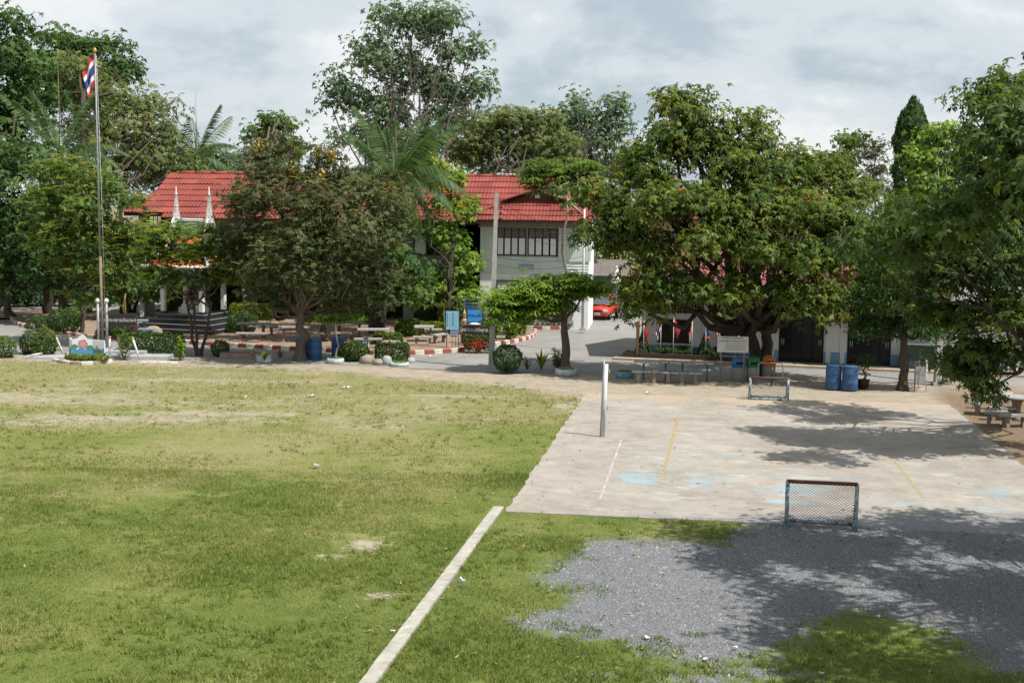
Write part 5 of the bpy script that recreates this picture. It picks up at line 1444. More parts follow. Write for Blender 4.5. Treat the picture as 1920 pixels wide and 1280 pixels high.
MB().box((.07, DB / 2, 1.37), (.13, DB - .3, 2.74)).build('side_wall', M_WHITEC, can); MB().box((LB - .07, DB / 2, 1.37), (.13, DB - .3, 2.74)).build('side_wall', M_WHITEC, can)
MB().box((LB / 2, DB, 1.37), (LB, .13, 2.74)).build('back_wall', M_WHITEC, can)
for wi, (a, b_, z0, z1) in enumerate((hol[0], hol[1])):
    f = MB()
    for x in (a, (a + b_) / 2, b_): f.box((x, .02, (z0 + z1) / 2), (.06, .12, z1 - z0 + .05))
    for q in (z0, z1): f.box(((a + b_) / 2, .018, q), (b_ - a + .08, .13, .06))
    w_ = f.build('window', M_DARKW, can)
    for k in range(2): MB().box((a + (b_ - a) * (.25 + .5 * k), .09, (z0 + z1) / 2), ((b_ - a) / 2 - .06, .01, z1 - z0 - .06)).build('pane', M_GLASS, w_)
    g_ = MB()
    for k in range(7): g_.box((a + .1 + (b_ - a - .2) * k / 6, -.03, z0 + .22), (.16, .03, .46))
    if wi == 1: g_.build('window_guard', M_DARKIN, w_)
    MB().box(((a + b_) / 2, -.06, z0 - .06), (b_ - a + .15, .14, .05)).build('sill', M_WHITEC, w_)
M_DOOR = M('black_door_frame', (.016, .014, .014), scale=4, rough=.6)
M_STEEL = M('brushed_steel', (.55, .56, .57), scale=10, rough=.3, metal=.8)
for a, b_, z0, z1 in (hol[2], hol[3]):
    f = MB()
    for x in (a + .03, b_ - .03): f.box((x, .03, 1.0), (.07, .1, 1.96))
    for k in range(1, 4): f.box((a + (b_ - a) * k / 4, .05, 1.0), (.045, .05, 1.94))
    f.box(((a + b_) / 2, .03, 1.94), (b_ - a, .1, .07))
    dr_ = f.build('door', M_DOOR, can)
    for k in range(4): MB().box((a + (b_ - a) * (.125 + .25 * k), .06, 1.0), ((b_ - a) / 4 - .06, .01, 1.86)).build('pane', M_GLASS, dr_)
    for x in (a + .16, b_ - .16):
        h_ = MB()
        for sg in (-.045, .045):
            h_.tube([(x + sg, .02, .78), (x + sg, -.05, .82), (x + sg, -.05, 1.08), (x + sg, .02, 1.12)], .016, 6)
        h_.build('handle', M_STEEL, dr_)
cn_ = MB(); cn_.box((8.5, -.35, 2.02), (5.4, .7, .06)); cn_.box((8.5, -.7, 2.0), (5.4, .04, .14))
cn_.build('door_canopy', M_DARKW, can)
ez, rz_ = 2.72, 4.85; oh = .9; ry = DB / 2; gx0, gx1 = -.7, LB - 2.2
rf = MB()
vs, fs = slab_poly([(gx0, -oh, ez), (gx1, -oh, ez), (gx1, ry, rz_), (gx0, ry, rz_)]); rf.add(vs, fs)
vs, fs = slab_poly([(gx1, DB + oh, ez), (gx0, DB + oh, ez), (gx0, ry, rz_), (gx1, ry, rz_)]); rf.add(vs, fs)
rf = rf.build('roof', M_UNDER, can)
sl3 = math.hypot(ry + oh, rz_ - ez)
tiled(rf, (gx0, -oh, ez), (1, 0, 0), (0, ry + oh, rz_ - ez), gx1 - gx0, sl3, .8, 5, M_TILEP, 4, seed=6)
rr = MB()
for i in range(17): rr.tube([(gx0 + i * .82, ry, rz_ + .03), (gx0 + (i + .98) * .82, ry, rz_ + .05)], [.1, .12], 8)
rr.build('ridge_cap', M_TILEP, rf)
MB().prism([(-oh + .8, ez), (DB + oh - .8, ez), (ry, rz_ - .1)], .0, .12, 'x').build('gable_wall', M_WHITEC, can)
MB().box(((gx0 + gx1) / 2, -oh + .02, ez - .1), (gx1 - gx0, .05, .16)).build('fascia', M_BROWNW, rf)
rt = MB(); vs, fs = slab_poly([(gx1, -oh, 2.55), (LB + 1, -oh, 2.55), (LB + 1, ry, 3.4), (gx1, ry, 3.4)]); rt.add(vs, fs); rt.build('lean_to_roof', M_METAL, can)
# step and planting bed along its foot
stp = MB(); stp.box((LB / 2 + 1, -1.55, .0), (LB + 4, .30, .26), ch=.02)
M_TAN = M('tan_concrete', (.44, .35, .25), (.30, .24, .18), scale=2, rough=.9)
o = stp.build('step', M_TAN); o.location = O_B; o.rotation_euler = (0, 0, -A_C); o['kind'] = 'structure'
pv = MB(); pv.box((LB / 2 + 1, -.70, .02), (LB + 4, 1.40, .14)); o = pv.build('pavement', M('grey_pavement', (.20, .19, .175), (.12, .115, .11), scale=2, rough=.9)); o.location = O_B; o.rotation_euler = (0, 0, -A_C); o['kind'] = 'structure'  # mottled grey paving along the wall, darker than the road
bed = T('planting_bed', 'low brown brick planting bed along the white building wall', 'planter', O_B, -A_C)
b1 = MB(); b1.box((2.4, -1.28, .19), (6.0, .1, .28)); b1.box((-.55, -.75, .19), (.1, .96, .28)); b1.box((5.35, -.7, .19), (.1, 1.06, .28))
b1.build('edging', M('brick_edging', (.075, .05, .038), (.04, .03, .025), scale=8, rough=.9, bump=.3), bed)
MB().box((2.4, -.72, .17), (5.8, .98, .24)).build('soil', M('bed_soil', (.07, .05, .035), scale=9, rough=1), bed)

# the next red roofed block, glimpsed through the mango
O_R = D(1205, 410, 90.0)
rb = T('rear_block', 'second red roofed school block glimpsed through the top of the mango', 'building', (O_R[0], O_R[1], 0), -A_S)
er, rr_, wr_ = O_R[2], O_R[2] + 2.1, 12.5
rfb = MB(); vs, fs = slab_poly([(0, 0, er), (wr_, 0, er), (wr_, 4.2, rr_), (0, 4.2, rr_)]); rfb.add(vs, fs); vs, fs = slab_poly([(wr_, 8.4, er), (0, 8.4, er), (0, 4.2, rr_), (wr_, 4.2, rr_)]); rfb.add(vs, fs)
rfb = rfb.build('roof', M_UNDER, rb)
tiled(rfb, (0, 0, er), (1, 0, 0), (0, 4.2, 2.1), wr_, math.hypot(4.2, 2.1), 1.04, 6, M_TILE, 5, seed=9)
wall_with_holes(.5, wr_ - .5, 0, er + .2, .15, [(1 + i * 2.9, 3 + i * 2.9, er - 1.9, er - .8) for i in range(4)] + [(1 + i * 2.9, 3 + i * 2.9, .9, 2.3) for i in range(4)], 1.0).build('wall', M('ochre_wall', (.46, .34, .16), (.36, .27, .13), scale=1), rb)
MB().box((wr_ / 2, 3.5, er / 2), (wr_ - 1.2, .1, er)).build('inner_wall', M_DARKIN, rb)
for i in range(4): vent_screen(1 + i * 2.9, 3 + i * 2.9, er - 1.9, er - .8, 1.06, .25).build('vent_screen', M_BLOCK, rb)['kind'] = 'stuff'

# grey roofed shed and the end wall beyond the car
sh = D(1142, 500, 84); shed = T('grey_shed', 'small shed with a weathered grey roof beyond the parked car', 'shed', (sh[0], 84, 0), -A_S)
rs = MB()
zr0, zr1 = CAM_H - (515 - 388) * 84 / 2500, CAM_H - (487 - 388) * 84 / 2500
vs, fs = slab_poly([(-1.1, -1.2, zr0), (1.3, -1.2, zr0), (1.2, .6, zr1), (-1.0, .6, zr1)]); rs.add(vs, fs)
vs, fs = slab_poly([(1.3, 2.4, zr0), (-1.1, 2.4, zr0), (-1.0, .6, zr1), (1.2, .6, zr1)]); rs.add(vs, fs)
rs.build('roof', M('old_grey_roof', (.20, .18, .16), (.08, .07, .065), scale=7, rough=.95, bump=.5), shed)
for x in (-.9, 1.1):
    for y in (-1.0, 2.2): MB().box((x, y, zr0 / 2), (.1, .1, zr0)).build('post', M_BROWNW, shed)
MB().box((.1, 2.3, zr0 / 2), (2.2, .06, zr0)).build('back_wall', M('teal_board', (.16, .30, .28), scale=3), shed)
ow = D(1090, 580, 76.0)
wl = T('painted_wall', 'orange and blue end wall left of the parked red car', 'wall', (ow[0], 76.0, 0), math.radians(70))
MB().box((0, 0, .62), (2.2, .12, 1.24)).build('orange_panel', M_ORANGE, wl)
MB().box((0, .01, 1.75), (2.2, .11, 1.0)).build('blue_panel', M('sky_blue_paint', (.10, .30, .46), scale=2), wl)
# ------------------------------------------------------------------ object materials
M_DRUM = M('blue_plastic_drum', (.045, .115, .26), (.03, .07, .16), scale=2.5, rough=.5, detail=7, stretch=(1, 1, .35), bump=.05)
M_DRUMD = M('sun_bleached_blue', (.10, .23, .40), (.05, .14, .31), scale=2, rough=.6, detail=7)
M_TYRE = M('blue_painted_tyre', (.17, .30, .41), (.10, .17, .24), scale=5, rough=.85, contrast=1.2)
M_TYREW = M('white_painted_tyre', (.50, .53, .53), (.25, .30, .33), scale=5, rough=.85, contrast=1.2)
M_SOIL = M('pot_soil', (.075, .055, .035), scale=12, rough=1)
M_STONE = M('garden_stone', (.34, .29, .23), (.19, .16, .125), scale=5, rough=.95, bump=.4)
M_STONEG = M('grey_stone', (.40, .41, .40), (.24, .25, .25), scale=5, rough=.95, bump=.4)
M_TABLE = M('cast_stone_table', (.36, .355, .33), (.21, .205, .19), scale=5, rough=.8, bump=.15, detail=8)
M_TABLEL = M('cast_stone_leg', (.30, .23, .18), (.17, .13, .10), scale=5, rough=.9, bump=.2)
M_BLUEB = M('light_blue_board', (.24, .52, .66), (.18, .44, .60), scale=1.2, rough=.5)
M_BLUES = M('bright_blue_board', (.06, .30, .72), (.045, .24, .62), scale=2, rough=.45)
M_NAVY = M('navy_board', (.035, .09, .17), scale=4, rough=.5)
M_GRANITE = M('dark_granite', (.045, .035, .036), (.025, .02, .021), scale=30, rough=.35, spec=.5)
M_INKB = M('blue_lettering', (.03, .07, .25), scale=6)
M_INKD = M('dark_lettering', (.09, .10, .12), scale=6)
M_FLAG_W = M('flag_white', (.72, .72, .72), (.62, .62, .63), scale=4, rough=.85)
M_FLAG_R = M('flag_red', (.50, .035, .04), (.40, .03, .035), scale=4, rough=.85)
M_FLAG_B = M('flag_blue', (.045, .06, .26), (.03, .04, .18), scale=4, rough=.85)
M_FLAG_Y = M('flag_yellow', (.72, .43, .035), (.58, .33, .03), scale=4, rough=.85)
M_FLAG_K = M('flag_black', (.02, .02, .022), scale=4, rough=.85)
M_POLEG = M('flagpole_grey', (.30, .31, .31), (.21, .22, .22), scale=3, rough=.5, metal=.3)
M_POLEB = M('flagpole_rust', (.24, .18, .13), (.15, .11, .08), scale=6, rough=.8)
M_GOLD = M('gold_paint', (.55, .32, .10), scale=8, rough=.4)
M_GOALW = M('chipped_goal_paint', (.40, .46, .49), (.05, .09, .11), scale=13, rough=.7, contrast=1.7, bump=.3, detail=9)
M_GOALR = M('chipped_red_paint', (.17, .045, .035), (.06, .05, .05), scale=9, rough=.7, contrast=1.6, bump=.3, detail=9)
M_NET = M('net_cord', (.12, .15, .16), (.07, .09, .10), scale=20, rough=.9)
M_RUBBER = M('rubber', (.02, .02, .02), scale=20, rough=.9)
M_CAR = M('red_car_paint', (.46, .045, .028), (.42, .04, .026), scale=1, rough=.25, spec=.5)
M_CARB = M('car_black_trim', (.015, .015, .016), scale=8, rough=.5)
M_CARG = M('car_glass', (.12, .14, .15), (.10, .12, .13), scale=1, rough=.06, spec=.7)
M_LAMP = M('headlight_glass', (.55, .56, .55), scale=8, rough=.15, spec=.6)
M_BRONZE = M('dark_bronze', (.05, .04, .03), scale=8, rough=.4, metal=.5)
M_WIRE = M('cable', (.025, .025, .027), rough=.7)
M_BIN_G = M('green_bin', (.04, .20, .09), scale=3, rough=.5)
M_BIN_B = M('blue_bin', (.05, .17, .40), scale=3, rough=.5)
M_BIN_O = M('orange_bin', (.60, .19, .03), scale=3, rough=.5)
M_BIN_S = M('bin_grey', (.28, .28, .27), (.20, .20, .19), scale=4, rough=.6)
M_TEAL = M('teal_steel', (.09, .20, .19), (.05, .11, .11), scale=8, rough=.6)
M_CHECK = M('tile_top', (.42, .43, .42), (.10, .13, .13), scale=9, rough=.4, contrast=2.5)

def drum(label, px, py, group, top_open=True, rz=0.0, s=1.0):
    b = G(px, py); t = T('plastic_drum', label, 'drum', b, rz, group)
    MB().lathe([(.28 * s, 0), (.292 * s, .03), (.292 * s, .26), (.30 * s, .28), (.292 * s, .30), (.292 * s, .60), (.30 * s, .62), (.292 * s, .64), (.285 * s, .86), (.270 * s, .90), (.258 * s, .90), (.258 * s, .80)], n=24).build('body', M_DRUM, t)
    MB().lathe([(.272 * s, .885), (.292 * s, .89), (.292 * s, .915), (.268 * s, .915)], n=24).build('rim', M_DRUMD, t)
    MB().lathe([(.20 * s, .78), (.255 * s, .80)], n=16).build('rubbish', M_SOIL, t)
    return t
gD = 'blue plastic drums used as bins'
drum('blue drum half hidden behind the trunk of the brownish tree', 567, 671, gD, rz=.4)
drum('blue drum standing free just right of the brownish tree trunk', 591, 674, gD)
drum('blue drum behind the stem of the young flat layered tree', 634, 671, gD, rz=1.1)
drum('left drum of the blue pair by the road in front of the low building', 1562, 729, gD, rz=2)
drum('right drum of the blue pair, next to the small bonsai', 1593, 731, gD, rz=.8)

def tyre_ring(label, px, py, r, h, mat, group='painted tyre planters', grassy=True):
    t = T('tyre_planter', label, 'planter', G(px, py), group=group)
    MB().lathe([(r * .86, -.02), (r, .03), (r * 1.02, h * .5), (r, h * .92), (r * .93, h), (r * .82, h), (r * .80, h * .7)], n=28).build('rim', mat, t)
    MB().lathe([(r * .5, h * .74), (r * .84, h * .72)], n=20).build('soil', M_SOIL, t)
    if grassy:
        rg = np.random.default_rng(int(px)); k = 160
        a = rg.random(k) * 2 * PI; q = np.sqrt(rg.random(k)) * r * .8
        C = np.column_stack([q * np.cos(a), q * np.sin(a), h * .75 + rg.random(k) * .09]); Nn = rg.normal(size=(k, 3)) + [0, 0, .8]; Nn /= np.linalg.norm(Nn, axis=1, keepdims=True)
        mesh_np('weeds', leaf_quads(rg, C, Nn, .12, .03, 0), np.arange(k * 4).reshape(-1, 4), L_BRIGHT, t, tint=rg.random(k))
    return t
tyre_ring('white tyre ring around the stem of the young layered tree', 629, 681, .36, .22, M_TYREW)
tyre_ring('pale blue tyre ring with clipped grass in front of the box hedge', 749, 686, .40, .16, M_TYREW)
tyre_ring('blue tyre under the dark clipped ball beside the utility pole', 955, 697, .38, .16, M_TYRE)
tyre_ring('round grey planter at the foot of the flat crowned small tree', 1061, 703, .44, .26, M_TYREW)
tyre_ring('low blue tyre left of the long tiled table', 1171, 708, .36, .26, M_TYRE)
pp = T('flower_pot', 'blue and white square pot of thin plants on the lawn edge', 'planter', G(496, 678))
MB().box((0, 0, .15), (.62, .4, .3), ch=.03).build('pot', M_TYREW, pp); MB().box((0, 0, .305), (.5, .3, .02)).build('soil', M_SOIL, pp)

# ------------------------------------------------------------------ flagpole and its limp flag
fb_ = G(193, 664)
fp = T('flagpole', 'tall thin steel flagpole carrying the national flag', 'flagpole', fb_)
topP = D(178, 100, fb_[1]) - fb_
Hh = topP[2]
MB().tube([(0, 0, 0), (topP[0] * .33, 0, Hh * .33)], [.065, .058], 10).build('lower_pole', M_POLEB, fp)
MB().tube([(topP[0] * .33, 0, Hh * .33), (topP[0] * .66, 0, Hh * .66), (topP[0], 0, Hh)], [.048, .040, .028], 10).build('upper_pole', M_POLEG, fp)
MB().lathe([(.02, 0), (.07, .06), (.08, .12), (.05, .19), (.01, .24)], (topP[0], 0, Hh), 12).build('finial', M_GOLD, fp)
for x in (-.19, .19):
    MB().tube([(x, .02, -.05), (x, .02, 2.25)], .06, 10).build('support_post', M_POLEG, fp)
    MB().lathe([(.06, 2.25), (.10, 2.30), (.10, 2.38), (.03, 2.46)], (x, .02, 0), 12).build('post_cap', M_GALV, fp)
for z in (1.1, 1.85): MB().box((0, .02, z), (.5, .05, .06)).build('clamp', M_POLEG, fp)
MB().tube([(.13, 0, 1.2), (.13 + topP[0] * .5, .0, Hh * .5), (topP[0] + .06, 0, Hh - .1)], .008, 4).build('halyard', M_GALV, fp)
# limp cloth: columns run along the hoist-to-fly direction, rows across the five stripes
def limp_flag(name, label, at, hoist, fly, stripes, seed, side=-1, drop=.95, group=None, folds=3.2, w=.5):
    """a flag tied along the pole at 'at' (top) and hanging in folds; stripes: list of (fraction, material, partname)"""
    root = T(name, label, 'flag', at, group=group)
    def pt(s, t):                     # s 0..1 down the hoist, t 0..1 to the fly
        fall = drop * fly * t
        out_ = w * fly * (t ** .8) * (1 - .25 * s)
        wv = math.sin(folds * PI * t + s * 2.2 + seed) * .07 * fly * t ** .5
        return (side * (out_ * (1 - .35 * t * s) + .01), wv + .03 * math.sin(6 * s + seed), -hoist * s * (1 - .12 * t) - fall + .04 * math.sin(5 * t + seed))
    s0 = 0
    tot = sum(q[0] for q in stripes)
    for fr_, mt_, nm in stripes:
        s1 = s0 + fr_ / tot
        nu, nv_ = 14, 3
        vs = [pt(s0 + (s1 - s0) * j / nv_, i / nu) for j in range(nv_ + 1) for i in range(nu + 1)]
        fs = [(j * (nu + 1) + i, j * (nu + 1) + i + 1, (j + 1) * (nu + 1) + i + 1, (j + 1) * (nu + 1) + i) for j in range(nv_) for i in range(nu)]
        MB().add(vs, fs, True).build(nm, mt_, root)
        s0 = s1
    return root
limp_flag('national_flag', 'red, white and blue striped national flag hanging limp at the top of the flagpole', (fb_[0] + topP[0] - .03, fb_[1], Hh - .05), 1.32, 1.15,
          [(1, M_FLAG_R, 'red_stripe'), (1, M_FLAG_W, 'white_stripe'), (2, M_FLAG_B, 'blue_stripe'), (1, M_FLAG_W, 'white_stripe'), (1, M_FLAG_R, 'red_stripe')], .8, -1, .70, w=.44)

# ------------------------------------------------------------------ painted lotus screen, platform, posts and chains at the flagpole
lz = G(172, 678)
sc_ = T('painted_screen', 'low zigzag screen painted with lotus flowers over blue water below the flagpole', 'screen', lz)
k_ = lz[1] / FPX
M_SCRW = M('screen_white', (.60, .67, .68), (.58, .58, .60), scale=3, rough=.7)
M_WATER = M('painted_water', (.085, .30, .52), (.06, .24, .45), scale=3, rough=.7, stretch=(1, 1, 3))
M_LOTUS = M('painted_pink', (.52, .22, .24), (.42, .16, .19), scale=5); M_LEAFP = M('painted_leaf', (.09, .24, .15), (.06, .18, .12), scale=5)
def scr(x0, y0, x1, y1, zt0, zt1, bump_=0.0, name='screen_panel'):
    d = Vector((x1 - x0, y1 - y0)); ln = d.length; an = math.atan2(d.y, d.x)
    pts = [(0, 0), (ln, 0), (ln, zt1)]
    if bump_:
        pts += [(ln * .74, zt1 + .02), (ln * .62, zt1 + bump_ * .75), (ln * .5, zt1 + bump_), (ln * .38, zt1 + bump_ * .75), (ln * .24, zt0 + .02)]
    pts += [(0, zt0)]
    o = MB().prism(pts, -.03, .03).build(name, M_SCRW, sc_); o.location = (x0, y0, .02); o.rotation_euler = (0, 0, an)
    # the water is painted on the lower half, its edge wavy
    n = 12
    wp = [(ln - .01, .03)] + [(ln * (1 - i / n) if 0 < i < n else (ln - .01 if i == 0 else .01), (zt0 + zt1) * .29 + .05 * math.sin(i * 1.3 + x0)) for i in range(n + 1)] + [(.01, .03)]
    p = MB().add([(a, -.036, b) for a, b in wp], [tuple(range(len(wp)))[::-1]]).build('painted_water', M_WATER, o)
    return o, ln
o1, l1 = scr(-1.0, .30, -.80, -.02, .95, .92)
o2, l2 = scr(-.80, -.02, .03, .10, .92, .90, .22)
o3, l3 = scr(.03, .10, .58, -.08, .90, .88)
def disc(parent, cx, cz, rx, rz_, mat, y=-.042, n=18, name='lotus', wob=.0):
    vs = [(cx + rx * math.cos(2 * PI * i / n) * (1 + wob * math.cos(5 * 2 * PI * i / n)), y, cz + rz_ * math.sin(2 * PI * i / n) * (1 + wob * math.cos(5 * 2 * PI * i / n))) for i in range(n)]
    return MB().add(vs, [tuple(range(n))]).build(name, mat, parent)
disc(o2, .44, .72, .19, .19, M_LOTUS, wob=.10); disc(o2, .44, .70, .10, .12, M('painted_rose', (.55, .33, .33), scale=8), -.045, wob=.14, name='lotus_heart')
for a, b_, c, d_ in ((.10, .62, .14, .09), (.72, .58, .16, .09)): disc(o2, a, b_, c, d_, M_LEAFP, -.041, name='lotus_leaf', wob=.06)
disc(o3, .26, .44, .20, .09, M_LEAFP, -.041, name='lotus_leaf', wob=.06); disc(o3, .22, .58, .045, .09, M_LOTUS, name='lotus_bud')
pf = T('stepped_platform', 'low grey marble platform behind the painted screen at the flagpole', 'platform', G(250, 672))
M_MARB = M('grey_marble', (.40, .41, .42), (.28, .29, .31), scale=2, rough=.5, detail=8)
MB().box((-.2, .7, .07), (3.6, 2.2, .18), ch=.015).build('lower_step', M_MARB, pf); MB().box((-.75, .9, .23), (2.4, 1.5, .14), ch=.015).build('upper_step', M_MARB, pf)
pf2 = T('stone_slab', 'pale stone slab left of the painted screen', 'slab', G(75, 672))
MB().box((.3, .3, .05), (1.9, 1.0, .12), ch=.02).build('slab', M_MARB, pf2)
kerb([(100, 677), (130, 683), (165, 684), (200, 681), (212, 678)], 'white and bare kerb blocks curving round the screen', .50, .14, .16, (M_KW, M('bare_kerb', (.36, .28, .22), (.25, .20, .16), scale=6, rough=.95)))
kerb([(258, 680), (290, 681), (335, 681)], 'white edging blocks right of the painted screen', .42, .08, .14, (M_KW, M_KW))
def lean_post(label, b, t_, depth_b=None):
    p0 = G(*b); p1 = D(t_[0], t_[1], p0[1])
    r = T('chain_post', label, 'post', p0, group='gold tipped white posts round the flagpole')
    d = p1 - p0
    MB().tube([(0, 0, -.05), tuple(d * .93)], [.045, .042], 10).build('post', M_GALV, r)
    MB().tube([tuple(d * .92), tuple(d * .96), tuple(d * 1.0)], [.055, .06, .012], 10).build('tip', M_GOLD, r)
    return p0 + d * .8
c1 = lean_post('white post with gold tip leaning left beside the painted screen', (121, 667), (104, 629))
c2 = lean_post('upright white post with gold tip at the left bush', (72, 668), (71, 625))
lean_post('thin white strut standing close to the upright post at the left bush', (66, 666), (70, 630))
c3 = lean_post('upright white post with gold tip at the right end of the painted screen', (205, 673), (206, 630))
c4 = lean_post('white post with gold tip leaning left in front of the dark box hedge', (264, 677), (248, 632))
fl = T('fallen_post', 'fallen white post with gold tip lying on the stone slab', 'post', G(62, 672))
MB().tube([(0, -.1, .16), (.3, .25, .2)], .04, 8).build('post', M_GALV, fl); MB().tube([(-.04, -.15, .15), (.0, -.1, .16)], [.015, .055], 8).build('tip', M_GOLD, fl)
def chain(label, a, b_, sag, n=26):
    a, b_ = Vector(a), Vector(b_); r = T('chain', label, 'chain', a)
    mb = MB()
    for i in range(n):
        t0, t1 = i / n, (i + .8) / n
        q = lambda t: (b_ - a) * t + Vector((0, 0, -4 * sag * t * (1 - t)))
        mb.tube([q(t0), q((t0 + t1) / 2) + Vector((0, .004 * (i % 2), 0)), q(t1)], [.012, .02, .012], 5)
    mb.build('links', M_GALV, r)['kind'] = 'stuff'
chain('upper white chain drooping between the two right posts', c3, c4, .35)
chain('lower white chain drooping between the two right posts', (c3[0], c3[1], .62), (c4[0] + .12, c4[1], .5), .38)

# ------------------------------------------------------------------ pavilion
pb = G(340, 640, .12)
A_P = math.radians(17)
C0 = np.array([D(364, 612, 68.6)[0], 68.6, 0])
pav = T('pavilion', 'white open shrine pavilion with spires on stepped black tile base', 'pavilion', (C0[0], C0[1], .13), -A_P)
base_side = 4.7
for i in range(4):
    s = base_side - i * .70; z = .22 * i
    st_ = MB().box((0, 0, z + .10), (s, s, .20)).build('step', M_BLACKT, pav)
    MB().box((0, 0, z + .21), (s + .03, s + .03, .022)).build('step_edge', M_GREYT, st_)
    MB().box((0, 0, z + .2225), (s - .14, s - .14, .007)).build('tread', M_BLACKT, st_)
zb0 = .89; cs = 1.1; ch_ = 2.3
for sx in (-1, 1):
    for sy in (-1, 1):
        c_ = MB(); c_.box((sx * cs, sy * cs, zb0 + ch_ / 2), (.23, .23, ch_), ch=.02)
        co = c_.build('column', M_PAVW, pav)
        MB().box((sx * cs, sy * cs, zb0 + .06), (.30, .30, .14)).build('column_foot', M_BLACKT, co)
        cp = MB(); cp.box((sx * cs, sy * cs, zb0 + ch_ - .25), (.31, .31, .08)); cp.box((sx * cs, sy * cs, zb0 + ch_ - .1), (.36, .36, .2))
        for dx_, dy_ in ((1, 0), (-1, 0), (0, 1), (0, -1)):
            cp.tube([(sx * cs + dx_ * .1, sy * cs + dy_ * .1, zb0 + ch_ - .55), (sx * cs + dx_ * .24, sy * cs + dy_ * .24, zb0 + ch_ - .25), (sx * cs + dx_ * .44, sy * cs + dy_ * .44, zb0 + ch_ + .0)], [.03, .06, .05], 5)
        cp.build('bracket', M_PAVW, co)
zE = zb0 + ch_
MB().box((0, 0, zE + .02), (2.6, 2.6, .1)).build('ceiling', M_PAVW, pav)
# lower skirt roof: four orange slopes with white rims and curled corner finials
h0, h1 = 2.0, 1.0
lowr = MB()
zl0, zl1 = zE + .12, zE + .85
for k in range(4):
    a = k * PI / 2; ca, sa = math.cos(a), math.sin(a)
    r2 = lambda x, y: (x * ca - y * sa, x * sa + y * ca)
    vs, fs = slab_poly([(*r2(-h0, -h0), zl0), (*r2(h0, -h0), zl0), (*r2(h1, -h1), zl1), (*r2(-h1, -h1), zl1)]); lowr.add(vs, fs)
lowr = lowr.build('lower_roof', M_PAVO, pav)
for k in range(4):
    a = k * PI / 2; ca, sa = math.cos(a), math.sin(a)
    r2 = lambda x, y: (x * ca - y * sa, x * sa + y * ca)
    e_ = MB(); e_.tube([(*r2(-h0 - .03, -h0 - .03), zl0), (*r2(h0 + .03, -h0 - .03), zl0)], .085, 6); e_.build('eave_trim', M_PAVW, lowr)
    hp_ = MB(); hp_.tube([(*r2(-h0 - .1, -h0 - .1), zl0 + .02), (*r2(-h1, -h1), zl1 + .05)], [.07, .09], 6)
    hp_.tube([(*r2(-h0, -h0), zl0 + .05), (*r2(-h0 - .16, -h0 - .16), zl0 + .10), (*r2(-h0 - .27, -h0 - .27), zl0 + .26), (*r2(-h0 - .24, -h0 - .24), zl0 + .48)], [.09, .08, .05, .012], 6)
    hp_.build('corner_finial', M_PAVW, lowr)
    for q in (.28, .55, .8):
        pa = MB(); y_ = -h0 + (h0 - h1) * q; x_ = h0 + (h1 - h0) * q
        pa.box((0, 0, 0), (2 * x_ - .1, .05, .03)); o = pa.build('tile_course', M_PAVO, lowr); o.location = (*r2(0, y_), zl0 + (zl1 - zl0) * q + .035); o.rotation_euler = (0, 0, a)
# upper cross: a white drum, steep gables that end in needle spires
MB().box((0, 0, zl1 + .25), (1.55, 1.55, .5)).build('attic', M_PAVW, pav)
up = MB()
zu0, zu1 = zl1 + .35, zl1 + 1.55
for sg in (-1, 1):
    up.add([(-.95, sg * 1.0, zu0), (.95, sg * 1.0, zu0), (.95, 0, zu1), (-.95, 0, zu1)], [(0, 1, 2, 3)])
    up.add([(-.95, sg * 1.0, zu0 - .06), (.95, sg * 1.0, zu0 - .06), (.95, 0, zu1 - .06), (-.95, 0, zu1 - .06)], [(3, 2, 1, 0)])
up = up.build('upper_roof', M_GRN, pav)
for sg in (-1, 1):
    for q in (.1, .24):
        o = MB().box((0, 0, 0), (1.9, .22, .03), rx=sg * -.88).build('orange_band', M_PAVO, up); o.location = (0, sg * (1.0 - q * 1.0), zu0 + (zu1 - zu0) * q + .03)
rd_ = MB(); rd_.box((0, 0, zu1 + .05), (1.9, .14, .16), ch=.03); rd_.build('ridge', M_PAVW, up)
M_ORN = M('stucco_ornament', (.68, .68, .66), (.26, .27, .27), scale=9, rough=.8, bump=.7, contrast=1.8, detail=8)
for sg in (-1, 1):
    g_ = MB(); g_.prism([(-1.08, zu0 - .1), (1.08, zu0 - .1), (.60, zu0 + .60), (.26, zu1 + .12), (.12, zu1 + .62), (.045, zu1 + 1.05), (0, zu1 + 1.42), (-.045, zu1 + 1.05), (-.12, zu1 + .62), (-.26, zu1 + .12), (-.60, zu0 + .60)], sg * .95 - .07, sg * .95 + .07, 'x')
    go_ = g_.build('gable_spire', M_ORN, up)
    MB().lathe([(.05, zu1 + 1.28), (.075, zu1 + 1.36), (.03, zu1 + 1.46), (.012, zu1 + 1.75)], (sg * .95, 0, 0), 8).build('needle', M_PAVW, go_)
    et = MB(); et.tube([(sg * 1.0, -1.12, zu0 - .12), (sg * 1.0, -.6, zu0 + .62), (sg * 1.0, -.24, zu1 + .14)], [.08, .07, .04], 6); et.tube([(sg * 1.0, 1.12, zu0 - .12), (sg * 1.0, .6, zu0 + .62), (sg * 1.0, .24, zu1 + .14)], [.08, .07, .04], 6)
    et.build('barge_trim', M_PAVW, go_)
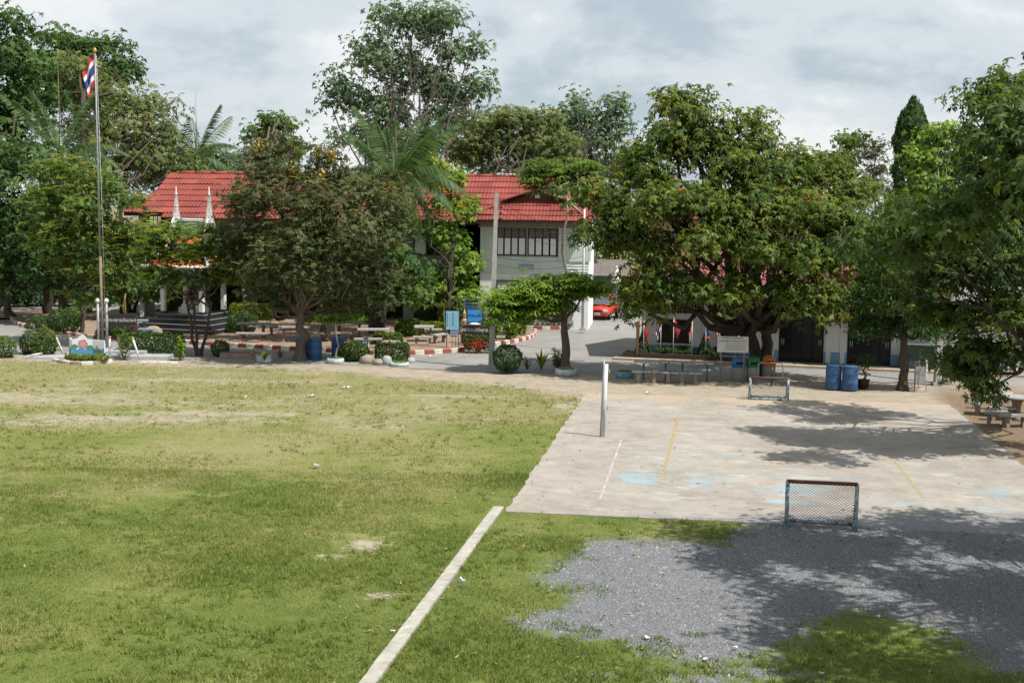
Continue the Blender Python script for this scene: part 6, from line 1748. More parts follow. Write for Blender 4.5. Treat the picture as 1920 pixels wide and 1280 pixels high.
# altar under the roof
al = T('altar', 'white stepped altar with flowers inside the open pavilion', 'altar', (C0[0], C0[1], .13 + zb0), -A_P)
am = MB(); am.box((0, .1, .14), (1.3, 1.1, .28), ch=.03); am.box((0, .1, .36), (1.1, .9, .16), ch=.03); am.box((0, .1, .52), (.95, .78, .16), ch=.03); am.build('pedestal', M_PAVW, al)
MB().box((0, -.5, .1), (.7, .35, .2), ch=.04).build('offering_step', M_PAVW, al)
fg = MB(); fg.lathe([(.20, .60), (.24, .68), (.17, .78), (.15, .92), (.18, 1.02), (.12, 1.12), (.09, 1.2), (.10, 1.28), (.04, 1.38), (.01, 1.48)], (0, .15, 0), 14); fg.build('seated_image', M_BRONZE, al)
for sx in (-.33, .33):
    MB().lathe([(.05, .6), (.09, .7), (.06, .82)], (sx, -.12, 0), 10).build('vase', M_GOLD, al)
    rg = np.random.default_rng(3); C = rg.normal(size=(90, 3)) * [.1, .1, .08] + [sx, -.12, .95]; Nn = rg.normal(size=(90, 3)); Nn /= np.linalg.norm(Nn, axis=1, keepdims=True)
    mesh_np('bouquet', leaf_quads(rg, C, Nn, .09, .06), np.arange(360).reshape(-1, 4), L_RED, al, tint=rg.random(90))

# ------------------------------------------------------------------ black sign wall left of the pavilion
sg_ = G(211, 634, .13)
sw = T('name_wall', 'black stone sign wall with pale lettering left of the pavilion', 'sign', (sg_[0], sg_[1] + .9, .13), math.radians(-4))
MB().box((0, 0, .78), (1.85, .2, .62)).build('panel', M_GRANITE, sw)
text('lettering', 'ลานพระพุทธปิยองค์', .235, M('carved_letters', (.70, .70, .67), scale=8), sw, (.03, -.106, .80), (PI / 2, 0, 0), sx=1.0)
MB().box((0, 0, .2), (1.9, .3, .6)).build('footing', M_DARKW, sw)
pr = MB(); pr.box((1.0, -.35, .27), (.36, .36, .62), ch=.02); pr.build('pillar', M('dark_red_pillar', (.09, .045, .04), scale=5), sw)
bush('clipped_hedge', 'low clipped hedge at the foot of the black sign wall', (sg_[0] - .1, sg_[1] + .5, .13), ('box', 1.7, .5, .36), 1700, (.09, .045), L_MID, 41, 'hedge', core=False)
yf = G(236, 618, .13)
yfp = T('yellow_flagpole', 'thin white pole holding the yellow flag behind the black sign wall', 'flagpole', yf)
MB().tube([(0, 0, 0), (0, 0, 1.75)], .022, 8).build('pole', M_GALV, yfp); MB().lathe([(.03, 1.75), (.035, 1.8), (.005, 1.86)], n=8).build('tip', M_GOLD, yfp)
limp_flag('yellow_flag', 'plain yellow flag hanging limp behind the black sign wall', (yf[0], yf[1], 1.88), .62, .75, [(1, M_FLAG_Y, 'cloth')], 2.0, -1, .75, w=.22)

# ------------------------------------------------------------------ tables and benches
def slab_table(label, px, py, rz, benches=2, w=1.5, d=.62, group='stone tables and benches in the garden', mat=None, z=.13):
    b = G(px, py, z); t = T('stone_table', label, 'table', b, rz, group)
    MB().box((0, 0, .72), (w, d, .08), ch=.015).build('tabletop', mat or M_TABLE, t)
    for x in (-w * .33, w * .33): MB().prism([(-.13, 0), (.13, 0), (.09, .3), (.17, .68), (-.17, .68), (-.09, .3)], x - .05, x + .05, 'x').build('leg', M_TABLEL, t)
    return t
def slab_bench(label, px, py, rz, w=1.3, d=.34, group='stone tables and benches in the garden', z=.13, mat=None, off=None):
    b = G(px, py, z); t = T('stone_bench', label, 'bench', b, rz, group)
    MB().box((0, 0, .41), (w, d, .08), ch=.015).build('seat', mat or M_TABLE, t)
    for x in (-w * .33, w * .33): MB().prism([(-.12, 0), (.12, 0), (.07, .18), (.13, .37), (-.13, .37), (-.07, .18)], x - .045, x + .045, 'x').build('leg', M_TABLEL, t)
    return t
slab_table('white stone table right of the pavilion steps', 475, 634, -.05)
slab_bench('front white bench of the table right of the pavilion', 470, 641, -.05, 1.4)
slab_bench('rear white bench of the table right of the pavilion', 492, 628, -.05, 1.4)
slab_table('pale square stone table beside the light blue notice board', 795, 640, .05, w=.95, d=.85)
slab_bench('front bench of the square stone table', 793, 648, .02, .95)
slab_bench('slanting bench on the right of the square stone table', 824, 643, .95, 1.0)
slab_bench('rear bench of the square stone table', 812, 633, .05, .9)
slab_table('grey stone table in the deep shade left of the striped ladder board', 700, 646, .1)
slab_bench('bench below the shaded grey table, next to the ladder board', 690, 652, .1)
slab_table('dark stone table deep under the palm', 655, 632, .0)
slab_bench('short bench under the big palm trunk', 640, 640, .1, 1.0)
slab_bench('lone stone bench in the shade behind the drums', 590, 640, -.1, .9)
slab_table('stone table half hidden behind the tree trunk at the drums', 552, 641, .1)
slab_table('small blue painted table right of the black sign wall', 258, 628, .1, w=1.0, d=.6, mat=M_TYRE)
slab_bench('blue painted bench beside the pavilion base', 272, 633, -.1, .9, mat=M_TYRE)
slab_table('pale table far back by the left driveway', 175, 600, .1, w=1.6)

def round_table(label, px, py, group, r=.52, z=0):
    t = T('round_table', label, 'table', G(px, py, z), group=group)
    MB().lathe([(r, 0), (r * 1.02, .03), (r, .075), (r * .9, .08)], (0, 0, .70), 28).build('tabletop', M_TABLE, t)
    MB().lathe([(.26, 0), (.22, .08), (.13, .3), (.15, .55), (.24, .70)], n=14).build('leg', M_TABLEL, t)
    return t
gR = 'round stone tables under the overhanging tree'
round_table('back round stone table in the shade at the right edge of the court', 1867, 778, gR, .50)
round_table('nearer round stone table cut by the right border', 1905, 787, gR, .45)
def curved_bench(label, px, py, rz, group='stone stools round the tables', w=.9):
    t = T('stone_bench', label, 'bench', G(px, py), rz, group)
    MB().prism([(-w / 2, -.05), (-w * .25, -.15), (w * .25, -.15), (w / 2, -.05), (w * .45, .22), (w * .2, .15), (-w * .2, .15), (-w * .45, .22)], .36, .44, 'z').build('seat', M_TABLE, t)
    for x in (-w * .3, w * .3): MB().prism([(-.1, 0), (.1, 0), (.06, .18), (.11, .36), (-.11, .36), (-.06, .18)], x - .05, x + .05, 'x').build('leg', M_TABLEL, t)
    return t
curved_bench('curved bench left of the back round table', 1832, 776, 1.2)
curved_bench('curved bench between the two round tables', 1877, 788, 0)
curved_bench('curved bench nearest the court below the round tables', 1868, 797, -.2, w=.75)
curved_bench('curved bench at the right border below the nearer round table', 1903, 802, .15)
curved_bench('curved bench behind the back round table', 1850, 766, 2.6)

# the long tiled table with benches on the sand
lt = T('long_table', 'long picnic table with a checked tile top on the sand under the mango', 'table', G(1262, 714), -.10)
MB().box((0, 0, .74), (3.05, .62, .07)).build('tabletop', M_CHECK, lt)
for x in (-1.15, -.3, .35, 1.3): MB().tube([(x, 0, 0), (x, 0, .7)], .035, 8).build('leg', M_TEAL, lt)
for nm, px, py, w_ in (('low tiled bench before the left end of the long table', 1226, 717, 1.7), ('low tiled bench before the middle of the long table', 1278, 719, 1.5)):
    lb = T('long_bench', nm, 'bench', G(px, py), -.10, 'tiled benches of the long table')
    MB().box((0, 0, .42), (w_, .32, .06)).build('seat', M_CHECK, lb)
    for x in (-w_ * .35, 0, w_ * .35): MB().box((x, 0, .2), (.14, .26, .4)).build('leg', M_TABLEL, lb)

# ------------------------------------------------------------------ notice boards and signs at the garden corner
sb = G(848, 652, .13)
ns = T('notice_board', 'light blue notice board on two steel legs at the garden corner', 'sign', sb, -.06)
for x in (-.26, .28): MB().tube([(x, 0, 0), (x, 0, 1.72)], .022, 8).build('leg', M_METAL, ns)
q = MB().box((0, -.03, 1.28), (.56, .03, .86)).build('board', M_BLUEB, ns)
MB().add([(-.30, -.046, .84), (.30, -.046, .84), (.30, -.046, 1.72), (-.30, -.046, 1.72), (-.28, -.046, .86), (.28, -.046, .86), (.28, -.046, 1.70), (-.28, -.046, 1.70)], [(0, 1, 5, 4), (1, 2, 6, 5), (2, 3, 7, 6), (3, 0, 4, 7)]).build('frame', M_TYRE, ns)
for i in range(5):
    text('lettering', 'ปี', .085, M_INKB, q, (-.23, -.048, 1.55 - i * .13), (PI / 2, 0, 0)); text('lettering', 'ชั้น', .085, M_INKB, q, (.04, -.048, 1.57 - i * .13), (PI / 2, 0, 0))
    text('lettering', 'เปิดเรียน', .06, M_INK, q, (-.1, -.048, 1.55 - i * .13), (PI / 2, 0, 0)); text('lettering', 'วันที่', .06, M_INK, q, (.18, -.048, 1.55 - i * .13), (PI / 2, 0, 0))
ss_ = T('striped_sign', 'small blue and white striped sign under the light blue notice board', 'sign', G(850, 653, .13), -.06)
for x in (-.06, .10): MB().tube([(x, .02, 0), (x, .02, .8)], .015, 6).build('leg', M_METAL, ss_)
q = MB().box((.02, -.0, .70), (.32, .025, .32)).build('board', M_FLAG_W, ss_)
for z in (.82, .70, .585): MB().box((.02, -.016, z), (.30, .006, .065)).build('blue_stripe', M_FLAG_B, q)
nb = G(880, 640, .13)
nv2 = T('dark_blue_sign', 'dark blue text sign on white posts in the shrubs behind the other signs', 'sign', (nb[0], nb[1] + 3.2, .13), -.05)
for x in (-.34, .36): MB().tube([(x, 0, 0), (x, 0, 2.0)], .025, 8).build('post', M_GALV, nv2)
q = MB().box((0, -.02, 1.45), (.66, .03, .62)).build('board', M_NAVY, nv2)
for i, s in enumerate(('ศูนย์การเรียนรู้', 'เศรษฐกิจพอเพียง', 'ห้องสมุดโรงเรียน')): text('lettering', s, .105, M_INK, q, (0, -.04, 1.63 - i * .16), (PI / 2, 0, 0))
bs = T('bright_blue_sign', 'bright blue framed sign with dark lettering above the brown granite sign', 'sign', (G(889, 650, .13)[0], G(889, 650, .13)[1] + 1.2, .13), -.08)
for x in (-.38, .38): MB().box((x, .03, .85), (.06, .06, 1.7)).build('post', M_NAVY, bs)
fr = MB()
for x in (-.38, .38): fr.box((x, -.02, 1.38), (.05, .05, .72))
for z in (1.04, 1.72): fr.box((0, -.02, z), (.81, .05, .05))
fr.build('frame', M_NAVY, bs)
q = MB().box((0, -.01, 1.38), (.72, .03, .64)).build('board', M_BLUES, bs)
text('lettering', 'โรงเรียนสีขาว', .165, M_INKB, q, (0, -.03, 1.36), (PI / 2, 0, 0))
gs_ = T('granite_sign', 'dark brown granite sign with white lettering behind the red flowered hedge', 'sign', (G(889, 650, .13)[0] - .02, G(889, 650, .13)[1] + .55, .13), -.08)
q = MB().box((0, 0, .66), (1.08, .16, .62), ch=.02).build('panel', M_GRANITE, gs_); MB().box((0, 0, .17), (1.0, .24, .4)).build('footing', M_DARKW, gs_)
text('lettering', 'โรงเรียนวิถีพุทธ', .215, M_INK, q, (0, -.085, .74), (PI / 2, 0, 0)); text('lettering', 'ชั้นนำ', .1, M_INK, q, (-.3, -.085, .52), (PI / 2, 0, 0))
MB().lathe([(.02, .985), (.2, .99), (.24, 1.02), (.1, 1.07)], n=14, sx=1.3).build('white_crest', M_PAVW, gs_)
# small standing spirit figure left of the bright blue sign
sf = T('garden_statue', 'small painted standing statue with a yellow headdress left of the bright blue sign', 'statue', (G(868, 650, .13)[0], G(868, 650, .13)[1] + 1.6, .13))
MB().box((0, 0, .22), (.34, .34, .44), ch=.02).build('pedestal', M_BROWNW, sf)
MB().lathe([(.13, .44), (.15, .5), (.12, .75), (.10, .92), (.13, 1.05), (.15, 1.12), (.06, 1.19), (.05, 1.22)], n=14, sy=.75).build('robe', M('pale_robe', (.55, .38, .28), (.45, .30, .22), scale=6), sf)
MB().lathe([(.03, 1.20), (.075, 1.25), (.085, 1.31), (.07, 1.38), (.03, 1.41)], n=12).build('head', M('statue_skin', (.50, .36, .27)), sf)
MB().lathe([(.09, 1.36), (.085, 1.42), (.05, 1.50), (.008, 1.62)], n=12).build('headdress', M_GOLD, sf)
for s in (-1, 1): MB().tube([(s * .13, 0, 1.08), (s * .16, -.05, .95), (s * .05, -.13, .98)], [.035, .03, .025], 6).build('arm', M('statue_sleeve', (.55, .38, .28)), sf)
hb = bush('flowering_hedge', 'round clipped hedge with red blossom in front of the granite sign', (897, 656), ('box', 1.15, .75, .58), 3000, (.08, .045), L_TOPI, 42, 'hedge')
rg = np.random.default_rng(8); C = rg.normal(size=(420, 3)) * [.34, .1, .14] + [0, -.38, .28]; C[:, 0] = np.clip(C[:, 0], -.58, .58)
Nn = rg.normal(size=(420, 3)) + [0, -1, .5]; Nn /= np.linalg.norm(Nn, axis=1, keepdims=True)
mesh_np('blossom', leaf_quads(rg, C, Nn, .07, .05), np.arange(1680).reshape(-1, 4), L_RED, hb, tint=rg.random(420))
# striped ladder board beside the hedge
la = T('ladder_board', 'narrow leaning white frame with blue panels beside the round shrub', 'sign', G(686, 676), -.1)
for x in (-.12, .12): MB().tube([(x, -.14, 0), (x, .10, 1.02)], .018, 6).build('rail', M_GALV, la)
for i in range(4): MB().box((0, .01 + .045 * i, .45 + i * .16), (.22, .02, .09), rx=-.22).build('panel', M_TYRE, la)
for x in (-.1, .1): MB().tube([(x, .36, 0), (x, .10, 1.0)], .014, 6).build('back_leg', M_METAL, la)

# ------------------------------------------------------------------ utility pole and wires
ub = G(921, 690); ut = D(931, 362, ub[1]) - ub
up_ = T('utility_pole', 'square tapering grey concrete utility pole left of the clipped ball', 'utility pole', ub)
mb = MB()
vs = []
for t, hw in ((-.02, .125), (1, .072)):
    for sx, sy in ((-1, -1), (1, -1), (1, 1), (-1, 1)): vs.append((ut[0] * t + sx * hw, sy * hw, ut[2] * t))
mb.add(vs, [(3, 2, 1, 0), (4, 5, 6, 7), (0, 1, 5, 4), (1, 2, 6, 5), (2, 3, 7, 6), (3, 0, 4, 7)]).build('shaft', M_CONCP, up_)
wires = []
for i in range(4):
    z = ut[2] - .35 - i * .23; x = ut[0] * z / ut[2] + .10
    MB().lathe([(.03, -.06), (.055, -.03), (.035, 0), (.055, .03), (.03, .06)], (x + .09, 0, z), 10).build('insulator', M_BRONZE, up_)
    MB().tube([(x - .03, 0, z), (x + .12, 0, z)], .012, 5).build('bracket', M_METAL, up_)
    wires.append((ub[0] + x + .12, ub[1], z))
def wire(label, a, b_, sag, r=.010):
    a, b_ = Vector(a), Vector(b_); t = T('power_line', label, 'cable', a, group='cables from the utility pole')
    pts = []
    for i in range(15):
        s = i / 14; pts.append((b_ - a) * s + Vector((0, 0, -4 * sag * s * (1 - s))))
    MB().tube(pts, r, 4).build('cable', M_WIRE, t)
lampb = G(1092, 620, .13)
hk = Vector((lampb[0] - .1, lampb[1], 5.6))
for i in range(4): wire(('top', 'second', 'third', 'lowest')[i] + ' thin cable from the utility pole to the white wing', wires[i], (hk.x, hk.y, 5.55 - i * .22), .35 + .08 * i)
wire('sagging cable crossing the front of the white wing at plaque height', (ub[0] + .1, ub[1], 4.6), (lampb[0], lampb[1], 4.1), .25)
wire('cable running from the utility pole down behind the flat crowned tree', (ub[0] + .1, ub[1], 4.3), (lampb[0], lampb[1], 3.8), .3)
lp = T('lamp_post', 'tall white post at the right corner of the white wing', 'post', lampb)
lt_ = D(1094, 392, lampb[1])[2]
MB().tube([(0, 0, 0), (0, 0, lt_)], [.075, .05], 10).build('shaft', M_GALV, lp)
MB().box((0, 0, .08), (.3, .3, .16)).build('foot', M_CONCP, lp)
MB().tube([(0, 0, lt_ - .05), (-.18, -.1, lt_ + .1), (-.5, -.3, lt_ + .14)], .025, 6).build('arm', M_GALV, lp); MB().box((-.6, -.36, lt_ + .13), (.34, .14, .07), rz=.5, ch=.02).build('lamp', M_GALV, lp)

# ------------------------------------------------------------------ red car
cb_ = G(1134, 601)
car = T('parked_car', 'small red hatchback parked facing the camera beside the white wing', 'car', (cb_[0], cb_[1] + 1.6, 0.012), math.radians(-16))
# local: x across, -y is the nose; cross sections from nose to tail: (y, half width low, half width belt, z sill, z belt)
W2 = .70
def section(y, zs, zbelt, wl, wb): return [(-wl, y, zs), (-wl * 1.02, y, zs + (zbelt - zs) * .45), (-wb, y, zbelt), (wb, y, zbelt), (wl * 1.02, y, zs + (zbelt - zs) * .45), (wl, y, zs)]
secs = [section(-1.62, .24, .56, .56, .50), section(-1.57, .20, .66, .64, .58), section(-1.35, .19, .75, .69, .63), section(-.75, .19, .86, .70, .66), section(.2, .19, .90, .70, .67), section(1.1, .19, .90, .70, .66), section(1.5, .22, .88, .66, .62), section(1.58, .28, .80, .60, .56)]
mb = MB(); k = 6
vs = [p for s in secs for p in s]; fs = []
for i in range(len(secs) - 1):
    for j in range(k): fs.append((i * k + j, i * k + (j + 1) % k, (i + 1) * k + (j + 1) % k, (i + 1) * k + j))
fs += [tuple(range(k - 1, -1, -1)), tuple((len(secs) - 1) * k + j for j in range(k))]
mb.add(vs, fs, True); body = mb.build('body', M_CAR, car)
body.modifiers.new('round', 'SUBSURF').levels = 1; body.modifiers['round'].render_levels = 2
# cabin: glasshouse with pillars
g0 = [(-.62, -.80, .86), (.62, -.80, .86), (.63, 1.42, .88), (-.63, 1.42, .88)]; g1 = [(-.50, -.22, 1.35), (.50, -.22, 1.35), (.50, 1.05, 1.36), (-.50, 1.05, 1.36)]
cab = MB().add([*g0, *g1], [(0, 1, 5, 4), (1, 2, 6, 5), (2, 3, 7, 6), (3, 0, 4, 7)]).build('cabin_glass', M_CARG, car)
rf_ = MB().box((0, .42, 1.375), (1.04, 1.34, .05), ch=.02); rf_.build('roof', M_CAR, car)
pl_ = MB()
for a, b_ in zip(g0, g1): pl_.tube([a, b_], .035, 6)
for sx in (-1, 1): pl_.tube([(sx * .632, .22, .88), (sx * .505, .30, 1.36)], .03, 6)
pl_.tube([g0[0], g0[1]], .025, 5)
pl_.build('pillars', M_CAR, car)
MB().box((0, -1.60, .34), (1.22, .12, .20), ch=.04).build('bumper', M('red_bumper', (.36, .045, .03), scale=3, rough=.45), car)
MB().box((0, -1.63, .56), (.5, .03, .07)).build('grille', M_CARB, car)
for sx in (-1, 1):
    MB().box((sx * .45, -1.595, .57), (.27, .08, .15), rz=sx * .18, ch=.03).build('headlight', M_LAMP, car)
    MB().box((sx * .62, -1.53, .47), (.06, .1, .06)).build('indicator', M_ORANGE, car)
    MB().box((sx * .74, -.62, .94), (.15, .08, .10), ch=.02).build('mirror', M_CARB, car)
    MB().tube([(sx * .35, -.84, .885), (sx * .05, -.78, .90)], .008, 4).build('wiper', M_CARB, car)
q = MB().box((0, -1.667, .38), (.34, .012, .15)).build('licence_plate', M_FLAG_W, car)
text('lettering', 'กข 12', .1, M_INKD, q, (0, -1.676, .38), (PI / 2, 0, 0))
for sx in (-1, 1):
    for y in (-1.08, 1.08):
        w_ = bpy.data.objects.new('wheel', None); link(w_, car)
        w_.location = (sx * .62, y, .25)
        o = MB().lathe([(.16, -.07), (.24, -.075), (.255, -.04), (.255, .04), (.24, .075), (.16, .07)], n=20).build('tyre', M_RUBBER, w_); o.rotation_euler = (0, PI / 2, 0)
        o = MB().lathe([(.05, -.075), (.16, -.06), (.16, .06), (.05, .075)], n=14).build('rim', M_METAL, w_); o.rotation_euler = (0, PI / 2, 0)

# ------------------------------------------------------------------ volleyball post and goals
vb_ = G(1130, 820); vt = D(1137, 681, vb_[1]) - vb_
vp = T('net_post', 'white weathered volleyball net post standing on the court', 'post', (vb_[0], vb_[1], .022))
MB().tube([(0, 0, -.02), tuple(vt * .98)], .062, 12).build('post', M('weathered_white_steel', (.66, .68, .70), (.34, .36, .38), scale=5, rough=.55, contrast=1.1, detail=8, stretch=(1, 1, .4)), vp)
MB().tube([(-.065, .02, .02), (vt[0] - .065, .02, vt[2] + .10)], .022, 8).build('hook_rod', M_METAL, vp)
MB().tube([tuple(vt * .9 + np.array([.06, 0, 0])), tuple(vt * .9 + np.array([.10, 0, .0])), tuple(vt * .84 + np.array([.10, 0, 0]))], .014, 5).build('cleat', M_GOLD, vp)
MB().tube([tuple(vt * .42 + np.array([.06, 0, 0])), tuple(vt * .42 + np.array([.10, 0, .0])), tuple(vt * .37 + np.array([.10, 0, 0]))], .014, 5).build('cleat', M_GOLD, vp)

def goal(label, bl_, br_, h, depth_, top_mat, net_cell, seed, low_bar=False, z0=0.0, inner=False):
    a, b_ = np.array(G(*bl_)), np.array(G(*br_)); md = (a + b_) / 2; w = np.linalg.norm(b_ - a)
    rz = math.atan2(b_[1] - a[1], b_[0] - a[0])
    t = T('small_goal', label, 'goal', (md[0], md[1], z0), rz, 'small painted goals on the court')
    hw = w / 2; r = .042
    for sx in (-1, 1):
        MB().tube([(sx * hw, 0, 0), (sx * hw, 0, h)], r, 10).build('goalpost', M_GOALW, t)
        fo = MB(); fo.tube([(sx * hw, 0, r), (sx * hw, depth_, r)], r * .8, 8); fo.build('side_rail', M_GOALW, t)
        MB().tube([(sx * hw, 0, h), (sx * hw, depth_ * .35, h - .02), (sx * hw, depth_, r)], r * .5, 8).build('back_stay', M_GOALW, t)
    MB().tube([(-hw - .01, 0, h), (hw + .01, 0, h)], r, 10).build('crossbar', top_mat, t)
    MB().tube([(-hw, depth_, r), (hw, depth_, r)], r * .8, 8).build('back_rail', M_GOALW, t)
    if low_bar: MB().tube([(-hw, 0, r * 1.4), (hw, 0, r * 1.4)], r * .9, 8).build('front_rail', M_GOALW, t)
    # diagonal net cords on the back and both sides
    net = MB(); rg = np.random.default_rng(seed)
    def back(s, u_):                   # s across 0..1, u_ 0 top .. 1 bottom
        sagx = .10 * math.sin(PI * s) * math.sin(PI * u_) ; yy = .35 * depth_ * min(1, u_ * 3) + (.65 * depth_) * max(0, (u_ - .12) / .88)
        return (-hw + w * s, yy + sagx + .03, h * (1 - u_) + .03)
    nx = int(w / net_cell); nz = int((h * 1.15) / net_cell)
    for sg in (1, -1):
        for i in range(-nz, nx + nz):
            pts = []
            for j in range(nz + 1):
                s = (i + sg * j + (nz if sg < 0 else 0)) / nx
                if -1e-6 <= s <= 1.0 + 1e-6: pts.append(back(s, j / nz))
            if len(pts) > 1: net.tube(pts, .0045, 3, cap=False)
    for sx in (-1, 1):
        for j in range(1, nz):
            u_ = j / nz; p = back(0, u_)
            net.tube([(sx * hw, .0, p[2]), (sx * (hw + .02), p[1] * .5, p[2] - .02), (sx * hw, p[1], p[2])], .0045, 3, cap=False)
        for j in range(1, 6):
            y = depth_ * j / 6; zt_ = h * (1 - max(0, (y / depth_ - .35) / .65)) if y > .35 * depth_ else h
            net.tube([(sx * hw, y, .05), (sx * hw, y, max(.06, zt_ - .02))], .0045, 3, cap=False)
    nn_ = net.build('net', M_NET, t); nn_['kind'] = 'stuff'
    return t
goal('nearer small goal with a sagging net at the near edge of the court', (1474, 991), (1604, 998), 1.0, .55, M_GOALR, .075, 3, z0=.022)
goal('far small goal with peeling red bar in front of the mango trunk', (1406, 750), (1477, 752), .80, .75, M_GOALR, .09, 4, low_bar=True)
gf = T('bare_goal_frame', 'bare bent pipe frame standing behind the far small goal', 'frame', G(1436, 722), -.1)
MB().tube([(-.3, 0, 0), (-.3, 0, .78), (-.22, 0, .86), (.55, 0, .86), (.62, 0, .78), (.62, 0, 0)], .022, 8).build('pipe', M_METAL, gf)
MB().tube([(.2, -.1, 0), (.2, -.1, .72)], .04, 8).build('stub_post', M_BRONZE, gf)

# ------------------------------------------------------------------ under the mango: wheeled notice board, bins
wb_ = G(1370, 733)
nbd = T('wheeled_notice_board', 'white notice board with printed lines on a wheeled steel frame by the mango trunk', 'sign', (G(1372, 716)[0], G(1372, 716)[1], 0), -.14)
kk = G(1372, 716)[1] / FPX
bw = 58 * kk
q = MB().box((0, -.03, 1.47), (bw, .03, .62)).build('board', M('board_paper', (.62, .62, .60), (.52, .52, .50), scale=3), nbd)
text('lettering', 'โรงเรียนยินดีต้อนรับ', .10, M_INKD, q, (0, -.05, 1.72), (PI / 2, 0, 0)); text('lettering', 'การประชุมผู้ปกครองนักเรียน ประจำปี', .085, M_INKD, q, (0, -.05, 1.60), (PI / 2, 0, 0), sx=.85)
for i in range(4): text('lettering', 'ระเบียบการของนักเรียนและครู', .065, M_METAL, q, (.1, -.05, 1.49 - i * .075), (PI / 2, 0, 0))
for x in (-.44, .44):
    MB().tube([(x, 0, .08), (x, 0, 1.78)], .022, 8).build('post', M_METAL, nbd)
    fo = MB(); fo.tube([(x, -.35, .09), (x, .35, .09)], .022, 8); fo.build('foot', M_METAL, nbd)
    for y in (-.32, .32):
        o = MB().lathe([(.02, -.018), (.045, -.018), (.045, .018), (.02, .018)], (0, 0, 0), 10).build('wheel', M_RUBBER, nbd); o.location = (x, y, .045); o.rotation_euler = (0, PI / 2, 0)
for z in (.55, 1.0): MB().tube([(-.44, 0, z), (.44, 0, z)], .018, 8).build('cross_bar', M_METAL, nbd)
def bin_(label, px, py, mat, grp='sorting bins at the mango trunk'):
    t = T('sorting_bin', label, 'bin', G(px, py), 0, grp)
    MB().lathe([(.21, 0), (.25, .04), (.26, .52), (.24, .56)], n=18).build('body', M_BIN_S, t)
    MB().lathe([(.245, .55), (.275, .57), (.275, .78), (.24, .90), (.12, .97), (.02, .98)], n=18).build('lid', mat, t)
    MB().box((0, -.262, .72), (.26, .03, .12)).build('flap', M_DARKIN, t)
bin_('blue lidded sorting bin behind the wheeled notice board', 1384, 714, M_BIN_B)
bin_('green lidded sorting bin left of the mango trunk', 1411, 714, M_BIN_G)
bin_('orange lidded sorting bin right of the mango trunk', 1441, 712, M_BIN_O)

# ------------------------------------------------------------------ member flags along the white building
def on_wall(px, y_off=-1.0):
    """point on a line parallel to the low building's front, under this picture column"""
    u = np.array([math.cos(A_C), -math.sin(A_C)]); v = np.array([math.sin(A_C), math.cos(A_C)])
    o = np.array(O_B[:2]) + v * y_off
    k2 = (px - 960) / FPX                     # x = k2*y (roll is negligible here)
    s = (k2 * o[1] - o[0]) / (u[0] - k2 * u[1])
    p = o + u * s
    return np.array([p[0], p[1], 0.0])
gF = 'flags on white poles along the low white building'
def wall_flag(px, label, stripes, drop=.85, side=-1, h=1.85, seed=0.0, w=.22, hoist=.55):
    p = on_wall(px)
    t = T('flag_stand', 'white pole of the ' + label.split(' hanging')[0].split(' at ')[0].split(' before')[0] + ' by the low building', 'flagpole', p, 0, 'white flag poles along the low white building')
    MB().tube([(0, 0, .2), (0, 0, h)], .018, 8).build('pole', M_GALV, t); MB().lathe([(.02, h), (.03, h + .03), (.004, h + .09)], n=8).build('tip', M_GOLD, t)
    limp_flag('member_flag', label, (p[0], p[1], h - .02), hoist, .72, stripes, seed, side, drop, group=gF, w=w)
wall_flag(1240, 'red, white and blue flag hanging at the left side of the first window', [(1, M_FLAG_R, 'red_stripe'), (1, M_FLAG_W, 'white_stripe'), (2, M_FLAG_B, 'blue_stripe'), (1, M_FLAG_W, 'white_stripe'), (1, M_FLAG_R, 'red_stripe')], .75, -1, seed=.5, w=.32)
wall_flag(1264, 'all red flag hanging across the middle of the first window', [(1, M_FLAG_R, 'cloth')], .6, 1, seed=1.4, w=.42)
wall_flag(1299, 'red over white flag at the right side of the first window', [(1, M_FLAG_R, 'red_stripe'), (1, M_FLAG_W, 'white_stripe')], .9, -1, seed=2.2)
f5 = limp_flag('member_flag', 'dark blue flag with a red and white roundel on the white wall between the windows', on_wall(1325) + np.array([0, 0, 1.78]), .6, .72, [(1, M_FLAG_B, 'cloth')], 2.6, 1, .85, group=gF, w=.22)
em = MB().lathe([(.0, 0), (.09, 0), (.09, .006), (.0, .006)], n=18).build('roundel', M_FLAG_R, f5); em.location = (.085, -.09, -.72); em.rotation_euler = (PI / 2, 0, .2)
t = T('flag_stand', 'white pole carrying the dark blue flag with a roundel', 'flagpole', on_wall(1325), 0, 'white flag poles along the low white building'); MB().tube([(0, 0, .2), (0, 0, 1.8)], .018, 8).build('pole', M_GALV, t)
wall_flag(1351, 'thin striped red flag at the left side of the second window', [(1, M_FLAG_R if i % 2 == 0 else M_FLAG_W, 'stripe') for i in range(9)], .9, -1, seed=3.1)
wall_flag(1381, 'yellow, white and black flag before the middle of the second window', [(2, M_FLAG_Y, 'yellow_field'), (1, M_FLAG_W, 'white_band'), (1, M_FLAG_K, 'black_band'), (2, M_FLAG_Y, 'yellow_field')], .55, 1, seed=4, w=.4)
rfl = limp_flag('member_flag', 'red flag at the left corner of the low white building', on_wall(1208) + np.array([0, 0, 1.7]), .6, .72, [(1, M_FLAG_R, 'cloth')], 1.1, 1, .7, group=gF, w=.3)
t = T('flag_stand', 'white pole carrying the corner red flag', 'flagpole', on_wall(1208), 0, 'white flag poles along the low white building'); MB().tube([(0, 0, .2), (0, 0, 1.72)], .018, 8).build('pole', M_GALV, t)
wp = G(1195, 674); bd = T('plank_board', 'tall thin brown board standing edge on at the building corner', 'board', wp, math.radians(75))
MB().box((0, 0, .95), (.6, .05, 1.5)).build('panel', M_BROWNW, bd)
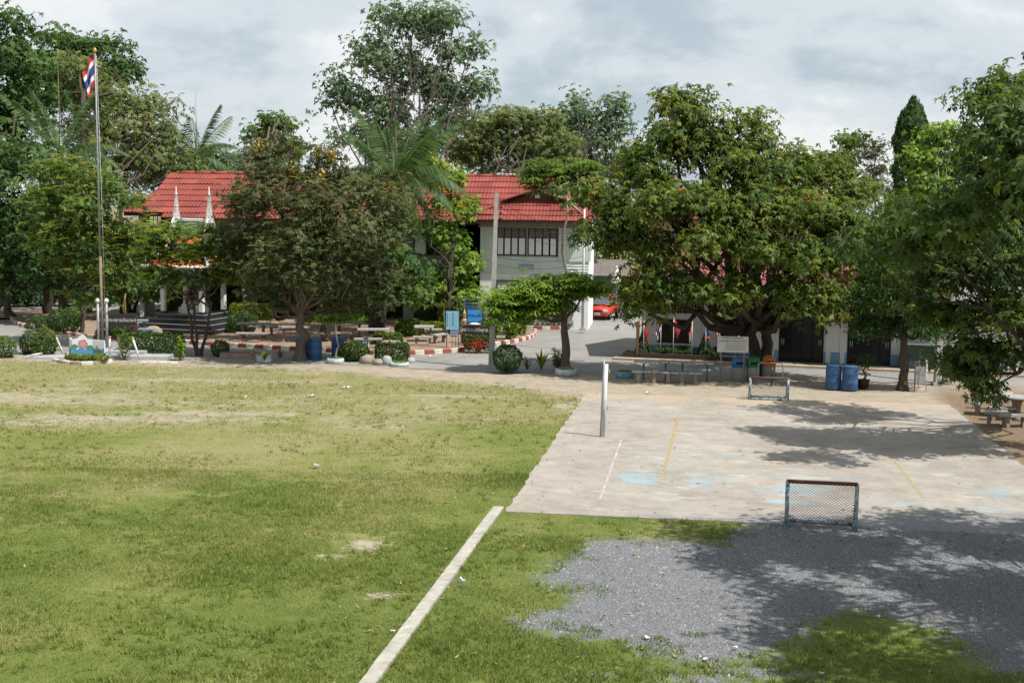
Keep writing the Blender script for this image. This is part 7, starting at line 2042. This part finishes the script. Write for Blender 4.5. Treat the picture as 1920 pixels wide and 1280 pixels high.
for x in (-.27, .27): MB().box((x, 0, .15), (.05, .06, .32)).build('leg', M_DARKW, bd)
# white folded umbrella by the shed and the red one behind it
wu = D(1156, 520, 83); um = T('folded_umbrella', 'white folded umbrella on a pole at the lane behind the mango', 'umbrella', (wu[0], 83, 0))
zu = wu[2]; MB().tube([(0, 0, 0), (0, 0, zu + .55)], .022, 6).build('pole', M_GALV, um)
MB().lathe([(.40, zu - .32), (.30, zu - .02), (.16, zu + .4), (.02, zu + .75)], n=9, smooth=False).build('canopy', M_FLAG_W, um)
ru = D(1182, 553, 80); um = T('red_awning', 'low red awning beyond the lane, under the mango branches', 'awning', (ru[0], 80, 0))
zz_ = ru[2]; vs, fs = slab_poly([(-.35, -.5, zz_ - .24), (.9, -.5, zz_ - .24), (.9, .5, zz_ + .06), (-.35, .5, zz_ + .06)]); MB().add(vs, fs).build('cloth', M_FLAG_R, um)
for x in (-.5, .8):
    for y in (-.45, .5): MB().tube([(x, y, 0), (x, y, zz_ - .2)], .02, 6).build('pole', M_METAL, um)

# ------------------------------------------------------------------ right side: rack, tank, pole, bonsai
rk = T('metal_rack', 'red and white pipe rack right of the dark conifer trunk', 'rack', G(1718, 732), .15)
for x, mt_ in ((-.22, M_GOALR), (.24, M_GALV)):
    MB().tube([(x, -.3, 0), (x, -.28, 1.15)], .02, 6).build('post', mt_, rk); MB().tube([(x, .35, 0), (x, .30, 1.30)], .02, 6).build('post', mt_, rk); MB().tube([(x, -.28, 1.15), (x, .30, 1.30)], .02, 6).build('top_rail', mt_, rk)
for z in (.1, .6, 1.12): MB().tube([(-.22, -.29, z), (.24, -.29, z)], .014, 6).build('cross_rail', M_GALV, rk)
MB().box((.0, -.30, .62), (.40, .02, .66)).build('mesh_panel', M_METAL, rk)
tk = on_wall(1742, -.6); tn_ = T('steel_counter', 'dark green steel counter against the wall right of the conifer', 'counter', tk, -A_C)
MB().box((0, 0, 1.12), (2.1, .62, .06)).build('countertop', M_METAL, tn_); MB().box((0, .05, .6), (2.0, .5, .96)).build('body', M('green_panel', (.05, .09, .085), scale=3), tn_)
for x in (-1.0, 1.0):
    for y in (-.27, .27): MB().box((x, y, .55), (.05, .05, 1.1)).build('leg', M_METAL, tn_)
ip = G(1757, 722); cp_ = T('concrete_post', 'short grey concrete post rising into the dark leaves by the counter', 'post', ip)
MB().box((0, 0, 1.3), (.24, .24, 2.6), ch=.02).build('shaft', M_CONCP, cp_); MB().box((0, 0, .05), (.4, .4, .14)).build('foot', M_CONCP, cp_)
bp_ = G(1618, 728); bo = T('bonsai_pot', 'bent bonsai tree in a dark pot right of the blue drums', 'potted plant', bp_)
MB().lathe([(.14, 0), (.20, .04), (.22, .26), (.25, .30), (.25, .34), (.20, .34), (.20, .28)], n=18).build('pot', M_BRONZE, bo); MB().lathe([(.0, .29), (.2, .29)], n=12).build('soil', M_SOIL, bo)
MB().tube([(0, 0, .28), (.10, 0, .5), (-.02, .02, .68), (.12, 0, .86), (.08, 0, 1.0)], [.05, .042, .035, .028, .015], 7).build('trunk', M_BARK, bo)
rg = np.random.default_rng(12); C = np.concatenate([rg.normal(size=(160, 3)) * [.17, .15, .07] + c for c in ([.05, 0, 1.05], [.25, 0, .90], [-.12, .05, .82], [.15, 0, 1.18])])
Nn = rg.normal(size=C.shape) * .6 + [0, 0, 1]; Nn /= np.linalg.norm(Nn, axis=1, keepdims=True)
mesh_np('foliage', leaf_quads(rg, C, Nn, .07, .04), np.arange(len(C) * 4).reshape(-1, 4), L_DARK, bo, tint=rg.random(len(C)))

# ------------------------------------------------------------------ hedges, topiary, shrubs, garden plants
bush('box_hedge', 'long dark clipped hedge right of the painted screen', (285, 667), ('box', 2.65, 1.0, .92), 9000, (.085, .045), L_TOPI, 50, 'hedge', lim=0)
bush('topiary_ball', 'small dark clipped ball by the road left of the stone planter', (413, 668), ('ball', .38, .36, .36), 1700, (.07, .04), L_TOPI, 51, 'topiary', lim=0)
bush('topiary_ball', 'big dark clipped ball in the blue tyre next to the utility pole', (951, 695), ('ball', .56, .54, .54), 3600, (.075, .042), L_TOPI, 52, 'topiary', lim=.1)
bush('box_hedge', 'square clipped hedge behind the pale blue tyre ring', (735, 678), ('box', 1.38, .9, .74), 5200, (.075, .042), L_TOPI, 53, 'hedge', lim=0)
bush('round_shrub', 'bushy dark shrub beside the ladder board', (664, 677), ('ball', .60, .5, .44), 2800, (.09, .05), L_TOPI, 54, lim=0, sprig=40)
bush('low_hedge', 'rounded low hedge in the garden left of the square stone table', (727, 643), ('box', 1.3, .7, .42), 2600, (.08, .045), L_MID, 55, 'hedge')
bush('low_hedge', 'loose hedge with red and lime leaves behind the square stone table', (800, 626), ('box', 3.2, .7, .55), 3600, (.11, .05), L_LIME, 56, 'hedge')
bush('lime_hedge', 'yellow green topped hedge between the pavilion and the tree trunks', (472, 600), ('box', 2.3, .8, .85), 3600, (.10, .05), L_LIME, 57, 'hedge')
bush('lime_hedge', 'yellow green topped hedge behind the middle garden trees', (655, 604), ('box', 3.6, .8, .85), 5200, (.10, .05), L_LIME, 58, 'hedge')
bush('tall_hedge', 'long dark hedge in front of the school ground floor', (560, 592), ('box', 15, 1.2, 1.35), 14000, (.14, .07), L_DARK, 59, 'hedge')
bush('round_shrub', 'dark shrub at the right rear corner of the pavilion', (455, 624), ('ball', .75, .6, .55), 2300, (.11, .055), L_DARK, 60)
bush('round_shrub', 'leafy shrub before the grove behind the fallen post', (84, 668), ('ball', .48, .45, .62), 1500, (.11, .055), L_MID, 61, lim=0, sprig=120)
bush('potted_shrub', 'shrub in a brown pot left of the upright gold tipped post', (56, 664), ('ball', .42, .4, .50), 1000, (.10, .05), L_TOPI, 62, lim=0, sprig=60)
bush('round_shrub', 'small leafy shrub at the left border by the road', (10, 670), ('ball', .45, .4, .45), 900, (.10, .05), L_MID, 63, lim=0, sprig=60)
bush('round_shrub', 'dark hedge clump on the traffic island left of the senna tree', (85, 617), ('box', 1.7, .9, .5), 1800, (.11, .055), L_DARK, 64, 'hedge')
bush('round_shrub', 'dark bush on the traffic island right of the hedge clump', (120, 622), ('ball', .8, .6, .6), 2000, (.11, .055), L_TOPI, 65, sprig=60)
bush('round_shrub', 'bush at the right of the traffic island behind the senna trunk', (140, 612), ('ball', .55, .5, .55), 1500, (.11, .055), L_MID, 66)
for i, (px, py, w_, lb) in enumerate(((920, 640, 1.0, 'pale shrub with long leaves right of the granite sign'), (955, 637, .9, 'long leaved shrub under the left part of the flat crown'), (975, 628, .8, 'shrub near the round end of the garden kerb'))):
    loose_plant('garden_plant', lb, (px, py), 1.1, 9, w_ * .7, L_BRIGHT if i < 2 else L_LIME, 70 + i, (.34, .07), 520, z0=.13)
bush('round_shrub', 'hedge beside the white lamp post in front of the white wing', (1035, 612), ('box', 2.6, .9, .9), 3200, (.11, .055), L_DARK, 67, 'hedge')
bush('round_shrub', 'green shrub by the lane beyond the parked car', (1180, 594), ('ball', .7, .6, .5), 1200, (.14, .07), L_MID, 68, lim=0)
bush('shade_shrub', 'shrub between the garden signs and the white wing', (865, 618), ('ball', 1.2, .8, .9), 3800, (.12, .06), L_MID, 69)
bush('shade_shrub', 'shrub left of the veranda post', (815, 612), ('ball', 1.0, .8, .8), 2600, (.12, .06), L_TOPI, 71)
bush('shade_shrub', 'round shrub before the big palm trunk', (770, 630), ('ball', .75, .6, .45), 1900, (.10, .05), L_MID, 72)
spiky_plant('dracaena', 'yellow striped dracaena on a thin stem by the notice board', (832, 630), .55, 26, L_LIME, 80, .035, stem=1.35, z0=.13)
spiky_plant('cordyline', 'upright spiky plant between the clipped ball and the small tree', (1015, 692), .95, 34, L_BRIGHT, 81, .06, up=.85)
loose_plant('garden_plant', 'loose shrub at the left of the round grey planter', (1048, 695), .95, 8, .42, L_MID, 82, (.14, .06), 320)
loose_plant('garden_plant', 'thin dry weed between the clipped ball and the spiky plant', (990, 692), .55, 7, .3, L_OLIVE, 83, (.12, .02), 120)
loose_plant('garden_plant', 'young pale plant with upright leaves right of the dark box hedge', (337, 676), .95, 3, .18, L_BRIGHT, 84, (.17, .08), 150)
loose_plant('garden_plant', 'young tree sapling inside the drooping chains', (232, 675), 1.25, 3, .3, L_MID, 85, (.13, .06), 220)
spiky_plant('weed_tuft', 'spiky tuft in the blue and white pot', (496, 676), .6, 22, L_MID, 86, .03, z0=.3, up=.8)
sp_ = T('stone_planter', 'long low stone planter with sparse plants left of the blue and white pot', 'planter', G(458, 672), .02)
MB().box((0, 0, .13), (2.0, .6, .26), ch=.03).build('wall', M_TABLEL, sp_); MB().box((0, 0, .265), (1.8, .42, .01)).build('soil', M('red_soil', (.17, .085, .05), scale=8, rough=1), sp_)
spiky_plant('weed_tuft', 'spiky tuft in the left half of the stone planter', (475, 670), .65, 16, L_OLIVE, 87, .025, z0=.26)
spiky_plant('weed_tuft', 'spiky tuft at the right end of the stone planter', (525, 671), .6, 20, L_OLIVE, 88, .025, z0=.1)
for i, (px, py, lb) in enumerate(((150, 676, 'left clump of variegated leaves at the foot of the painted screen'), (187, 677, 'right clump of variegated leaves at the foot of the painted screen'))):
    bush('border_plant', lb, (px, py), ('ball', (.62, .36)[i], .25, .14), (700, 420)[i], (.10, .06), L_LIME, 90 + i, 'plant', lim=.1, core=False)
for i, (px, lb) in enumerate(((1207, 'cone shaped dark shrub at the left end of the planting bed'), (1324, 'cone shaped dark shrub under the dark blue flag'))):
    p = on_wall(px, -.75); rg = np.random.default_rng(200 + i); n = 1500
    r_ = T('conical_shrub', lb, 'shrub', (p[0], p[1], .26)); z = rg.random(n) ** 1.4 * 1.0; a = rg.random(n) * 2 * PI; q = (.36 * (1 - z / 1.05) + .03) * (.8 + .25 * rg.random(n))
    C = np.column_stack([q * np.cos(a), q * np.sin(a), z]); Nn = np.column_stack([np.cos(a), np.sin(a), .6 + 0 * a]) + rg.normal(size=(n, 3)) * .4; Nn /= np.linalg.norm(Nn, axis=1, keepdims=True)
    mesh_np('foliage', leaf_quads(rg, C, Nn, .10, .03), np.arange(n * 4).reshape(-1, 4), L_TOPI, r_, tint=rg.random(n)); MB().tube([(0, 0, -.1), (0, 0, .8)], [.03, .01], 5).build('stem', M_BARKD, r_)
for i, (px, lb) in enumerate(((1245, 'low grassy plants in the left half of the planting bed'), (1285, 'low grassy plants in the right half of the planting bed'), (1345, 'low dark plants at the bed end by the notice board'))):
    p = on_wall(px, -.75); loose_plant('bed_plant', lb, (p[0], p[1], .28), .34, 14, .75, L_DARK, 210 + i, (.20, .03), 420)
# rocks
def rock(label, px, py, r, mat, seed, z=0.0):
    t = MB().rock((0, 0, r[2] * .6), r, seed).build('rock', mat); t.location = G(px, py, z); tag(t, label, 'rock', 'garden rocks')
rock('brown rock at the foot of the round shrub by the ladder board', 689, 682, (.32, .25, .24), M_STONE, 1)
rock('flat brown rock in the middle of the row before the box hedge', 709, 684, (.24, .2, .17), M_STONE, 2)
rock('pale grey rock next to the pale blue tyre ring', 726, 684, (.22, .2, .25), M_STONEG, 3)
rock('small blue grey rock right of the pale blue tyre ring', 770, 680, (.20, .16, .14), M_STONEG, 4)
rock('brown boulder between the blue table and the pavilion', 288, 628, (.45, .3, .28), M_STONE, 5, .12)
rock('long low boulder in front of the low rounded hedge', 735, 652, (.7, .3, .22), M_STONE, 6, .12)
# scraps left lying about
def scrap(label, px, py, s, mat, cat='litter', name='paper_scrap', z=.04):
    rg = np.random.default_rng(int(px + py)); p = G(px, py, z)
    vs = []
    for i in range(4):
        for j in range(4): vs.append(((i / 3 - .5) * s * .9 + rg.normal(0, s * .07), (j / 3 - .5) * s * .7 + rg.normal(0, s * .07), abs(rg.normal(0, s * .18)) + .01))
    fs = [(i * 4 + j, (i + 1) * 4 + j, (i + 1) * 4 + j + 1, i * 4 + j + 1) for i in range(3) for j in range(3)]
    o = MB().add(vs, fs).build(name, mat); o.location = p; tag(o, label, cat, 'scraps left on the ground')
M_PAPER = M('paper', (.55, .55, .54), (.45, .45, .44), scale=8); M_BAG = M('pale_blue_plastic', (.40, .48, .58), (.33, .40, .50), scale=8, rough=.4)
scrap('pale blue plastic scrap in the middle of the lawn', 595, 873, .17, M_BAG, z=.06)
scrap('white paper scrap on the far sandy lawn', 650, 727, .22, M_PAPER); scrap('grey plastic scrap on the far lawn under the pole', 583, 742, .22, M_BAG); scrap('pale scrap on the worn sandy strip', 457, 745, .22, M_BAG)
scrap('white paper ball at the far end of the court', 1215, 736, .17, M_PAPER, z=.05); scrap('white scrap lying on the grey gravel', 1214, 1196, .10, M_PAPER); scrap('white scrap on weedy gravel near the lower border', 1379, 1214, .085, M_PAPER)
scrap('white scrap beside the weedy gravel, left of the other scrap', 1322, 1236, .08, M_PAPER); scrap('crumpled white scrap right of the concrete strip', 866, 1088, .11, M_PAPER); scrap('small white scrap just left of the concrete strip', 737, 1183, .07, M_PAPER)
scrap('white scrap at the lower border on gravel', 1540, 1263, .09, M_PAPER); scrap('white paper on the sand between lawn and road', 808, 668, .2, M_PAPER)
